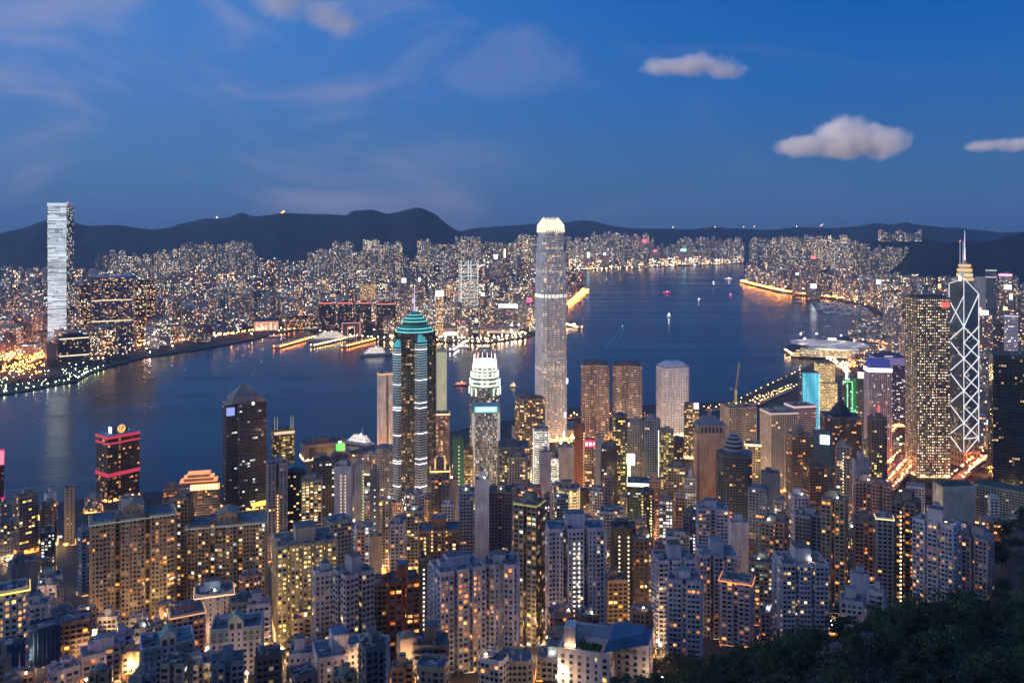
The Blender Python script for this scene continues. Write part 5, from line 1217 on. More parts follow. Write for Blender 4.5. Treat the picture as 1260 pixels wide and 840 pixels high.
R_(OT, 'tall grey tower with two lit bands near its top, right of the laced glass tower', 1213, 1226, 332, 2800, 'pier', 'rect', 'bluegrey', .9, 0, lit=.05, roof='none', zb=5)
R_(OB, 'long low green-roofed government hall, right of centre above the trees', 1147, 1200, 597, 1010, 'blank', 'rect', 'pale', .5, 34, roof='none', wc=(.40, .43, .40, .8))
R_(OB, 'long pale concrete wing with a green roof, stretching to the right edge', 1196, 1285, 601, 1010, 'band', 'rect', 'pale', .35, -12, lit=.08, pal='gold', roof='none', wc=(.38, .39, .33, .8))
R_('low_building', 'white stub tower house with a dark roof, far right', 1215, 1229, 611, 880, 'punch', 'rect', 'white', .9, 18, lit=.02, roof='pyr', big=.25)
R_('low_building', 'pink-lit colonial building with a red roof, far right', 1204, 1234, 640, 800, 'punch', 'L', 'pink', .8, 8, lit=.35, pal='orange', roof='pyr', big=.25)
R_('low_building', 'villa floodlit green, at the right edge', 1238, 1259, 636, 820, 'punch', 'rect', 'pale', .8, 0, lit=.02, roof='none', wc=(.45, .55, .32, .7))
R_('low_building', 'white tall-roofed villa block left of the pink-lit colonial one', 1140, 1164, 626, 800, 'punch', 'rect', 'lav', .9, 18, lit=.10, pal='gold', roof='core', big=.6)
R_('low_building', 'dark lavender terrace row below the pink-lit colonial one', 1163, 1206, 650, 760, 'grid', 'rect', 'lav', .7, -8, lit=.2, pal='orange', roof='plant')
R_('low_building', 'dark-roofed white cottage among the trees below the big gold-lit square', 1115, 1138, 598, 1040, 'punch', 'rect', 'lav', .9, 0, lit=.05, roof='pyr', big=.3)
R_(OB, 'long brownish block on the left shore with a bright green video screen', 369, 426, 544, 1420, 'blank', 'rect', 'tan', .5, 12, roof='mast', zb=5, wc=(.26, .20, .16, .7))
GS = REG[-1][0]
R_(AT, 'brown tower with piers edged by lit dots, right of the peach slab foot', 831, 843, 610, 830, 'pier', 'rect', 'pink', .9, 0, lit=.06, pal='gold', roof='plant')
R_(AT, 'sand-coloured tower with gold-lit flats, left of the peach slab', 822, 843, 574, 1000, 'band', 'rect', 'sand', .9, 0, lit=.3, pal='gold', roof='plant')
R_(AT, 'white ribbon-windowed tower hugging the left side of the peach slab', 842, 856, 588, 980, 'band', 'rect', 'pale', .9, 0, lit=.1, pal='white', roof='core')
R_(AT, 'small tower with white-lit dots and slanting bright stair windows, centre right', 811, 828, 614, 800, 'punch', 'rect', 'rose', .9, 0, lit=.5, pal='white', roof='core')
R_(AT, 'dark triangular-roofed tower with a dotted right edge, below the peach slab', 840, 859, 632, 780, 'punch', 'rect', 'slate', .9, -10, lit=.05, pal='white', roof='pyr', collit=(.95,), big=.6)
R_(AT, 'golden-beige tower low between the star-shaped one and the brown lattice', 500, 520, 628, 800, 'punch', 'rect', 'cream', .9, 0, lit=.25, pal='gold', roof='tank')
R_(AT, 'white gridded low tower left of the brown lattice one', 480, 497, 644, 740, 'grid', 'rect', 'lav', .9, 0, lit=.1, pal='mix', roof='tank')
R_(AT, 'rose-coloured narrow tower between two dark slim ones, left of the star-shaped one', 439, 449, 652, 720, 'punch', 'rect', 'pink', 1.0, 0, lit=.08, pal='orange', roof='plant')
R_(AT, 'beige windowless narrow slab above the dark blue glass apartment tower', 456, 470, 660, 690, 'blank', 'rect', 'beige', 1.0, 0, roof='plant')
R_(AT, 'black narrow tower with a column of white dots, left of the white curved-balcony twins', 515, 528, 690, 600, 'blank', 'rect', 'black', 1.0, 0, roof='plant')
R_(AB, 'lavender stepped roof block with a tall white stair house, bottom edge left of centre', 383, 450, 800, 430, 'punch', 'L', 'lav', .8, 10, lit=.05, roof='core', K=5, fw=.4)
R_(AB, 'blue-walled low block with an orange lamp, bottom edge right of the jade-gabled pair', 355, 388, 802, 440, 'punch', 'rect', 'lav', .8, -6, lit=.06, pal='orange', roof='plant', fw=.4, K=4)
R_(AB, 'pale penthouse block left of the cream lattice tower', 305, 332, 742, 520, 'band', 'rect', 'lav', .8, 0, lit=.2, pal='orange', roof='plant', K=8)

# ---- what single towers carry
def byl(s): return next(r[0] for r in REG if s in r[3])
def info(root):
    ch = next(c for c in root.children if c.name.startswith('wall')); co = np.array([v.co[:] for v in ch.data.vertices]); return co[:, 0].min(), co[:, 0].max(), co[:, 1].min(), co[:, 1].max(), co[:, 2].max()
def dots(s, us, col, step=3.4, strength=2.2, z0=.06, z1=.97, nm='stair_window', every=None, r=.55):
    """a column of separate lit stair windows"""
    root = byl(s); a, b, c, d, h = info(root); proto = None
    n = int((z1 - z0) * h / step); step = max(step, (z1 - z0) * h / 48)
    n = int((z1 - z0) * h / step)
    for u in us:
        for k in range(n):
            if proto is None:
                m = MB(); m.box(-r, r, -.12, .3, -r, r, (.1, .1, .1, .5), bottom=True); proto = m.build(nm, glow_mat(col, strength, False), root); o = proto
            else:
                o = bpy.data.objects.new(nm, proto.data); COL.objects.link(o); o.parent = root
            o.location = (a + (b - a) * u, c - .22, h * z0 + step * k)
dots('two dotted columns of white stair', (.36, .72), (1, .88, .62), 3.2)
dots('white tower with two dotted columns', (.42, .68), (1, .6, .24), 3.2, 1.8)
dots('blue-grey blank tower with a green-lit edge', (.9,), (.75, 1, .3), 3.4, 1.6)
dots('slim dark tower with sparse white lamps', (.5,), (1, .95, .8), 7, 2)
dots('black narrow tower with a column', (.5,), (1, .98, .85), 3.2, 2)
dots('beige windowless slab with one lit', (.82,), (1, .9, .5), 3.2, 2)
dots('dark red-brown slab with yellow dots', (.9,), (1, .85, .3), 4, 2.2, r=.8)
dots('tower wrapped in green netting', (.55,), (1, .95, .7), 5, 2.2, r=.6)
dots('tall plain beige slab', (.5,), (.04, .035, .03), 4, 0.0, nm='dark_window', r=.9)
dots('big blank peach', (.06,), (.05, .04, .03), 3.8, 0.0, nm='dark_window', r=.7)
dots('plain white cube', (.5,), (.05, .04, .04), 4.5, 0.0, .45, .75, nm='dark_window', r=.6)
dots('grey dotted stair core', (.46, .54), (1, .92, .7), 3.1, 2.0)
dots('dotted stair column and a lit podium', (.5,), (1, .9, .6), 3.6, 2.2)
dots('bright column of lit kitchens', (.42,), (1, .85, .5), 3.1, 2.6)
dots('grey slab tower with an orange-lit slot', (.5,), (1, .5, .16), 3.3, 2.2, z1=.75, r=.75)
dots('two yellow dotted columns', (.2, .85), (1, .9, .4), 3.2, 1.8)
def roofline(s, col, strength, t=.8, nm='roof_light', z=0.0, label=None, out=.4):
    root = byl(s); a, b, c, d, h = info(root); m = MB()
    m.box(a - out, b + out, c - out, c - .05, h - t + z, h + z + .1, (.3, .3, .3, .5), bottom=True); m.box(b + .05, b + out, c, d, h - t + z, h + z + .1, (.3, .3, .3, .5)); m.box(a - out, a - .05, c, d, h - t + z, h + z + .1, (.3, .3, .3, .5))
    o = m.build(nm, glow_mat(col, strength), root)
    if label: o['label'] = label
    return o
roofline('tall plain beige slab', (1, .5, .12), 1.2, 2.0)
roofline('rounded white balconies', (1, .75, .12), 1.6, .7)
roofline('curved lit parapet', (1, .6, .3), .9, .5)
roofline('white round-fronted roof block', (1, .6, .3), 1.4, .6)
roofline('orange-lit roof terrace, above', (1, .35, .1), 1.2, .6)
roofline('dark gold-crowned' if False else 'gold-lit crown of small turrets', (1, .6, .2), 2.0, 1.4)
roofline('gold-lit collar', (1, .7, .35), 2.0, 1.4)
roofline('blazing white roof', (1, 1, .85), 2.6, 3.5)
roofline('brightly lit crown, left of', (1, .85, .45), 1.6, 2.5)
roofline('pink and white striped', (1, .7, .72), .9, 2.0)
roofline('white lattice-faced office tower right', (1, .72, .55), .8, 1.5)
roofline('yellow-framed roof', (.8, .8, .2), .5, .6)
roofline('floodlit roof corner', (1, .8, .4), 1.3, .8)
for s in ('broad beige apartment', 'second of the gabled'): roofline(s, (.55, .75, .85), .35, .5)
roofline('neon-lit top', (1, .35, .6), 2.4, 6)
roofline('two lit bands near', (.9, .9, .8), .8, 3); roofline('two lit bands near', (.9, .9, .8), .8, 3, z=-22)
roofline('narrow white striped', (1, .8, 1), 1.0, 2)
def turret(s):
    root = byl(s); a, b, c, d, h = info(root)
    for u in (.25, .75):
        m = MB(); x = a + (b - a) * u; m.box(x - .9, x + .9, c + 1, c + 3, h, h + 13, (.5, .4, .3, .5), (.9, .5, .16)); m.build('lit_turret', PAINT, root)
    m = MB(); m.box(a + (b - a) * .32, a + (b - a) * .68, c + 3, d - 2, h, h + 11, (.10, .10, .12, .6)); m.build('plant_room', PAINT, root)
turret('gold-lit crown of small turrets')
def jade_gable(s):
    root = byl(s); a, b, c, d, h = info(root); w = b - a; jc = (.16, .30, .30, .6)
    m = MB()
    for (u0, u1) in ((.02, .36), (.64, .98)):
        x0, x1 = a + w * u0, a + w * u1; n = 7
        for k in range(n + 1): x = x0 + (x1 - x0) * k / n; m.box(x - .12, x + .12, c - .45, c - .1, h - 5.5, h + .8, jc)
        for k in range(5): m.box(x0, x1, c - .5, c - .12, h - 5.5 + k * 1.5, h - 5.25 + k * 1.5, jc)
    m.build('jade_trellis', PAINT, root)
    m = MB(); xc = a + w * .5; g = w * .14
    m.box(xc - g, xc + g, c - .6, c + w * .25, h, h + 5, (.34, .38, .42, .7))
    for k in (-1, 1): m.box(xc + k * g * .5 - g * .3, xc + k * g * .5 + g * .3, c - .7, c - .58, h + 1, h + 4, (.04, .06, .08, .2))
    m.quads([[(xc - g * 1.15, c - .9, h + 4.8), (xc - g * 1.15, c + w * .27, h + 4.8), (xc, c + w * .27, h + 9.5), (xc, c - .9, h + 9.5)], [(xc, c - .9, h + 9.5), (xc, c + w * .27, h + 9.5), (xc + g * 1.15, c + w * .27, h + 4.8), (xc + g * 1.15, c - .9, h + 4.8)]], jc)
    m.poly([(xc - g * 1.1, c - .62, h + 4.9), (xc + g * 1.1, c - .62, h + 4.9), (xc, c - .62, h + 9.3)], (.34, .44, .46, .6)); m.build('gabled_dormer', PAINT, root)
jade_gable('the left one of two'); jade_gable('the right one of two')
# peach slab: temple attic
def attic(T):
    w, d, h = T['w'], T['d'], T['h']; m = MB()
    m.box(-w * .44, w * .5, -d * .45, d * .45, h + .02, h + 9, (.44, .33, .27, .7)); m.box(-w * .5, w * .54, -d * .5, d * .5, h + 9, h + 10.5, (.34, .30, .30, .7))
    m.prism([(x * .9, y * .9) for x, y in rect(w, d)], h + 10.5, h + 19, (.20, .21, .26, .7), top=[(x * .42, y * .42) for x, y in rect(w, d)]); m.box(-w * .06, w * .06, -d * .06, d * .06, h + 19, h + 25, (.28, .28, .32, .7)); part(T, 'attic', m)
    m = MB()
    for k in range(6): x = -w * .34 + k * w * .13; m.box(x, x + w * .06, -d * .45 - .3, -d * .45 - .05, h + 1.5, h + 7.5, (.04, .035, .03, .3)); 
    part(T, 'attic_openings', m)
attic(PEACH)
def ringdome(T):
    w, d, h = T['w'], T['d'], T['h']; z = h; r = w * .27
    for k, (s, dz) in enumerate(((1.0, 7), (1.0, 5), (.88, 4.5), (.66, 4), (.4, 3))):
        c = [(r * s * cos(2 * pi * i / 18), r * s * sin(2 * pi * i / 18) + d * .05) for i in range(18)]
        m = MB(); m.prism(c, z, z + dz * .7, (.05, .065, .095, .2), top=[(x * .95, y * .95) for x, y in c]); m.prism([(x * 1.04, y * 1.04) for x, y in c], z + dz * .7, z + dz, (.36, .38, .46, .5)); part(T, 'dome_ring', m); z += dz
    m = MB(); m.bar((0, d * .05, z), (0, d * .05, z + 16), .5, (.3, .32, .38, .4), r2=.1); part(T, 'spike', m)
    m = MB(); m.box(-w * .5, w * .5, -d * .5, -d * .1, h + .02, h + 5, (.07, .09, .13, .3)); part(T, 'parapet', m)
    panel(T, 'lit_sign', -w * .10, -w * .06, -d * .5 - .6, h * .18, h * .36, (1, .95, .85), 1.6, sample=False); panel(T, 'red_sign', -w * .22, w * .02, -d * .5 - .7, h * .36, h * .385, (1, .2, .08), 1.4, sample=False)
ringdome(DOME)
def conedome(T):
    w, d, h = T['w'], T['d'], T['h']; m = MB(); r = w * .30; n = 16
    prof = [(1.0, 0), (1.02, 4), (.8, 9), (.5, 14), (.22, 19), (.05, 26)]
    for (r0, z0), (r1, z1) in zip(prof, prof[1:]): m.prism([(r * r0 * cos(2 * pi * i / n), r * r0 * sin(2 * pi * i / n)) for i in range(n)], h + z0, h + z1, (.035, .04, .05, .4), top=[(r * r1 * cos(2 * pi * i / n), r * r1 * sin(2 * pi * i / n)) for i in range(n)], cap=(r1 < .1))
    part(T, 'conical_dome', m)
conedome(DDOME)
# red sign with three white characters
w, d, h = RED['w'], RED['d'], RED['h']
o = panel(RED, 'sign_board', -w * .5, w * .5, -d / 2 - 1.0, h - 8.5, h + 1.5, (1, .02, .10), 1.1, 'glowing red sign board')
q = w * .105; z0 = h - 5.6
def ch(cx, S): return [(cx + a * q, z0 + b * q, cx + c * q, z0 + e * q) for a, b, c, e in S]
strokes(RED, 'sign_characters', ch(-w * .31, [(-.9, 2, .9, 2), (-.7, 1, .7, 1), (-1, 0, 1, 0), (0, 2, 0, 0)]) + ch(0, [(-.9, 2, .9, 2), (-.9, 1, .9, 1), (-.9, 0, .9, 0), (0, 2, 0, 0), (-.9, 2, -.9, 1)]) + ch(w * .31, [(0, 2.1, -1, 0), (0, 2.1, 1, 0), (-.6, .9, .6, .9), (-.9, 1.5, .9, 1.5)]), -d / 2 - 1.7, .42, (1, .9, .92), 3, 'three white characters')
panel(SCREEN, 'video_screen', -SCREEN['w'] * .12, SCREEN['w'] * .36, -SCREEN['d'] / 2 - .6, SCREEN['h'] - 12, SCREEN['h'] - 1.5, (.86, 1, 1), 3.0, 'square white screen')
# cyan video wall
w, d, h = LED['w'], LED['d'], LED['h']; m = MB(); rng = np.random.RandomState(3)
nx, nz = 22, 40; zb_ = h * .02
for i in range(nx):
    for k in range(nz):
        x0, x1 = -w / 2 + w * i / nx, -w / 2 + w * (i + 1) / nx; a, b = h * .0 + h * k / nz, h * (k + 1) / nz
        f = k / nz; wv = .5 + .5 * sin(i * .35 + k * .22)
        c = np.array((.06, .42, .62)) + wv * np.array((.10, .28, .26))
        if f < .30: c = np.array((.9, 1, 1.0)) * (1.3 if f > .1 else .9)
        if f < .04: c = np.array((.1, .5, .7))
        m.quads([[(x0, -d / 2 - .5, a), (x1, -d / 2 - .5, a), (x1, -d / 2 - .5, b), (x0, -d / 2 - .5, b)]], (.05, .05, .05, .4), c)
o = part(LED, 'video_wall', m); o['label'] = 'cyan video wall with a white lower part'
panel(LED, 'lit_edge', w / 2 - .8, w / 2, -d / 2 - .7, -20, h, (.4, .85, 1), 1.6, sample=False)
w, d, h = NEON['w'], NEON['d'], NEON['h']
strokes(NEON, 'neon_frame', [(-w * .42, h * .95, w * .02, h * .95), (-w * .22, h * .92, -w * .22, h * .55), (w * .02, h * .95, w * .02, h * .60), (-w * .22, h * .55, w * .16, h * .55), (w * .16, h * .58, w * .16, h * .40), (w * .02, h * .62, w * .02, h * .5)], -d / 2 - 1.2, .9, (.2, 1, .35), 1.9, 'green neon frame')
m = MB(); m.box(w * .03, w * .22, -d / 2 - .9, -d / 2 - .7, h * .35, h * .98, (.02, .22, .08, .5), (.01, .10, .03)); part(NEON, 'green_panel', m)
panel(NEON, 'lit_sign', -w * .32, -w * .20, -d / 2 - 1.2, h - 3, h + 14, (.75, 1, .95), 2.6); panel(NEON, 'billboard', w * .28, w * .62, -d / 2 - 1.2, h + 1, h + 12, (.95, 1, .8), 1.3)
w, d, h = BLUE['w'], BLUE['d'], BLUE['h']
roofline('blazing blue-white', (.78, .82, 1), 3.4, 6)
m = MB(); m.box(-w / 2 + 2, w / 2 - 2, -d / 2 + 2, d / 2 - 2, h, h + 13, (.08, .09, .25, .5), (.02, .03, .18)); part(BLUE, 'plant_room', m)
panel(BLUE, 'red_light_strip', -w * .12, -w * .02, -d / 2 - .9, h * .05, h * .62, (1, .18, .12), .9, sample=False)
roofline('wide purple-lit', (.45, .32, .85), .35, 14, z=-1)
strokes(PURP, 'sign_lettering', [(-PURP['w'] * .2 + k * 2.2, PURP['h'] + 1, -PURP['w'] * .2 + k * 2.2 + 1.2, PURP['h'] + 3) for k in range(7)], -PURP['d'] / 2 - .8, .5, (.9, .9, 1), 1.6)
w, d, h = GOLDFRONT['w'], GOLDFRONT['d'], GOLDFRONT['h']
panel(GOLDFRONT, 'lit_edge', -w / 2, -w / 2 + .8, -d / 2 - .7, 0, h + 2, (1, .95, .7), 2.4, sample=False)
a, b, c, d, h = info(GS); GST = dict(root=GS)
panel(GST, 'video_screen', b - 17, b - 3, c - .8, h - 13, h - 2, (.10, 1, .10), 1.6, 'bright green screen'); panel(GST, 'lit_sign', b - 13, b - 8, c - .8, h - 1, h + 3, (.9, .75, 1), 2)
m = MB(); m.box(a + 8, b - 22, c - .3, c - .06, h - 26, h - 4, (.06, .06, .04, .2)); m.build('ribbon_window', PAINT, GS)
r = byl('right of the white porthole'); a, b, c, d, h = info(r); panel(dict(root=r), 'lit_sign', b - 9, b - 1, c - .8, h - 6, h + 4, (1, .5, .62), 2.4, 'pink sign box')
r = byl('small domed cap'); a, b, c, d, h = info(r); m = MB(); m.box(b - 2, b + 8, c - 8, c - 2, h - 62, h - 48, (.6, .6, .55, .5)); o = m.build('floodlit_box', glow_mat((1, .96, .72), 2.2), r)
m = MB(); m.box(b - 1, b + 3, c - 3, c - 2, h - 95, h - 58, (.6, .6, .5, .5)); m.build('lit_strip', glow_mat((1, 1, .7), 1.6, False), r)
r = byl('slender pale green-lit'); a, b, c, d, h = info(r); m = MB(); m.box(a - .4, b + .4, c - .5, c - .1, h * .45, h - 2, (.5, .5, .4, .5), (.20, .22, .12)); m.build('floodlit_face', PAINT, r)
r = byl('curved teal roof'); a, b, c, d, h = info(r); m = MB(); w = b - a
for k in range(8):
    t0, t1 = pi * k / 8, pi * (k + 1) / 8; xm = (a + b) / 2
    m.quads([[(xm - w / 2 * cos(t0), c, h + 5 * sin(t0)), (xm - w / 2 * cos(t1), c, h + 5 * sin(t1)), (xm - w / 2 * cos(t1), d, h + 5 * sin(t1)), (xm - w / 2 * cos(t0), d, h + 5 * sin(t0))][::-1]], (.03, .16, .2, .5))
m.poly([((a + b) / 2 - w / 2 * cos(pi * k / 8), c, h + 5 * sin(pi * k / 8)) for k in range(8, -1, -1)], (.03, .12, .15, .5)); m.build('curved_roof', PAINT, r)
for s in ('long low green-roofed', 'long pale concrete wing'):
    r = byl(s); a, b, c, d, h = info(r); m = MB(); m.prism([(a, c), (b, c), (b, d), (a, d)], h + .3, h + 4.5, (.05, .10, .08, .8), top=[(a + 4, c + (d - c) * .4), (b - 4, c + (d - c) * .4), (b - 4, d - (d - c) * .4), (a + 4, d - (d - c) * .4)]); m.build('green_roof', PAINT, r)
r = byl('villa floodlit green'); a, b, c, d, h = info(r); m = MB(); m.box(a + 1, b - 1, c - 3, c - 2.4, .5, 1.5, (.5, .5, .3, .5)); m.build('floodlight', glow_mat((.7, 1, .2), 14), r)
r = byl('blue metal roof'); a, b, c, d, h = info(r)
m = MB(); m.prism([(a + (b - a) * .52, c + 1), (b - 1, c + (d - c) * .5), (b - 1, d - 1), (a + (b - a) * .52, d - 1)], h + 1.3, h + 5, (.06, .13, .22, .5), top=[(a + (b - a) * .56, c + 6), (b - 4, c + (d - c) * .6), (b - 4, d - 3), (a + (b - a) * .56, d - 3)]); m.build('blue_metal_roof', PAINT, r)
m = MB(); m.box(a + 3, a + (b - a) * .2, c + 3, c + 10, h + .02, h + 11, (.44, .42, .46, .7)); m.build('stair_house', PAINT, r)
m = MB(); m.box(a + 4, a + 9, c + 1, c + 2, h + 2.2, h + 2.8, (.4, .3, .1, .5)); m.build('roof_lamp', glow_mat((1, .55, .18), 14), r)
rng = np.random.RandomState(8); m = MB()
for k in range(160):
    x, y = a + (b - a) * rng.uniform(.24, .48), c + rng.uniform(2, 9); s = rng.uniform(.3, .7); z = h + rng.uniform(.2, 1.8)
    v = rng.randn(3, ) ; v /= np.linalg.norm(v); u = np.cross(v, (0, .3, 1)); u /= np.linalg.norm(u); q_ = np.cross(v, u); P = np.array((x, y, z))
    m.quads([[P - u * s - q_ * s, P + u * s - q_ * s, P + u * s + q_ * s, P - u * s + q_ * s]], (.05, .09, .02, .8))
m.build('roof_garden', PAINT, r)
# ------------------------------------------------------------------ infill of the near city
rng = np.random.RandomState(21)
FILL_LOOKS = {'pale': 'pale', 'beige': 'beige', 'lav': 'lavender grey', 'slate': 'dark slate', 'tan': 'tan', 'rose': 'dusky pink', 'grey': 'grey', 'dark': 'nearly black', 'brown': 'brown', 'bluegrey': 'blue-grey', 'white': 'white', 'cream': 'cream'}
STY = {'grid': 'lattice-fronted', 'band': 'ribbon-windowed', 'punch': 'plain-walled', 'pier': 'ribbed', 'glass': 'glassy'}
# the roofline the listed towers leave room for: photo row above which infill must not reach, by column
CAP = [(-50, 700), (40, 690), (120, 700), (200, 690), (330, 680), (380, 610), (440, 615), (480, 600), (560, 625), (640, 600), (700, 590), (760, 610), (860, 640), (930, 600), (1000, 590), (1060, 600), (1100, 640), (1120, 660), (1300, 700)]
def free(x, y, r):
    for (a, b, c) in FOOT:
        if hypot(a - x, b - y) < r + c: return False
    return True
nfill = 0; tries = 0
while nfill < 215 and tries < 26000:
    tries += 1
    D = rng.uniform(395, 620) if nfill < 75 else rng.uniform(560, 1500); p = rng.uniform(-20, 1120) if nfill >= 75 else rng.uniform(-20, 800)
    if D < 620 and p > interp([(395, 700), (450, 800), (540, 900), (620, 1060)], D): continue
    if D > interp(SHORE, p) - 70: continue
    if p > 1085 and D > 900 or (p > 1080 and D < 780): continue
    g = zt(gx(p, D), D); s = rng.uniform(13, 24) if D > 620 else rng.uniform(11, 18)
    if not free(gx(p, D), D, s * .62): continue
    ylim = interp(CAP, p) + (30 if D < 800 else 0)
    if D < 620: ylim = max(ylim, rng.uniform(745, 800) if D > 500 else rng.uniform(785, 822))
    if D > 900 and p < 300: ylim = interp([(-50, 615), (60, 622), (120, 612), (200, 618), (300, 622)], p)
    if D > 1230: ylim = max(560, ylim - 60) if p < 950 else 545
    for (a_, b_, yy_, D_) in NEAR:
        if D_ < 640 and D_ > D - 5 and a_ - 8 < p < b_ + 8: ylim = max(ylim, yy_ + (34 if D_ < 480 else 70))
    zmax = H - (ylim - YH) / F * D; h = min(rng.uniform(22, 75) if D > 620 else rng.uniform(30, 90), zmax - g)
    if h < 7.5: continue
    k = list(FILL_LOOKS)[rng.randint(len(FILL_LOOKS))]; st = list(STY)[rng.randint(5)]
    y = YH + (H - g - h) * F / (D + 6); px = s / D * F / 2
    tall = 'tower' if h > 45 else 'block'
    nm = AT if tall == 'tower' else AB
    vis = ['flat roof', 'roof tanks', 'small mast', 'roof house'][rng.randint(4)]
    rf = {'flat roof': 'none', 'roof tanks': 'tank', 'small mast': 'mast', 'roof house': 'core'}[vis]
    pal = ['orange', 'gold', 'mix', 'warm', 'white'][rng.randint(5)]
    lk = '%s %s city %s with a %s' % (FILL_LOOKS[k], STY[st], tall, vis) if vis != 'roof tanks' else '%s %s city %s with roof tanks' % (FILL_LOOKS[k], STY[st], tall)
    T = tower(nm, lk, p - px, p + px, y, D, st, ['rect', 'notch', 'cham', 'L'][rng.randint(4)], k, rng.uniform(.7, 1.0), rng.uniform(-28, 28), lit=rng.uniform(.08, .30) if D > 620 else rng.uniform(.05, .14), pal=pal, strg=1.5, roof=rf, bay=2.8, big=.6, group='other buildings of the near city')
    T['root']['auto'] = 1; nfill += 1

# ------------------------------------------------------------------ across the harbour
FCOL = [(.42, .37, .31), (.52, .46, .38), (.34, .30, .26), (.58, .55, .52), (.22, .20, .19), (.46, .38, .34), (.42, .42, .43), (.18, .17, .18)]
def far_box(mb, P, z0, z1, col, cell, litp, cap=True):
    n = len(P); Q, U = [], []; u = 0.0
    for i in range(n):
        a, b = P[i], P[(i + 1) % n]; l = hypot(b[0] - a[0], b[1] - a[1])
        Q.append([(*a, z0), (*b, z0), (*b, z1), (*a, z1)]); U.append([(u, 0), (u + l, 0), (u + l, z1 - z0), (u, z1 - z0)]); u += l + 17.3
    mb.quads(Q, col, uv=U, cell=cell, litp=litp)
    if cap: mb.poly([(*p, z1) for p in P], (col[0] * .5, col[1] * .5, col[2] * .5, .9))
def rot_pts(P, a, ox=0, oy=0): return [(x * cos(a) - y * sin(a) + ox, x * sin(a) + y * cos(a) + oy) for x, y in P]
def far_tower(mb, x, y, w, d, h, a, rng, z0=3, prob=None, st=None, cw=None, plan=None, col=None, warm=None):
    c = FCOL[rng.randint(len(FCOL))] if col is None else col
    c = (*(np.array(c) * (rng.uniform(.5, 1.05) if y > 5000 else rng.uniform(.65, 1.45))), .8)
    prob = rng.uniform(.14, .42) if prob is None else prob
    st = (rng.uniform(1.4, 3.4) if y < 5000 else rng.uniform(1.6, 4.0)) if st is None else st
    sc_ = max(1.0, hypot(x, y) / 3600)
    cell = ((cw or rng.uniform(4.2, 6.0)) * sc_, rng.uniform(3.8, 5.2) * sc_, rng.uniform(0, 900)); bl = fbm(x * .0016 + 5, y * .0016 + 3, 3); prob = prob * (.35 + 1.3 * bl); st = st * (.35 + 1.9 * bl); lp = (prob, st, warm if warm is not None else rng.choice([0, 0, .25, .5]))
    pk = plan or ('rect' if rng.rand() < .55 else 'cross')
    P = plan_pts(pk, w, d)
    far_box(mb, rot_pts(P, a, x, y), z0, z0 + h, c, cell, lp)
    q = rng.uniform(.3, .6); far_box(mb, rot_pts(rect(w * q, d * q), a, x, y), z0 + h, z0 + h + rng.uniform(4, 9), c, (0, 0, 0), (0, 0, 0))
    return c
KP = [(gx(p, D_at(y)), D_at(y)) for p, y in KOW]; NP_ = [(gx(p, D_at(y)), D_at(y)) for p, y in NPT]
def inside(x, y, P):
    c = False; j = len(P) - 1
    for i in range(len(P)):
        if (P[i][1] > y) != (P[j][1] > y) and x < (P[j][0] - P[i][0]) * (y - P[i][1]) / (P[j][1] - P[i][1]) + P[i][0]: c = not c
        j = i
    return c
def shore_dist(x, y, P):
    m = 1e9
    for i in range(len(P)):
        a, b = P[i], P[(i + 1) % len(P)]; dx, dy = b[0] - a[0], b[1] - a[1]; t = max(0, min(1, ((x - a[0]) * dx + (y - a[1]) * dy) / (dx * dx + dy * dy + 1e-9)))
        m = min(m, hypot(x - a[0] - t * dx, y - a[1] - t * dy))
    return m
def far_thing(look, x0, x1, ytop, D, ratio=.7, rot=0, prob=.3, st=2.2, col=(.35, .3, .25), plan='rect', name='apartment_tower', cw=None, group=None, auto=False, z0=3):
    """one building of the far shore as its own thing: facade and roof house"""
    pxc = (x0 + x1) / 2; az = atan2(gx(pxc, D), D); w = (x1 - x0) / F * D * cos(az) / (abs(cos(radians(rot))) + ratio * abs(sin(radians(rot)))); d = w * ratio
    X, Y = gx(pxc, D), D; h = H - (ytop - YH) / F * D - z0
    r = np.random.RandomState(int(x0 * 31 + ytop * 3 + D) % 99991)
    root = thing(name, look, CATS.get(name, name.replace('_', ' ')), (X, Y, z0), -az + radians(rot), group)
    m = MB(); c = (*col, .7); cell = (cw or 4.6, 4.2, r.uniform(0, 900)); far_box(m, plan_pts(plan, w, d), 0, h, c, cell, (prob, st, 0)); m.build('wall', FAR, root)
    m = MB(); q = r.uniform(.35, .6); m.box(-w * q / 2, w * q / 2, -d * q / 2, d * q / 2, h + .02, h + r.uniform(4, 8), (c[0] * .8, c[1] * .8, c[2] * .8, .8)); m.build('plant_room', PAINT, root)
    REG.append((root, pxc, ytop, look, name)); FARFOOT.append((X, Y, max(w, d) * .6))
    if auto: root['auto'] = 1
    return dict(root=root, w=w, d=d, h=h)
FARFOOT = []
def ffree(x, y, r):
    for a, b, c in FARFOOT:
        if abs(a - x) < r + c and hypot(a - x, b - y) < r + c: return False
    return True
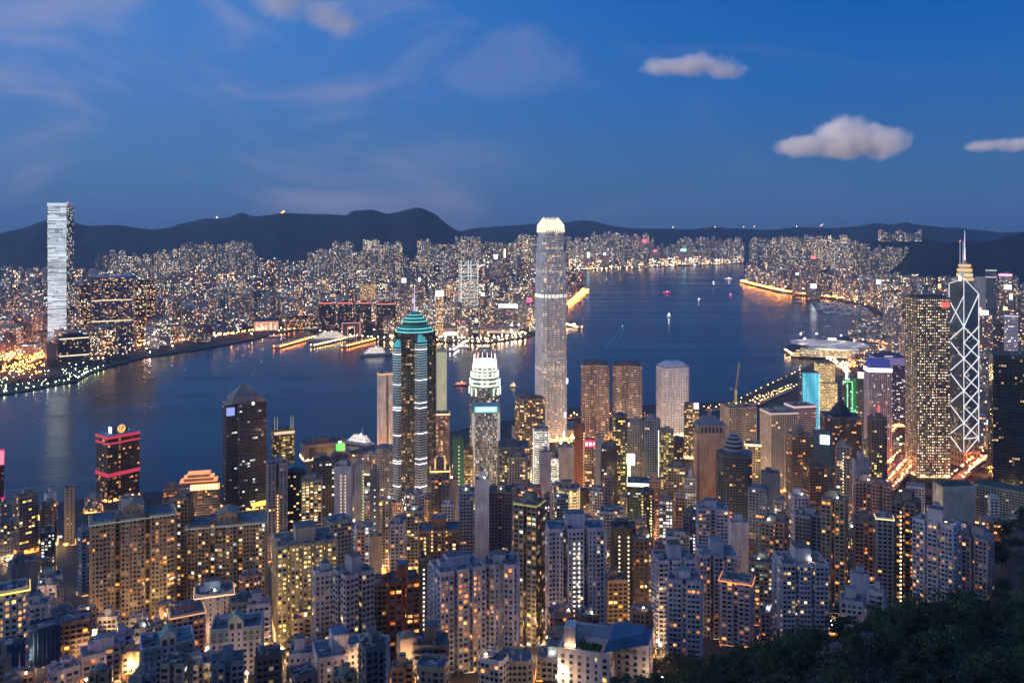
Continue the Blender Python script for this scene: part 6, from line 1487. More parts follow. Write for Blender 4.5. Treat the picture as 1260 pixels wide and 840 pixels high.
# named ones on the far side
far_thing('dark brown apartment tower with a white-lit top, right of the wide dark blue slab', 164, 191, 346, 2950, .7, 8, .38, 2.4, (.10, .055, .045), plan='twin')
far_thing('slim dark apartment tower left of the wide dark blue slab', 96, 112, 352, 2960, .8, 10, .35, 2.2, (.10, .10, .09))
BX = far_thing('dark low block with two lit stripes at the foot of the tallest far tower', 68, 111, 413, 2560, .5, 10, .12, 1.2, (.05, .055, .06), name='office_block')
for z in (.22, .93):
    m = MB(); m.box(-BX['w'] * .46, BX['w'] * .46, -BX['d'] / 2 - .9, -BX['d'] / 2 - .2, BX['h'] * z - 2, BX['h'] * z + 1, (.4, .4, .3, .5)); m.build('lit_stripe', glow_mat((1, .85, .55), 1.5, False), BX['root'])
far_thing('blank grey ventilation block left of the dark low block with lit stripes', 55, 69, 423, 2520, .8, 14, 0, 0, (.25, .26, .28), name='office_block')
for (a, b, y, lk) in ((392, 412, 372, 'leftmost of four dark slab towers with red roof lights'), (415, 433, 372, 'second from the left of four dark slab towers with red roof lights'), (438, 457, 372, 'third from the left of four dark slab towers with red roof lights'), (463, 487, 373, 'rightmost of four dark slab towers with red roof lights')):
    T = far_thing(lk, a, b, y, 3330, .45, 4, .16, 1.6, (.055, .07, .075), name='office_tower', group='dark waterfront slabs with red roof lights')
    m = MB(); m.box(-T['w'] / 2 - .6, T['w'] / 2 + .6, -T['d'] / 2 - 1, -T['d'] / 2 - .1, T['h'] - 4, T['h'] + 1, (.3, .1, .1, .5)); m.build('roof_light', glow_mat((1, .26, .18), 1.0), T['root'])
GH = far_thing('tall tapering tower lined in white light, standing inland across the harbour', 564, 588, 322, 3650, .8, 12, .5, 2.2, (.40, .44, .45), name='office_tower', cw=4)
for k in range(16):
    m = MB(); z = GH['h'] * (.04 + .06 * k); m.box(-GH['w'] / 2 - .8, GH['w'] / 2 + .8, -GH['d'] / 2 - .9, GH['d'] / 2 + .8, z, z + (2.2 if k > 2 else 6), (.5, .55, .5, .5), np.array((.75, .95, .9)) * (.55 + .3 * (k % 3 == 0)) if k > 2 else (1.3, 1.4, 1.0)); m.build('lit_band', PAINT, GH['root'])
for s in (-.5, -.08, .08, .5):
    m = MB(); m.bar((GH['w'] * s, -GH['d'] / 2 - 1.2, GH['h'] * .70 if abs(s) < .3 else 5), (GH['w'] * s, -GH['d'] / 2 - 1.2, GH['h'] + 8), 1.2, (.6, .6, .6, .5), (1.1, 1.25, 1.1)); m.build('light_line', PAINT, GH['root'])
CT = far_thing('old clock-tower-like gold-lit slim tower with a blank white billboard above it', 536, 546, 365, 3150, 1.0, 6, .85, 2.6, (.4, .3, .15), name='office_tower', cw=3)
m = MB(); m.box(-CT['w'] * .6, CT['w'] * .5, -CT['d'] / 2 - 2, -CT['d'] / 2 - 1, CT['h'] + 2, CT['h'] + 24, (.5, .5, .5, .5)); m.build('billboard', glow_mat((1, 1, 1), 2.6), CT['root'])
GB = far_thing('broad golden floodlit block on the hill behind the dark slab towers', 443, 463, 348, 4000, .8, 0, .9, 1.6, (.5, .4, .15), name='office_block')
m = MB(); m.box(-GB['w'] * .7, GB['w'] * .5, -GB['d'] / 2 - 3, -GB['d'] / 2 - 2, GB['h'] * .1, GB['h'] * .32, (.5, .5, .3, .5)); m.build('floodlit_base', glow_mat((1, .95, .5), 3), GB['root'])
CC = far_thing('long cream cultural hall with a sloping roof at the far waterfront', 575, 640, 402, 3260, .35, -6, .05, 1, (.62, .55, .48), name='concert_hall')
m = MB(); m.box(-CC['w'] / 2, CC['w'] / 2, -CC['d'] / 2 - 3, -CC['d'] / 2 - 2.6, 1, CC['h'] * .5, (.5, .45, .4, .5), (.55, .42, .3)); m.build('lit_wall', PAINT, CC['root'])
SH = far_thing('office block crowned by a long white-blue roof sign, across the harbour', 608, 640, 377, 3450, .6, -10, .3, 1.6, (.40, .34, .32), name='office_block')
m = MB(); m.box(-SH['w'] * .3, SH['w'] * .5, -SH['d'] / 2 - 2, -SH['d'] / 2 - 1, SH['h'] - 2, SH['h'] + 12, (.5, .5, .5, .5)); m.build('roof_sign', glow_mat((.75, .92, 1), 2.8), SH['root'])
HT = far_thing('grand hotel block lit white at its base on the far quay', 536, 560, 402, 3180, .6, 0, .2, 1.4, (.42, .34, .30), name='hotel_block')
m = MB(); m.box(-HT['w'] * .8, HT['w'] * .6, -HT['d'] / 2 - 12, -HT['d'] / 2 - 8, 1, 12, (.5, .5, .5, .5)); m.build('floodlit_base', glow_mat((1, .93, .85), 3.2), HT['root'])
XQ = far_thing('square flat-roofed opera hall washed in pink light at the far quay', 311, 342, 394, 3330, .7, 8, 0, 0, (.56, .42, .36), name='opera_house')
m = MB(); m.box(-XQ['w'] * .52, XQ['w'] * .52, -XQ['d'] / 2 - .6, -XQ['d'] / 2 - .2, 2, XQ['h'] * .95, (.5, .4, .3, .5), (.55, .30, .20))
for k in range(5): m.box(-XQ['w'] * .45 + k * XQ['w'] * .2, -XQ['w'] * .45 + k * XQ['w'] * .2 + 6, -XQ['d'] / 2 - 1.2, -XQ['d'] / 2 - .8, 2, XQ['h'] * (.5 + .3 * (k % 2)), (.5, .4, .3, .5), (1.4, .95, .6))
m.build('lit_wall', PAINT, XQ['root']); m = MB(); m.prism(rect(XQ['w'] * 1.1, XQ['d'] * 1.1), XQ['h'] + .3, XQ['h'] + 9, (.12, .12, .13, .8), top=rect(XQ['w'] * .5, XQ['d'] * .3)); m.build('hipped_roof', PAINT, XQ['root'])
GC = far_thing('dark gold-glinting office block on the far quay, right of the pink-lit opera hall', 350, 393, 390, 3380, .4, 6, .5, 2.0, (.12, .08, .04), name='office_block')
def sweep_station():
    root, lx, lz = frame_at('rail_terminus', 'swooping ribbed rail terminus roof glowing from inside on the far shore', 'rail terminus', 255, 3180, 3)
    for k in range(9):
        m = MB(); x = lx(216) + k * (lx(282) - lx(216)) / 9; hh = 10 + 30 * math.exp(-((k - 5.5) / 2.6) ** 2); w = (lx(282) - lx(216)) / 9 * .92
        for j in range(6):
            t0, t1 = j / 6, (j + 1) / 6; f = lambda t: hh * (1 - (2 * t - .9) ** 2 * .85)
            m.quads([[(x, -40 + 90 * t0, f(t0)), (x + w, -40 + 90 * t0, f(t0) + 2), (x + w, -40 + 90 * t1, f(t1) + 2), (x, -40 + 90 * t1, f(t1))]], (.16, .18, .2, .5))
        m.build('roof_rib', PAINT, root)
        m = MB(); m.box(x, x + w * .7, -38, -36, 0, hh * .25 + 3, (.5, .4, .3, .5)); m.build('lit_glazing', glow_mat((1, .8, .42), 1.8), root)
    FARFOOT.append((root.location.x, root.location.y, 120))
sweep_station()
def arch_sign():
    root, lx, lz = frame_at('archway', 'red neon-edged square archway building on the far quay', 'archway building', 432, 3120, 3)
    m = MB(); xa, xb = lx(421), lx(443)
    for s in ((xa, xa + 20), (xb - 20, xb)): m.box(s[0], s[1], 0, 18, 0, 36, (.12, .13, .13, .5))
    m.box(xa, xb, 0, 18, 36, 50, (.12, .13, .13, .5)); m.build('wall', PAINT, root)
    m = MB(); z = 50
    for a, b in (((xa, 3), (xa, z)), ((xa, z), (xb, z)), ((xb, z), (xb, 3)), ((xa + 20, 3), (xa + 20, 36)), ((xa + 20, 36), (xb - 20, 36)), ((xb - 20, 36), (xb - 20, 3))): m.bar((a[0], -1, a[1]), (b[0], -1, b[1]), 1.1, (.3, .1, .1, .5))
    m.build('neon_edge', glow_mat((1, .35, .32), 1.6), root); FARFOOT.append((root.location.x, root.location.y, 45))
arch_sign()
# signs big enough to glow from across the water, each on its own building
for (p, y, D, wpx, hpx, col, s, lk) in ((497, 345, 3900, 9, 9, (.95, 1, 1), 3.2, 'far block under a blazing white roof screen'), (594, 362, 3500, 7, 7, (1, 1, 1), 3.2, 'far block with a small blazing white screen'), (516, 344, 3950, 4, 8, (1, 1, .95), 3.2, 'far slim block with an upright white sign'), (651, 369, 3700, 9, 10, (1, .06, .16), 2.0, 'far block with a red glowing sign beside the tallest island skyscraper'), (610, 316, 5200, 8, 9, (1, .85, .9), 2.2, 'far block with a pinkish screen'), (621, 312, 5400, 4, 20, (1, .8, .4), 1.6, 'far narrow golden tower'), (724, 314, 9000, 6, 12, (.55, 1, .8), 2.0, 'far block with a green-white sign past the tallest island skyscraper'),
        (744, 313, 9100, 6, 5, (.7, .75, 1), 2.0, 'far block with a pale blue sign over the far quay'), (793, 297, 9650, 8, 8, (1, .1, .2), 1.8, 'far block with a red roof sign on the distant shore'), (806, 309, 9700, 7, 4, (1, .15, .3), 1.8, 'far block with a low red sign by the distant water'), (841, 308, 10200, 12, 5, (.3, 1, .8), 2.0, 'distant block with a broad green sign'), (567, 396, 3200, 9, 4, (1, .12, .2), 1.8, 'quay block with a slanting red sign'),
        (1001, 317, 5500, 10, 5, (1, .1, .12), 2.4, 'block with a red roof sign on the eastern headland'), (1001, 352, 4900, 11, 9, (.85, 1, 1), 3.6, 'waterside block with a blazing white-green screen on the eastern headland'), (981, 337, 5200, 6, 4, (.8, .9, 1), 3.0, 'block with a small white-blue sign on the eastern headland'), (1081, 347, 4300, 9, 9, (.95, .8, 1), 3.2, 'block with a lilac-white round screen on the eastern shore'), (1156, 352, 3300, 6, 10, (1, .5, .2), 1.8, 'slim tower with an orange-lit pointed top beyond the big gold-lit square'),
        (1211, 384, 2300, 16, 9, (1, .98, 1), 3.6, 'block with a blazing white screen right of the laced tower'), (1206, 383, 2350, 5, 18, (1, .4, .6), 1.6, 'narrow block with a pink neon sign right of the laced tower'), (1240, 353, 2500, 14, 9, (1, .78, .86), 3.4, 'tower with a blazing pink-white crown at the far right'), (1237, 379, 2100, 7, 6, (1, .7, .25), 3.0, 'block with a round amber lamp sign at the far right'), (1244, 365, 2350, 6, 12, (.6, 1, .8), 2.0, 'tower with an X-shaped green-white light, far right')):
    q = y + hpx * .27 - .5
    T = far_thing(lk, p - max(wpx, 8) * .75, p + max(wpx, 8) * .75, q, D, .6, 0, .25, 1.8, (.25, .22, .22), name='office_tower')
    ww, hh = wpx * .55 / F * D, hpx * .55 / F * D
    m = MB(); m.box(-ww / 2, ww / 2, -T['d'] / 2 - 3, -T['d'] / 2 - 1, T['h'] - 1, T['h'] + hh - 1, (.4, .4, .4, .5), bottom=True); m.build('lit_sign', glow_mat(col, s * 1.6), T['root'])
# the nearest far-shore buildings one can tell apart
rng = np.random.RandomState(33); n = 0; tries = 0
while n < 58 and tries < 6000:
    tries += 1; p = rng.uniform(0, 660); Y = rng.uniform(2500, 3900); x = gx(p, Y)
    if not inside(x, Y, KP) or shore_dist(x, Y, KP) < (300 if p < 200 else 95): continue
    w = rng.uniform(20, 46)
    if p < 54 and Y < 3500: continue
    if not ffree(x, Y, w * .65): continue
    h = rng.uniform(35, 120); y = YH + (H - 3 - h) / Y * F; px = w / Y * F / 2
    ci = rng.randint(len(FCOL)); cn = ['tan', 'sand-coloured', 'brown', 'pale', 'dark brown', 'rosy brown', 'grey', 'charcoal'][ci]
    pr = rng.uniform(.12, .5); tp = 'tower' if h > 70 else 'block'
    far_thing('%s far-shore %s with %s' % (cn, tp, 'many lit windows' if pr > .3 else 'few lit windows'), p - px, p + px, y, Y, rng.uniform(.5, 1), rng.uniform(-25, 25), pr, rng.uniform(1.6, 3.2), FCOL[ci], plan='rect' if rng.rand() < .5 else 'cross', name=AT if h > 70 else AB, group='buildings of the far shore', auto=True); n += 1
rng = np.random.RandomState(35); n = 0; tries = 0
while n < 34 and tries < 4000:                         # the eastern shore of the island
    tries += 1; p = rng.uniform(1095, 1262); Y = rng.uniform(2000, 4200); x = gx(p, Y)
    if p < 1215 and Y < 2900 and p > 1160: continue
    if Y < 2900 and p < 1100: continue
    if not ffree(x, Y, 16): continue
    w = rng.uniform(18, 36); h = rng.uniform(70, 190) if Y > 2600 else rng.uniform(60, 150); y = YH + (H - 3 - h) / Y * F; px = w / Y * F / 2
    ci = rng.randint(len(FCOL)); cn = ['tan', 'sand-coloured', 'brown', 'pale', 'dark brown', 'rosy brown', 'grey', 'charcoal'][ci]; pr = rng.uniform(.15, .5)
    far_thing('%s eastern-shore tower with %s' % (cn, 'many lit windows' if pr > .3 else 'few lit windows'), p - px, p + px, y, Y, rng.uniform(.6, 1), rng.uniform(-25, 25), pr, rng.uniform(1.6, 3.2), FCOL[ci], plan='rect' if rng.rand() < .5 else 'cross', name=AT, group='towers of the eastern shore', auto=True); n += 1

# the rest of the far city reads as one mass of thousands of blocks
mass = MB(); rng = np.random.RandomState(44)
def scatter(n, p0, p1, D0, D1, hf, poly, smin, wr=(20, 44), prob=None, st=None):
    k = 0; t = 0
    while k < n and t < n * 12:
        t += 1; p = rng.uniform(p0, p1); Y = math.exp(rng.uniform(math.log(D0), math.log(D1))); x = gx(p, Y)
        if poly is not None and (not inside(x, Y, poly) or shore_dist(x, Y, poly) < smin): continue
        w = rng.uniform(*wr)
        if Y < 4300 and not ffree(x, Y, w * .6): continue
        h = hf(p, Y)
        if h < 8: continue
        far_tower(mass, x, Y, w, w * rng.uniform(.5, 1), h, rng.uniform(-.5, .5), rng, prob=prob, st=st); k += 1
def hk(p, Y):
    base = rng.choice([rng.uniform(18, 45), rng.uniform(45, 90)]) if Y < 4600 else rng.uniform(35, 110)
    if rng.rand() < .06: base *= 1.7
    # never higher than the far skyline of the photograph
    ys = interp([(0, 326), (110, 330), (200, 326), (320, 316), (420, 318), (560, 306), (660, 300)], p) + rng.uniform(0, 8)
    return min(base + max(0, (Y - 5200) / 3000) * 90, H - 3 - (ys - YH) / F * Y)
scatter(880, -60, 660, 2600, 5200, hk, KP, 110, wr=(26, 60))
scatter(130, 655, 722, 3800, 8600, hk, KP, 22)
scatter(1000, -60, 690, 5000, 8400, hk, KP, 60)
def sky_h(y0, y1): return lambda p, Y: H - 3 - (rng.uniform(y0, y1) - YH) / F * Y
def ridge(n, p0, p1, D, y0, y1, w=(22, 42), prob=.42, st=1.3, z0=3):
    """rows of tall estate towers on the foothills"""
    for i in range(n):
        p = p0 + (p1 - p0) * (i + rng.uniform(.1, .9)) / n; Y = D + rng.uniform(-200, 200); h = H - z0 - (rng.uniform(y0, y1) - YH) / F * Y
        far_tower(mass, gx(p, Y), Y, rng.uniform(*w), rng.uniform(*w), h, rng.uniform(-.4, .4), rng, prob=prob * rng.uniform(.7, 1.3), st=st * rng.uniform(.7, 1.3), plan='cross', col=(.40, .385, .37), warm=.4, z0=z0)
ridge(16, 222, 310, 6600, 296, 302); ridge(26, 200, 316, 6100, 305, 316); ridge(22, 118, 215, 6300, 308, 318); ridge(9, 410, 434, 6900, 296, 300); ridge(8, 448, 466, 6900, 294.5, 297, prob=.7); ridge(14, 467, 494, 6900, 297, 303); ridge(7, 516, 529, 6900, 294, 298); ridge(20, 528, 560, 6700, 300, 306)
ridge(10, 560, 590, 7000, 289, 296); ridge(20, 590, 655, 7200, 297, 304); ridge(18, 636, 660, 7000, 287, 294); ridge(14, 380, 440, 6000, 303, 312); ridge(20, 420, 500, 5600, 308, 318)
ridge(30, 697, 745, 9500, 291, 303); ridge(14, 728, 765, 9700, 284, 290); ridge(26, 745, 805, 9900, 287, 299); ridge(26, 700, 800, 9250, 300, 312); ridge(20, 800, 835, 10800, 299, 308); ridge(34, 833, 912, 10600, 290.5, 297); ridge(40, 835, 915, 10400, 297, 309); ridge(12, 923, 942, 10700, 291, 298)
ridge(50, 943, 1046, 7200, 289, 297, prob=.6); ridge(36, 945, 1056, 6600, 296, 306); ridge(16, 1046, 1070, 6400, 299, 309); ridge(17, 1082, 1133, 7450, 283, 289, prob=.5, z0=300); ridge(24, 1060, 1116, 5900, 303, 318)
def hn(p, Y): return min(rng.uniform(60, 135), H - 3 - (interp([(900, 330), (960, 310), (1050, 308), (1085, 320), (1105, 330), (1260, 338)], p) + rng.uniform(0, 10) - YH) / F * Y)
scatter(520, 908, 1120, 3700, 7600, hn, NP_, 45, prob=None)
scatter(260, 1090, 1262, 2900, 5600, hn, None, 0)
scatter(90, 1198, 1262, 1500, 2700, lambda p, Y: rng.uniform(25, 80), None, 0)
scatter(120, 1052, 1114, 2420, 3500, lambda p, Y: rng.uniform(10, 34), None, 0, wr=(24, 60), prob=.5, st=2.6)
scatter(70, -40, 60, 3700, 4300, lambda p, Y: rng.uniform(12, 40), KP, 60, prob=.4, st=3)
scatter(160, 480, 690, 3150, 4000, lambda p, Y: rng.uniform(14, 45), KP, 30, prob=.5, st=4)
scatter(300, 700, 945, 8400, 10600, lambda p, Y: rng.uniform(20, 90), KP, 40, wr=(30, 70), prob=.5, st=5)
stuff(mass.build('distant_city', FAR), 'mass of thousands of speckled lit blocks spreading over the far shores to the hills', 'city blocks')
# ------------------------------------------------------------------ lamps and roads
def lamp_head(mb, x, y, z, r): 
    a = [(x + r, y, z), (x, y + r, z), (x - r, y, z), (x, y - r, z)]
    mb.quads([[a[0], a[1], (x, y, z + r), (x, y, z + r)], [a[1], a[2], (x, y, z + r), (x, y, z + r)], [a[2], a[3], (x, y, z + r), (x, y, z + r)], [a[3], a[0], (x, y, z + r), (x, y, z + r)]], (.2, .2, .2, .5))
    mb.quads([[a[1], a[0], (x, y, z - r), (x, y, z - r)], [a[2], a[1], (x, y, z - r), (x, y, z - r)], [a[3], a[2], (x, y, z - r), (x, y, z - r)], [a[0], a[3], (x, y, z - r), (x, y, z - r)]], (.2, .2, .2, .5))
def tri_fix(mb):
    """octahedron faces are triangles: turn the doubled corners into three-cornered polygons"""
    for Q, c, g in zip(mb.q, mb.c, mb.g):
        for i, q in enumerate(Q): mb.polys.append((q[:3].copy(), tuple(c[i]), tuple(g[i])))
    mb.q, mb.c, mb.g, mb.uv, mb.ce, mb.lp = [], [], [], [], [], []
ORANGE, WARMW, WHITE_, GREENW = (1, .27, .035), (1, .55, .20), (1, .86, .70), (.80, .95, .45)
lampsets = {}
def far_lamp(x, y, z, r, col, st):
    lampsets.setdefault((col, st), MB()); lamp_head(lampsets[(col, st)], x, y, z, r)
road_m = flat_mat("asphalt", (.22, .21, .20), .8, noise=.3, scale=.05)
deck_m = flat_mat("concrete_deck", (.22, .21, .2), .8, noise=.3, scale=.05)
def ribbon(name, P, w, mat, z0=None, kerb=True, label=None):
    """a road: deck, raised kerbs; P = [(x, y, z)]"""
    V, Fc = [], []; n = len(P)
    for i, p in enumerate(P):
        a, b = P[max(i - 1, 0)], P[min(i + 1, n - 1)]; d = np.array((b[0] - a[0], b[1] - a[1])); d /= np.linalg.norm(d) + 1e-9; nn = np.array((-d[1], d[0]))
        for s, dz in ((-1, -1.2), (-1, .9), (-.94, .9), (-.94, 0), (.94, 0), (.94, .9), (1, .9), (1, -1.2)): V.append((p[0] + nn[0] * w / 2 * s, p[1] + nn[1] * w / 2 * s, p[2] + dz))
        if i:
            k = 8 * i
            for j in range(7): Fc.append((k - 8 + j, k + j, k + j + 1, k - 8 + j + 1))
    o = profile_mesh(name, V, [f[::-1] for f in Fc], mat); structure(o); return o
def pxline(pts, z, n=10):
    P = [(gx(p, D_at(y, z)), D_at(y, z), z) for p, y in pts]; out = []
    for i in range(len(P) - 1):
        for k in range(n): t = k / n; out.append(tuple(P[i][j] + (P[i + 1][j] - P[i][j]) * t for j in range(3)))
    return out + [P[-1]]
LJ = np.random.RandomState(12)
def lamps_along(P, step, r, col, st, h=8, off=5, both=True):
    acc = 0
    for a, b in zip(P, P[1:]):
        l = hypot(b[0] - a[0], b[1] - a[1]); 
        if l < 1e-6: continue
        t = step - acc if acc else 0
        while t < l:
            f = t / l; d = np.array((b[0] - a[0], b[1] - a[1])) / l
            for s in ((-1, 1) if both else (1,)):
                q_ = LJ.uniform(-.35, .35) * step; far_lamp(a[0] + (b[0] - a[0]) * f - d[1] * off * s + d[0] * q_, a[1] + (b[1] - a[1]) * f + d[0] * off * s + d[1] * q_, a[2] + (b[2] - a[2]) * f + h, r * LJ.uniform(.6, 1.25), col, st)
            t += step
        acc = (l - (t - step)) if t - step >= 0 else acc + l
R1 = [
    # western interchange and the expressway behind the far waterfront
    ([(-30, 452), (0, 440), (20, 434), (40, 426), (56, 414)], 8, 26, ORANGE), ([(-30, 440), (5, 432), (22, 420), (14, 412), (-20, 410)], 10, 16, ORANGE), ([(-30, 420), (10, 416), (34, 408), (40, 402), (-10, 402)], 12, 18, ORANGE), ([(-30, 466), (10, 456), (36, 446), (56, 436), (60, 424)], 6, 22, ORANGE), ([(8, 446), (26, 426), (30, 412), (22, 403)], 14, 14, ORANGE), ([(-20, 399), (20, 398), (52, 397)], 9, 18, ORANGE),
    ([(-30, 432), (8, 425), (30, 420), (48, 408)], 16, 18, ORANGE), ([(-30, 446), (20, 440), (44, 428), (58, 408), (52, 400)], 9, 22, ORANGE), ([(-30, 409), (20, 408), (60, 404)], 10, 18, ORANGE),
    ([(110, 434), (150, 430), (200, 424), (250, 416), (300, 410), (340, 404)], 5, 20, ORANGE),
    ([(120, 427), (180, 421), (230, 414)], 7, 14, ORANGE),
    # eastern corridor along the headland and to the tunnel
    ([(913, 346.5), (930, 351), (960, 358), (1000, 364), (1030, 367), (1048, 369), (1072, 371), (1090, 380), (1106, 391), (1112, 398)], 9, 24, ORANGE), ([(1020, 365), (1060, 366), (1085, 374), (1112, 386)], 12, 16, ORANGE),
    ([(1060, 432), (1090, 424), (1112, 414)], 6, 22, ORANGE), ([(1035, 455), (1060, 442), (1085, 430), (1108, 424)], 7, 24, ORANGE), ([(1022, 444), (1038, 455), (1044, 462)], 9, 10, WARMW),
    # far quays
    ([(718, 330), (760, 328), (800, 327), (850, 323)], 4, 30, ORANGE), ([(480, 416), (540, 417), (600, 419), (648, 412)], 4, 12, WARMW), ([(655, 402), (690, 401), (700, 400)], 4, 10, WARMW),
]
for pts, z, w, col in R1:
    P = pxline(pts, z); ribbon("road", P, w, road_m); far = P[0][1] > 2800
    lamps_along(P, 30 if far else 26, 1.7 if far else 1.4, col, 170 if far else 150, 8, w * .45)
R2 = [([(446, 578), (466, 570), (486, 566)], 7, 20), ([(440, 566), (462, 560), (490, 557)], 9, 14), ([(1086, 592), (1100, 576), (1116, 560)], 14, 22), ([(1094, 602), (1112, 582), (1122, 570)], 14, 14), ([(1178, 590), (1196, 574), (1216, 560)], 14, 16), ([(1190, 578), (1204, 568), (1216, 566)], 18, 10), ([(1200, 455), (1206, 430), (1214, 408)], 8, 26), ([(612, 560), (640, 548), (700, 540), (716, 530)], 8, 18), ([(690, 516), (720, 512), (800, 512)], 7, 16), ([(870, 505), (930, 497), (975, 478)], 7, 16), ([(1098, 500), (1110, 480), (1118, 455)], 7, 24), ([(1085, 540), (1100, 520), (1110, 500)], 8, 26)]
ROADS = []
for pts, z, w in R2:
    P = pxline(pts, z); P = [(x, y, max(z, zt(x, y) + 1.5)) for x, y, z in P]
    ribbon("road", P, w, road_m); lamps_along(P, 18, .55, ORANGE if pts[0][0] != 870 else (1, .5, .16), 620 if pts[0][0] != 870 else 80, 8, w * .45); ROADS.append((P, w))
# promenade lamps on the far shore
lamps_along(pxline([(-20, 486), (0, 484), (40, 478), (75, 471), (95, 467), (108, 459), (130, 451)], 3), 22, 1.0, GREENW, 60, 5, 1, False)
lamps_along(pxline([(345, 408), (372, 404)], 3), 26, 1.4, ORANGE, 110, 6, 1, False)
lamps_along(pxline([(395, 409), (424, 413), (470, 417), (520, 419), (560, 421), (600, 422), (648, 415)], 3), 26, 1.6, WARMW, 110, 6, 1, False)
lamps_along(pxline([(690, 402), (711, 400)], 3), 20, 1.6, WARMW, 90, 6, 1, False)
lamps_along(pxline([(690, 382), (705, 369), (718, 356)], 3), 34, 2.0, ORANGE, 130, 6, 1, False)
lamps_along(pxline([(700, 332), (740, 331), (790, 329), (850, 324.5)], 3), 70, 3.0, WARMW, 110, 6, 1, False)
lamps_along(pxline([(965, 431), (975, 437), (1000, 439)], 4.6), 14, 1.2, WARMW, 110, 5, 1, False)
lamps_along(pxline([(905, 496), (940, 478), (975, 462), (985, 456)], 4), 40, .8, (1, .62, .2), 26, 5, 1, False)
lamps_along(pxline([(930, 492), (960, 482), (990, 470)], 4), 38, .8, (1, .62, .2), 26, 5, 6, True)
rng = np.random.RandomState(71)
for i in range(130):                                     # park on the far point
    p, y = rng.uniform(-10, 112), rng.uniform(446, 486); D = D_at(y, 4)
    if inside(gx(p, D), D, KP) and shore_dist(gx(p, D), D, KP) > 12: far_lamp(gx(p, D), D, rng.uniform(4, 8), rng.uniform(.35, .8), GREENW, 50)
for i in range(900):                                     # streets and courts among the far blocks
    p = rng.uniform(-40, 690); Y = rng.uniform(2500, 6000); x = gx(p, Y)
    if inside(x, Y, KP) and shore_dist(x, Y, KP) > 20: far_lamp(x, Y, rng.uniform(7, 26), 1.7, [ORANGE, ORANGE, WARMW, WARMW, WHITE_][rng.randint(5)], 110)
for i in range(200):
    p = rng.uniform(915, 1120); Y = rng.uniform(3700, 6500); x = gx(p, Y)
    if inside(x, Y, NP_): far_lamp(x, Y, rng.uniform(7, 20), 2.0, [ORANGE, WARMW, WHITE_][rng.randint(3)], 80)
for i in range(130):
    p = rng.uniform(980, 1112); Y = rng.uniform(2350, 3600); x = gx(p, Y)
    if Y < interp(SHORE, p) - 10: far_lamp(x, Y, rng.uniform(6, 14), 1.3, [ORANGE, WARMW, WARMW][rng.randint(3)], 240)
for i in range(160):
    p = rng.uniform(1198, 1262); Y = rng.uniform(1450, 3600); far_lamp(gx(p, Y), Y, rng.uniform(8, 24), 1.3, [ORANGE, WARMW, WHITE_][rng.randint(3)], 90)
for (p, y, D) in ((267, 268, 11000), (349, 261, 9400), (347, 263, 9400), (828, 280, 12000), (880, 280, 12300), (915, 279.5, 12300), (928, 279, 12300), (1010, 278, 12400), (1012, 277, 12400), (980, 279, 12300), (282, 278, 9200)):
    v = at(p, y, D); far_lamp(v.x, v.y, v.z + 6, 6 if p > 400 else 11, ORANGE if p < 400 else WARMW, 14)
for i in range(260):                                     # western interchange, a field of sodium lamps
    p, y = rng.uniform(-25, 56), rng.uniform(400, 464); D = D_at(y, 10); far_lamp(gx(p, D), D, rng.uniform(9, 22), rng.uniform(1.0, 2.0), (1, .22, .022), 62)
for i in range(230):                                     # golden streets of the business district
    p, Y = rng.uniform(430, 1112), rng.uniform(860, 1560); x = gx(p, Y)
    if free(x, Y, 1.5) and Y < interp(SHORE, p) - 12: far_lamp(x, Y, zt(x, Y) + 7.5, .8, [(1, .42, .11), (1, .62, .30), (1, .80, .56)][rng.randint(3)], 1500)
for (p, y) in ((1088, 586), (1098, 566), (1108, 548), (1200, 576), (1210, 566), (455, 572), (474, 568), (640, 555), (700, 545), (560, 575)):
    D = D_at(y, 12); far_lamp(gx(p, D), D, zt(gx(p, D), D) + 9, 1.4, ORANGE, 260)
for (col, st), mb in lampsets.items():
    tri_fix(mb); o = mb.build('street_lights', glow_mat(col, st)); stuff(o, 'countless small %s street lights along roads and quays' % {ORANGE: 'orange', WARMW: 'warm', (1, .22, .022): 'deep orange', WHITE_: 'white', GREENW: 'greenish white'}.get(col, 'golden'), 'street lights')
# single street lamps between the near towers
proto = thing('street_lamp', 'street lamp with a warm lit head between the tower blocks', 'street lamp', (0, 0, 0), 0, 'street lamps between the near towers')
m = MB(); m.bar((0, 0, 0), (0, 0, 8), .14, (.25, .25, .26, .5), r2=.09); m.bar((0, 0, 8), (1.2, 0, 8.4), .08, (.25, .25, .26, .5)); m.build('pole', PAINT, proto)
m = MB(); lamp_head(m, 1.2, 0, 8.0, .5); tri_fix(m); m.build('lamp_head', glow_mat((1, .58, .26), 3000), proto)
rng = np.random.RandomState(91); spots = []
for (X, Y, r) in FOOT:
    if Y > 1600: continue
    for k in range(2):
        a = rng.uniform(0, 2 * pi); x, y = X + (r + 2.5) * cos(a), Y + (r + 2.5) * sin(a)
        if y < 380 or not free(x, y, .4) or y > interp(SHORE, px_of(x, y)) - 5: continue
        spots.append((x, y, rng.uniform(0, 6.28)))
rng.shuffle(spots)
for i, (x, y, a) in enumerate(spots[:190]):
    o = proto if i == 0 else copy_tree(proto); o.location = (x, y, zt(x, y) - .1); o.rotation_euler = (0, 0, a)
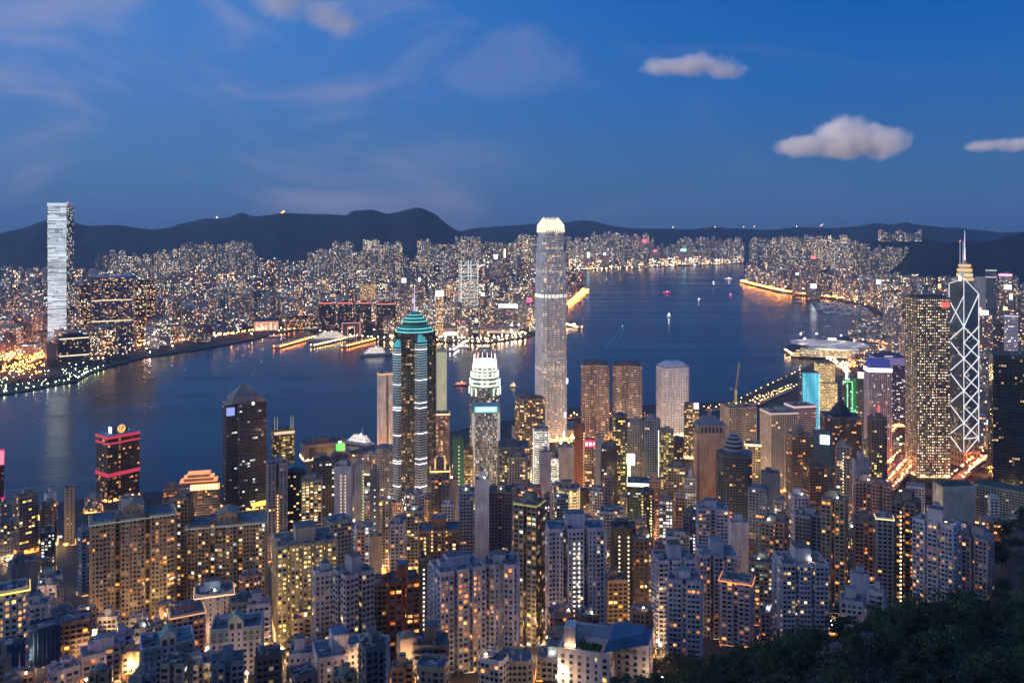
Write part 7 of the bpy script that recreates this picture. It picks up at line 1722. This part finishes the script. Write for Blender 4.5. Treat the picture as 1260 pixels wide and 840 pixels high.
# cars on the lit roads
car = thing('car', 'car with lit headlights driving on the orange-lit road', 'car', (0, 0, 0), 0, 'cars on the lit roads')
m = MB(); m.box(-2.3, 2.3, -.9, .9, .35, .95, (.25, .25, .27, .3), bottom=True); m.build('body', PAINT, car)
m = MB(); m.prism([(-1.6, -.85), (1.0, -.85), (1.0, .85), (-1.6, .85)], .96, 1.5, (.04, .045, .05, .1), top=[(-1.2, -.7), (.5, -.7), (.5, .7), (-1.2, .7)]); m.build('cabin', PAINT, car)
for s in (-1, 1):
    m = MB(); m.box(2.3, 2.42, s * .65 - .2, s * .65 + .2, .5, .8, (.5, .5, .5, .3), bottom=True); m.build('headlight', glow_mat((1, .93, .8), 60, False), car)
    m = MB(); m.box(-2.42, -2.3, s * .65 - .2, s * .65 + .2, .55, .8, (.3, .05, .05, .3), bottom=True); m.build('taillight', glow_mat((1, .05, .03), 30, False), car)
    for x in (-1.4, 1.4):
        m = MB(); m.bar((x, s * .75, .33), (x, s * .95, .33), .33, (.02, .02, .02, .8), n=10); m.build('wheel', PAINT, car)
rng = np.random.RandomState(61); k = 0; taken = []
for P, w in ROADS:
    for i in range(len(P) - 1):
        for s in (-1, 1):
            if rng.rand() > .32: continue
            a, b = np.array(P[i]), np.array(P[i + 1]); d = b - a; l = np.linalg.norm(d); d /= l
            if l < 6: continue
            q = a + d * rng.uniform(0, l); x, y = q[0] - d[1] * s * w * .22, q[1] + d[0] * s * w * .22
            if any(hypot(x - u, y - v) < 7 for u, v in taken): continue
            taken.append((x, y)); o = car if k == 0 else copy_tree(car); k += 1
            o.location = (x, y, q[2] + .02); o.rotation_euler = (0, 0, atan2(d[1], d[0]) + (0 if s > 0 else pi))
# ------------------------------------------------------------------ crane on the lattice block
def crane():
    T = CR; w, d, h = T['w'], T['d'], T['h']; base = T['root'].matrix_basis
    c = T['root'].location; cx, cyy, cz = c.x, c.y, c.z + h
    root = thing('tower_crane', 'yellow-lit construction crane with a raised jib on the lattice office block roof', 'crane', (cx - 4, cyy, cz + 1.2), 0)
    col = (.50, .34, .08, .6)
    def lattice(nm, a, b, s, glow):
        m = MB(); a, b = np.array(a, float), np.array(b, float); n = 12
        for (u, v) in ((-s, -s), (s, -s), (s, s), (-s, s)): m.bar(a + (u, v, 0), b + (u, v, 0), .28, col, glow)
        for k in range(n):
            p, q = a + (b - a) * k / n, a + (b - a) * (k + 1) / n; sg = 1 if k % 2 else -1
            m.bar(p + (-s * sg, -s, 0), q + (s * sg, -s, 0), .2, col, glow); m.bar(p + (-s, s * sg, 0), q + (-s, -s * sg, 0), .2, col, glow)
        return m.build(nm, PAINT, root)
    lattice('mast', (0, 0, 0), (0, 0, 22), 1.2, (.35, .26, .04)); lattice('jib', (0, 0, 22), (7, 6, 66), .8, (.05, .03, .01)); lattice('counter_jib', (0, 0, 23), (-9, -3, 27), .9, (.05, .03, .01))
    m = MB(); m.box(-1.6, 1.6, -2.4, -.6, 19, 23, (.4, .3, .1, .5), (.3, .22, .05)); m.build('cab', PAINT, root)
    m = MB(); m.box(-10, -7.5, -4, -1.5, 24, 28, (.2, .2, .2, .7)); m.build('counterweight', PAINT, root)
    m = MB(); lamp_head(m, 0, -3, 3, 1.5); tri_fix(m); m.build('work_lamp', glow_mat((1, .95, .35), 22), root)
crane()
# ------------------------------------------------------------------ trees
def leaf_mat(nm, col):
    m, t, b = new_mat(nm); geo = nd(t, 'ShaderNodeNewGeometry'); oi = nd(t, 'ShaderNodeObjectInfo')
    n = nd(t, 'ShaderNodeTexNoise', {'Vector': geo.outputs['Position'], 'Scale': .5, 'Detail': 3})
    k = mmath(t, 'MULTIPLY', mmath(t, 'MULTIPLY_ADD', n.outputs[0], 1.6, .2), mmath(t, 'MULTIPLY_ADD', oi.outputs['Random'], .9, .55))
    t.links.new(vmath(t, 'MULTIPLY', nd(t, 'ShaderNodeCombineXYZ', {0: k, 1: k, 2: k}).outputs[0], col), b.inputs['Base Color']); b.inputs['Roughness'].default_value = .7
    return m
LEAF = [leaf_mat("foliage_dark", (.030, .054, .024)), leaf_mat("foliage_mid", (.046, .076, .031))]
bark = flat_mat("bark", (.07, .055, .045), .9, noise=.4, scale=2)
def tree_proto(seed, ht, rad, mi, nl=2000):
    r = np.random.RandomState(seed)
    root = thing('tree', 'broadleaf tree', 'tree', (0, 0, 0))
    m = MB(); top = ht * .62; bend = r.uniform(-.6, .6, 2)
    m.bar((0, 0, -1.5), (bend[0], bend[1], top * .5), .34, (.07, .055, .045, .9), r2=.24, n=7); m.bar((bend[0], bend[1], top * .5), (bend[0] * 1.8, bend[1] * 1.8, top * 1.2), .24, (.07, .055, .045, .9), r2=.08, n=6)
    for k in range(7):
        a = 2 * pi * k / 7 + r.uniform(-.4, .4); z = top * r.uniform(.45, .85); m.bar((bend[0] * 1.2, bend[1] * 1.2, z), (rad * .7 * cos(a), rad * .7 * sin(a), z + ht * r.uniform(.12, .3)), .13, (.07, .055, .045, .9), r2=.04, n=5)
    m.build('trunk', bark, root)
    cl = []
    for k in range(19):
        u = r.randn(3); u /= np.linalg.norm(u); q = r.uniform(.35, 1.0); cl.append((u * np.array((rad, rad, ht * .30)) * q * np.array((1, 1, 1)) + np.array((bend[0], bend[1], ht * .66)), r.uniform(.22, .42) * rad))
    per = nl // len(cl); Q = []
    for c, s in cl:
        v = r.randn(per, 3); v /= np.linalg.norm(v, axis=1)[:, None]; P = c + v * s * (r.uniform(.55, 1.12, per) ** .6)[:, None] * np.array((1, 1, .75))
        nrm = v + r.randn(per, 3) * .7; nrm /= np.linalg.norm(nrm, axis=1)[:, None]
        u = np.cross(nrm, r.randn(per, 3)); u /= np.linalg.norm(u, axis=1)[:, None]; w = np.cross(nrm, u); sz = r.uniform(.20, .46, per)[:, None]
        Q.append(np.stack([P - u * sz, P - w * sz * .6, P + u * sz, P + w * sz * .6], 1))
    m = MB(); m.quads(np.concatenate(Q), (.05, .07, .03, .7)); m.build('crown', LEAF[mi], root)
    return root
protos = [tree_proto(s, h, r, mi) for s, h, r, mi in ((1, 11, 5.0, 0), (2, 13, 5.6, 0), (3, 9, 4.4, 1), (4, 12, 4.6, 1), (5, 14, 6.4, 0))]
used = set(); rng = np.random.RandomState(101)
def plant(x, y, s, label, group):
    k = rng.randint(len(protos)); o = protos[k] if k not in used else copy_tree(protos[k]); used.add(k)
    o.location = (x, y, zt(x, y) - .3); o.rotation_euler = (0, 0, rng.uniform(0, 6.28)); o.scale = (s, s, s * rng.uniform(.85, 1.15)); o['label'] = label; o['group'] = group
FT = []
def grove(n, p0, p1, D0, D1, gap, label, group, s=(.75, 1.2), ok=None):
    k = t = 0
    while k < n and t < n * 60:
        t += 1; p, D = rng.uniform(p0, p1), rng.uniform(D0, D1); x = gx(p, D)
        if ok and not ok(p, D): continue
        if any(hypot(x - a, D - b) < gap for a, b in FT) or not free(x, D, 3): continue
        FT.append((x, D)); plant(x, D, rng.uniform(*s), label, group); k += 1
EDGE = [(745, 860), (790, 832), (830, 806), (880, 790), (950, 786), (1000, 790), (1060, 772), (1100, 754), (1150, 750), (1200, 756), (1290, 752)]
def in_wood(p, D):
    z = zt(gx(p, D), D); y = YH + (H - z - 9) * F / D
    return interp(EDGE, p) - 10 < y < 862
grove(185, 740, 1275, 215, 470, 6.0, 'dark broadleaf tree in the dense wood at the bottom right', 'trees of the foreground wood', (.8, 1.3), in_wood)
grove(50, 1205, 1300, 430, 800, 9, 'dark tree on the steep slope at the right edge', 'trees of the right slope', (.8, 1.3))
grove(62, 1085, 1240, 790, 1240, 9, 'park tree below the big gold-lit square tower and the black block', 'trees of the city park', (.8, 1.2))
grove(14, 870, 1060, 430, 470, 6, 'tree at the upper edge of the wood in front of the white apartment towers', 'trees at the wood edge', (.7, 1.0))
def shrub_mass():
    m = MB(); r = np.random.RandomState(7); Q = []
    for i in range(34000):
        p, D = r.uniform(730, 1300), r.uniform(200, 820) if i % 3 == 0 else r.uniform(220, 480); z = zt(gx(p, D), D)
        if not (in_wood(p, D) or p > 1215 and D > 430): continue
        P = np.array((gx(p, D), D, z + r.uniform(.1, 2.6))); v = r.randn(3); v /= np.linalg.norm(v); u = np.cross(v, r.randn(3)); u /= np.linalg.norm(u); w = np.cross(v, u); s = r.uniform(.4, .9)
        Q.append([P - u * s, P - w * s * .6, P + u * s, P + w * s * .6])
    m.quads(Q, (.03, .05, .02, .8)); stuff(m.build('undergrowth', LEAF[0]), 'dense dark undergrowth between the trees of the wood', 'undergrowth')
shrub_mass()
def far_grove():
    """tree belts of the far point and the park: one mass"""
    m = MB(); r = np.random.RandomState(17); Q = []
    for i in range(5200):
        p, y = r.uniform(-20, 180), r.uniform(440, 487); D = D_at(y, 6); x = gx(p, D)
        if not inside(x, D, KP) or shore_dist(x, D, KP) < 8: continue
        if fbm(x * .01, D * .01) < .47: continue
        P = np.array((x, D, r.uniform(4, 11))); v = r.randn(3); v /= np.linalg.norm(v); u = np.cross(v, r.randn(3)); u /= np.linalg.norm(u); w = np.cross(v, u); s = r.uniform(1.5, 3.5)
        Q.append([P - u * s, P - w * s, P + u * s, P + w * s])
    m.quads(Q, (.03, .05, .02, .8)); stuff(m.build('park_foliage', LEAF[1]), 'dark tree belts of the park on the far point', 'park foliage')
far_grove()
# ------------------------------------------------------------------ boats and piers
def vessel(name, label, px, py, L_, B, decks, hullc, glow, az, st=1.0, group=None, mast=True):
    D = D_at(py); root = thing(name, label, name.replace('_', ' '), (gx(px, D), D, 0), az, group)
    m = MB(); P = [(-L_ / 2, -B / 2), (L_ * .3, -B / 2), (L_ / 2, 0), (L_ * .3, B / 2), (-L_ / 2, B / 2)]; T_ = [(x * 1.03, y * 1.05) for x, y in P]
    m.prism(P, -.5, B * .28, hullc, top=T_); m.build('hull', PAINT, root)
    z = B * .28; rr = np.random.RandomState(int(px))
    for k in range(decks):
        f = .82 - .14 * k; m = MB(); dh = max(2.4, B * .22); m.box(-L_ * .46 * f, L_ * .34 * f, -B * .42 * f, B * .42 * f, z + .02, z + dh, (.7, .7, .72, .5), tuple(np.array(glow) * .25 * st))
        n = max(4, int(L_ / 4))
        for i in range(n):
            x = -L_ * .44 * f + i * L_ * .76 * f / n
            for s in (-1, 1): m.quads([[(x, s * (B * .42 * f + .06), z + dh * .3), (x + L_ * .5 * f / n, s * (B * .42 * f + .06), z + dh * .3), (x + L_ * .5 * f / n, s * (B * .42 * f + .06), z + dh * .8), (x, s * (B * .42 * f + .06), z + dh * .8)]], (.2, .2, .2, .3), tuple(np.array(glow) * st * rr.uniform(.5, 1.8)))
        m.build('deck', PAINT, root); z += dh
    if mast: m = MB(); m.bar((L_ * .05, 0, z), (L_ * .05, 0, z + B * .8), .35, (.7, .7, .7, .5), tuple(np.array(glow) * .4), r2=.15); m.build('mast', PAINT, root)
    m = MB(); lamp_head(m, 0, 0, z + 1.5, max(1.0, D / 2600)); tri_fix(m); m.build('deck_light', glow_mat(tuple(glow), 26 * st), root)
    return root
vessel('ferry', 'red-lit ferry sailing in the middle of the harbour, right of the tallest island skyscraper', 821, 361, 78, 15, 2, (.2, .03, .05, .5), (1, .08, .22), .03, 1.4)
vessel('ship', 'white ship with bright deck lights lying mid-harbour', 823, 390, 46, 14, 3, (.5, .5, .5, .5), (1, .95, .75), 1.2, 2.0)
vessel('ferry', 'orange-red ferry left of the green-finned stepped tower', 568, 474, 42, 10, 2, (.4, .12, .05, .5), (1, .25, .1), .12, 1.6)
vessel('ferry', 'small ferry with two yellow-lit decks, left of the tallest island skyscraper', 632, 476, 22, 7, 2, (.2, .2, .18, .5), (1, .7, .25), -.5, 1.6)
vessel('boat', 'small orange-lit boat right of the white ship mid-harbour', 860, 369, 24, 9, 1, (.3, .25, .2, .5), (1, .75, .4), .5, 1.6)
vessel('boat', 'small white boat in front of the distant pink-lit ferry', 878, 348, 26, 10, 1, (.6, .6, .6, .5), (.9, 1, 1), .9, 1.2)
vessel('ferry', 'distant pink and white lit ferry near the eastern headland', 897, 344, 90, 18, 2, (.4, .3, .35, .5), (1, .75, .85), .05, 1.8)
vessel('boat', 'small red-lit boat below the distant pink and white ferry', 899, 363, 22, 9, 1, (.3, .05, .06, .5), (1, .1, .25), .4, 1.2)
vessel('work_barge', 'orange-lit work barge off the tip of the eastern headland', 915, 347, 70, 22, 2, (.3, .2, .1, .5), (1, .55, .2), -.5, 2.2)
vessel('boat', 'dark boat in the water left of the typhoon shelter', 983, 372, 40, 12, 1, (.05, .05, .06, .5), (.1, .1, .15), .3, .4)
vessel('speedboat', 'speedboat drawing a pale wake, right of the tallest island skyscraper', 766, 402, 16, 5, 1, (.6, .6, .6, .5), (.7, .75, .8), 1.2, .3, mast=False)
vessel('cruise_ship', 'white cruise ship moored at the pier in front of the red neon archway', 408, 418, 175, 26, 4, (.65, .63, .6, .5), (1, .85, .6), .42, .9)
vessel('cruise_ship', 'low lit cruise ship floating off the quay, left of the jade-roofed star tower', 463, 437, 96, 26, 3, (.5, .48, .45, .5), (1, .85, .62), .35, 1.3)
vessel('ferry', 'red-trimmed ferry berthed left of the far piers', 337, 415, 45, 12, 2, (.4, .15, .12, .5), (1, .5, .35), .3, 1.0)
vessel('liner', 'white ship with a bright open deck berthed behind the green-screened block', 444, 546, 62, 17, 3, (.6, .6, .62, .5), (1, .85, .65), -.5, 1.5)
vessel('ferry', 'white-lit ferry berthed at the far quay, left one of two right of the star tower', 569, 428, 45, 11, 2, (.5, .5, .5, .5), (1, .9, .75), .1, 1.2)
vessel('ferry', 'white-lit ferry berthed at the far quay, right one of two right of the star tower', 596, 428, 45, 11, 2, (.5, .5, .5, .5), (1, .9, .75), .1, 1.2)
def pier(label, pts, w, col, st):
    P = pxline(pts, 3.5, 6); D = P[0][1]
    root = thing('pier', label, 'pier', (P[0][0], P[0][1], 0)); m = MB(); o = np.array((P[0][0], P[0][1], 0)); a, b = np.array(P[0]) - o, np.array(P[-1]) - o; d = (b - a) / np.linalg.norm(b - a); n = np.array((-d[1], d[0], 0)) * w / 2
    c = [a - n, b - n, b + n, a + n]; m.prism([(q[0], q[1]) for q in c], -2, 3.5, (.25, .24, .22, .7)); m.build('deck', PAINT, root)
    m = MB(); e = [a + d * 8 - n * .7, b - n * .7, b + n * .7, a + d * 8 + n * .7]; m.prism([(q[0], q[1]) for q in e], 3.52, 9, (.4, .36, .3, .6), (.12, .08, .04)); m.build('shed', PAINT, root)
    k = int(np.linalg.norm(b - a) / 16)
    for i in range(k + 1):
        for s in (-1, 1):
            p = a + (b - a) * i / k + n * s * .9; m = MB(); lamp_head(m, p[0], p[1], 7, 1.3); tri_fix(m); m.build('pier_lamp', glow_mat(col, st), root)
pier('long orange-lit pier at the far quay, leftmost of the three', [(341, 427), (365, 421), (386, 414)], 26, ORANGE, 90)
pier('pier with warm lamps beside the moored cruise ship, middle of the three', [(385, 425.5), (410, 420), (434, 414)], 16, WARMW, 60)
pier('orange-lit pier left of the star tower, rightmost of the three', [(424, 426), (442, 421), (458, 417.5)], 22, ORANGE, 90)
pier('small pier with a white-lit edge right of the star tower', [(556, 431), (566, 425), (572, 420)], 14, WHITE_, 60)
pier('orange-lit landing right of the tallest island skyscraper', [(713, 403), (706, 401.5), (698, 399)], 24, WARMW, 80)
pier('lit landing behind the tallest island skyscraper, toward the far bay', [(722, 356), (708, 366), (697, 376)], 26, ORANGE, 110)
# moored craft in the typhoon shelter
pb = thing('moored_boat', 'small pale boat moored in the crowded typhoon shelter', 'boat', (0, 0, 0), 0, 'boats moored in the typhoon shelter')
m = MB(); m.prism([(-7, -2.2), (4, -2.2), (8, 0), (4, 2.2), (-7, 2.2)], -.3, 2.2, (.6, .6, .62, .5)); m.build('hull', PAINT, pb)
m = MB(); m.box(-5, 2, -1.5, 1.5, 2.22, 4.8, (.65, .65, .68, .5), (.10, .09, .08)); m.build('cabin', PAINT, pb)
rng = np.random.RandomState(5); k = 0
for i in range(400):
    if k >= 90: break
    p, y = rng.uniform(1006, 1068), rng.uniform(371, 388); D = D_at(y)
    if inside(gx(p, D), D, NP_) or D < interp(SHORE, p) + 20: continue
    o = pb if k == 0 else copy_tree(pb); o.location = (gx(p, D), D, 0); o.rotation_euler = (0, 0, rng.uniform(-.6, .6)); o.scale = (1.4, 1.4, 1.4); k += 1
far_break = pxline([(1000, 372), (1008, 384), (1020, 387), (1052, 388)], .5)
ribbon("breakwater", far_break, 14, deck_m)

# ------------------------------------------------------------------ labels for the repeats
def clip(ws):
    ws = ws[:16]
    while ws[-1].rstrip(',') in ('at', 'by', 'the', 'a', 'of', 'with', 'in', 'on', 'and', 'behind', 'below', 'right', 'left', 'beside', 'under', 'its'): ws = ws[:-1]
    return ' '.join(ws).rstrip(',')
marks = [(px, y, lk.split(',')[0]) for (r, px, y, lk, nm) in REG if not r.get('auto') and y]
short = {}
for (r, px, y, lk, nm) in REG:
    if not r.get('auto') and y: pass
seen = {}
for (r, px, y, lk, nm) in REG:
    if not r.get('auto'): continue
    far = 'shore' in lk
    c = sorted(((px - a) ** 2 + (1.6 * (y - b)) ** 2, a, b, t) for a, b, t in marks if len(t.split()) <= 9)
    lab = lk
    for (_, a, b, t) in c[:8]:
        rel = ('right of' if px > a else 'left of') if abs(px - a) > abs(y - b) else ('below' if y > b else 'above')
        t2 = ' '.join(w for w in t.split() if w not in ('a', 'the'))
        ws = (lk.replace(' city', '').replace(' with a ', ', ').replace(' with ', ', ') + ' ' + rel + ' the ' + t2).split()
        lab = clip(ws)
        if len(ws) <= 16 and lab not in seen: break
    k = 2
    while lab in seen: lab = ' '.join(lab.split()[:13]) + ' ' + ['', '', 'second', 'third', 'fourth', 'fifth', 'sixth'][min(k, 6)] + ' along'; k += 1
    seen[lab] = 1; r['label'] = lab; del r['auto']
for o in list(bpy.data.objects):
    if o.get('label') and len(o['label'].split()) > 16: o['label'] = clip(o['label'].split())
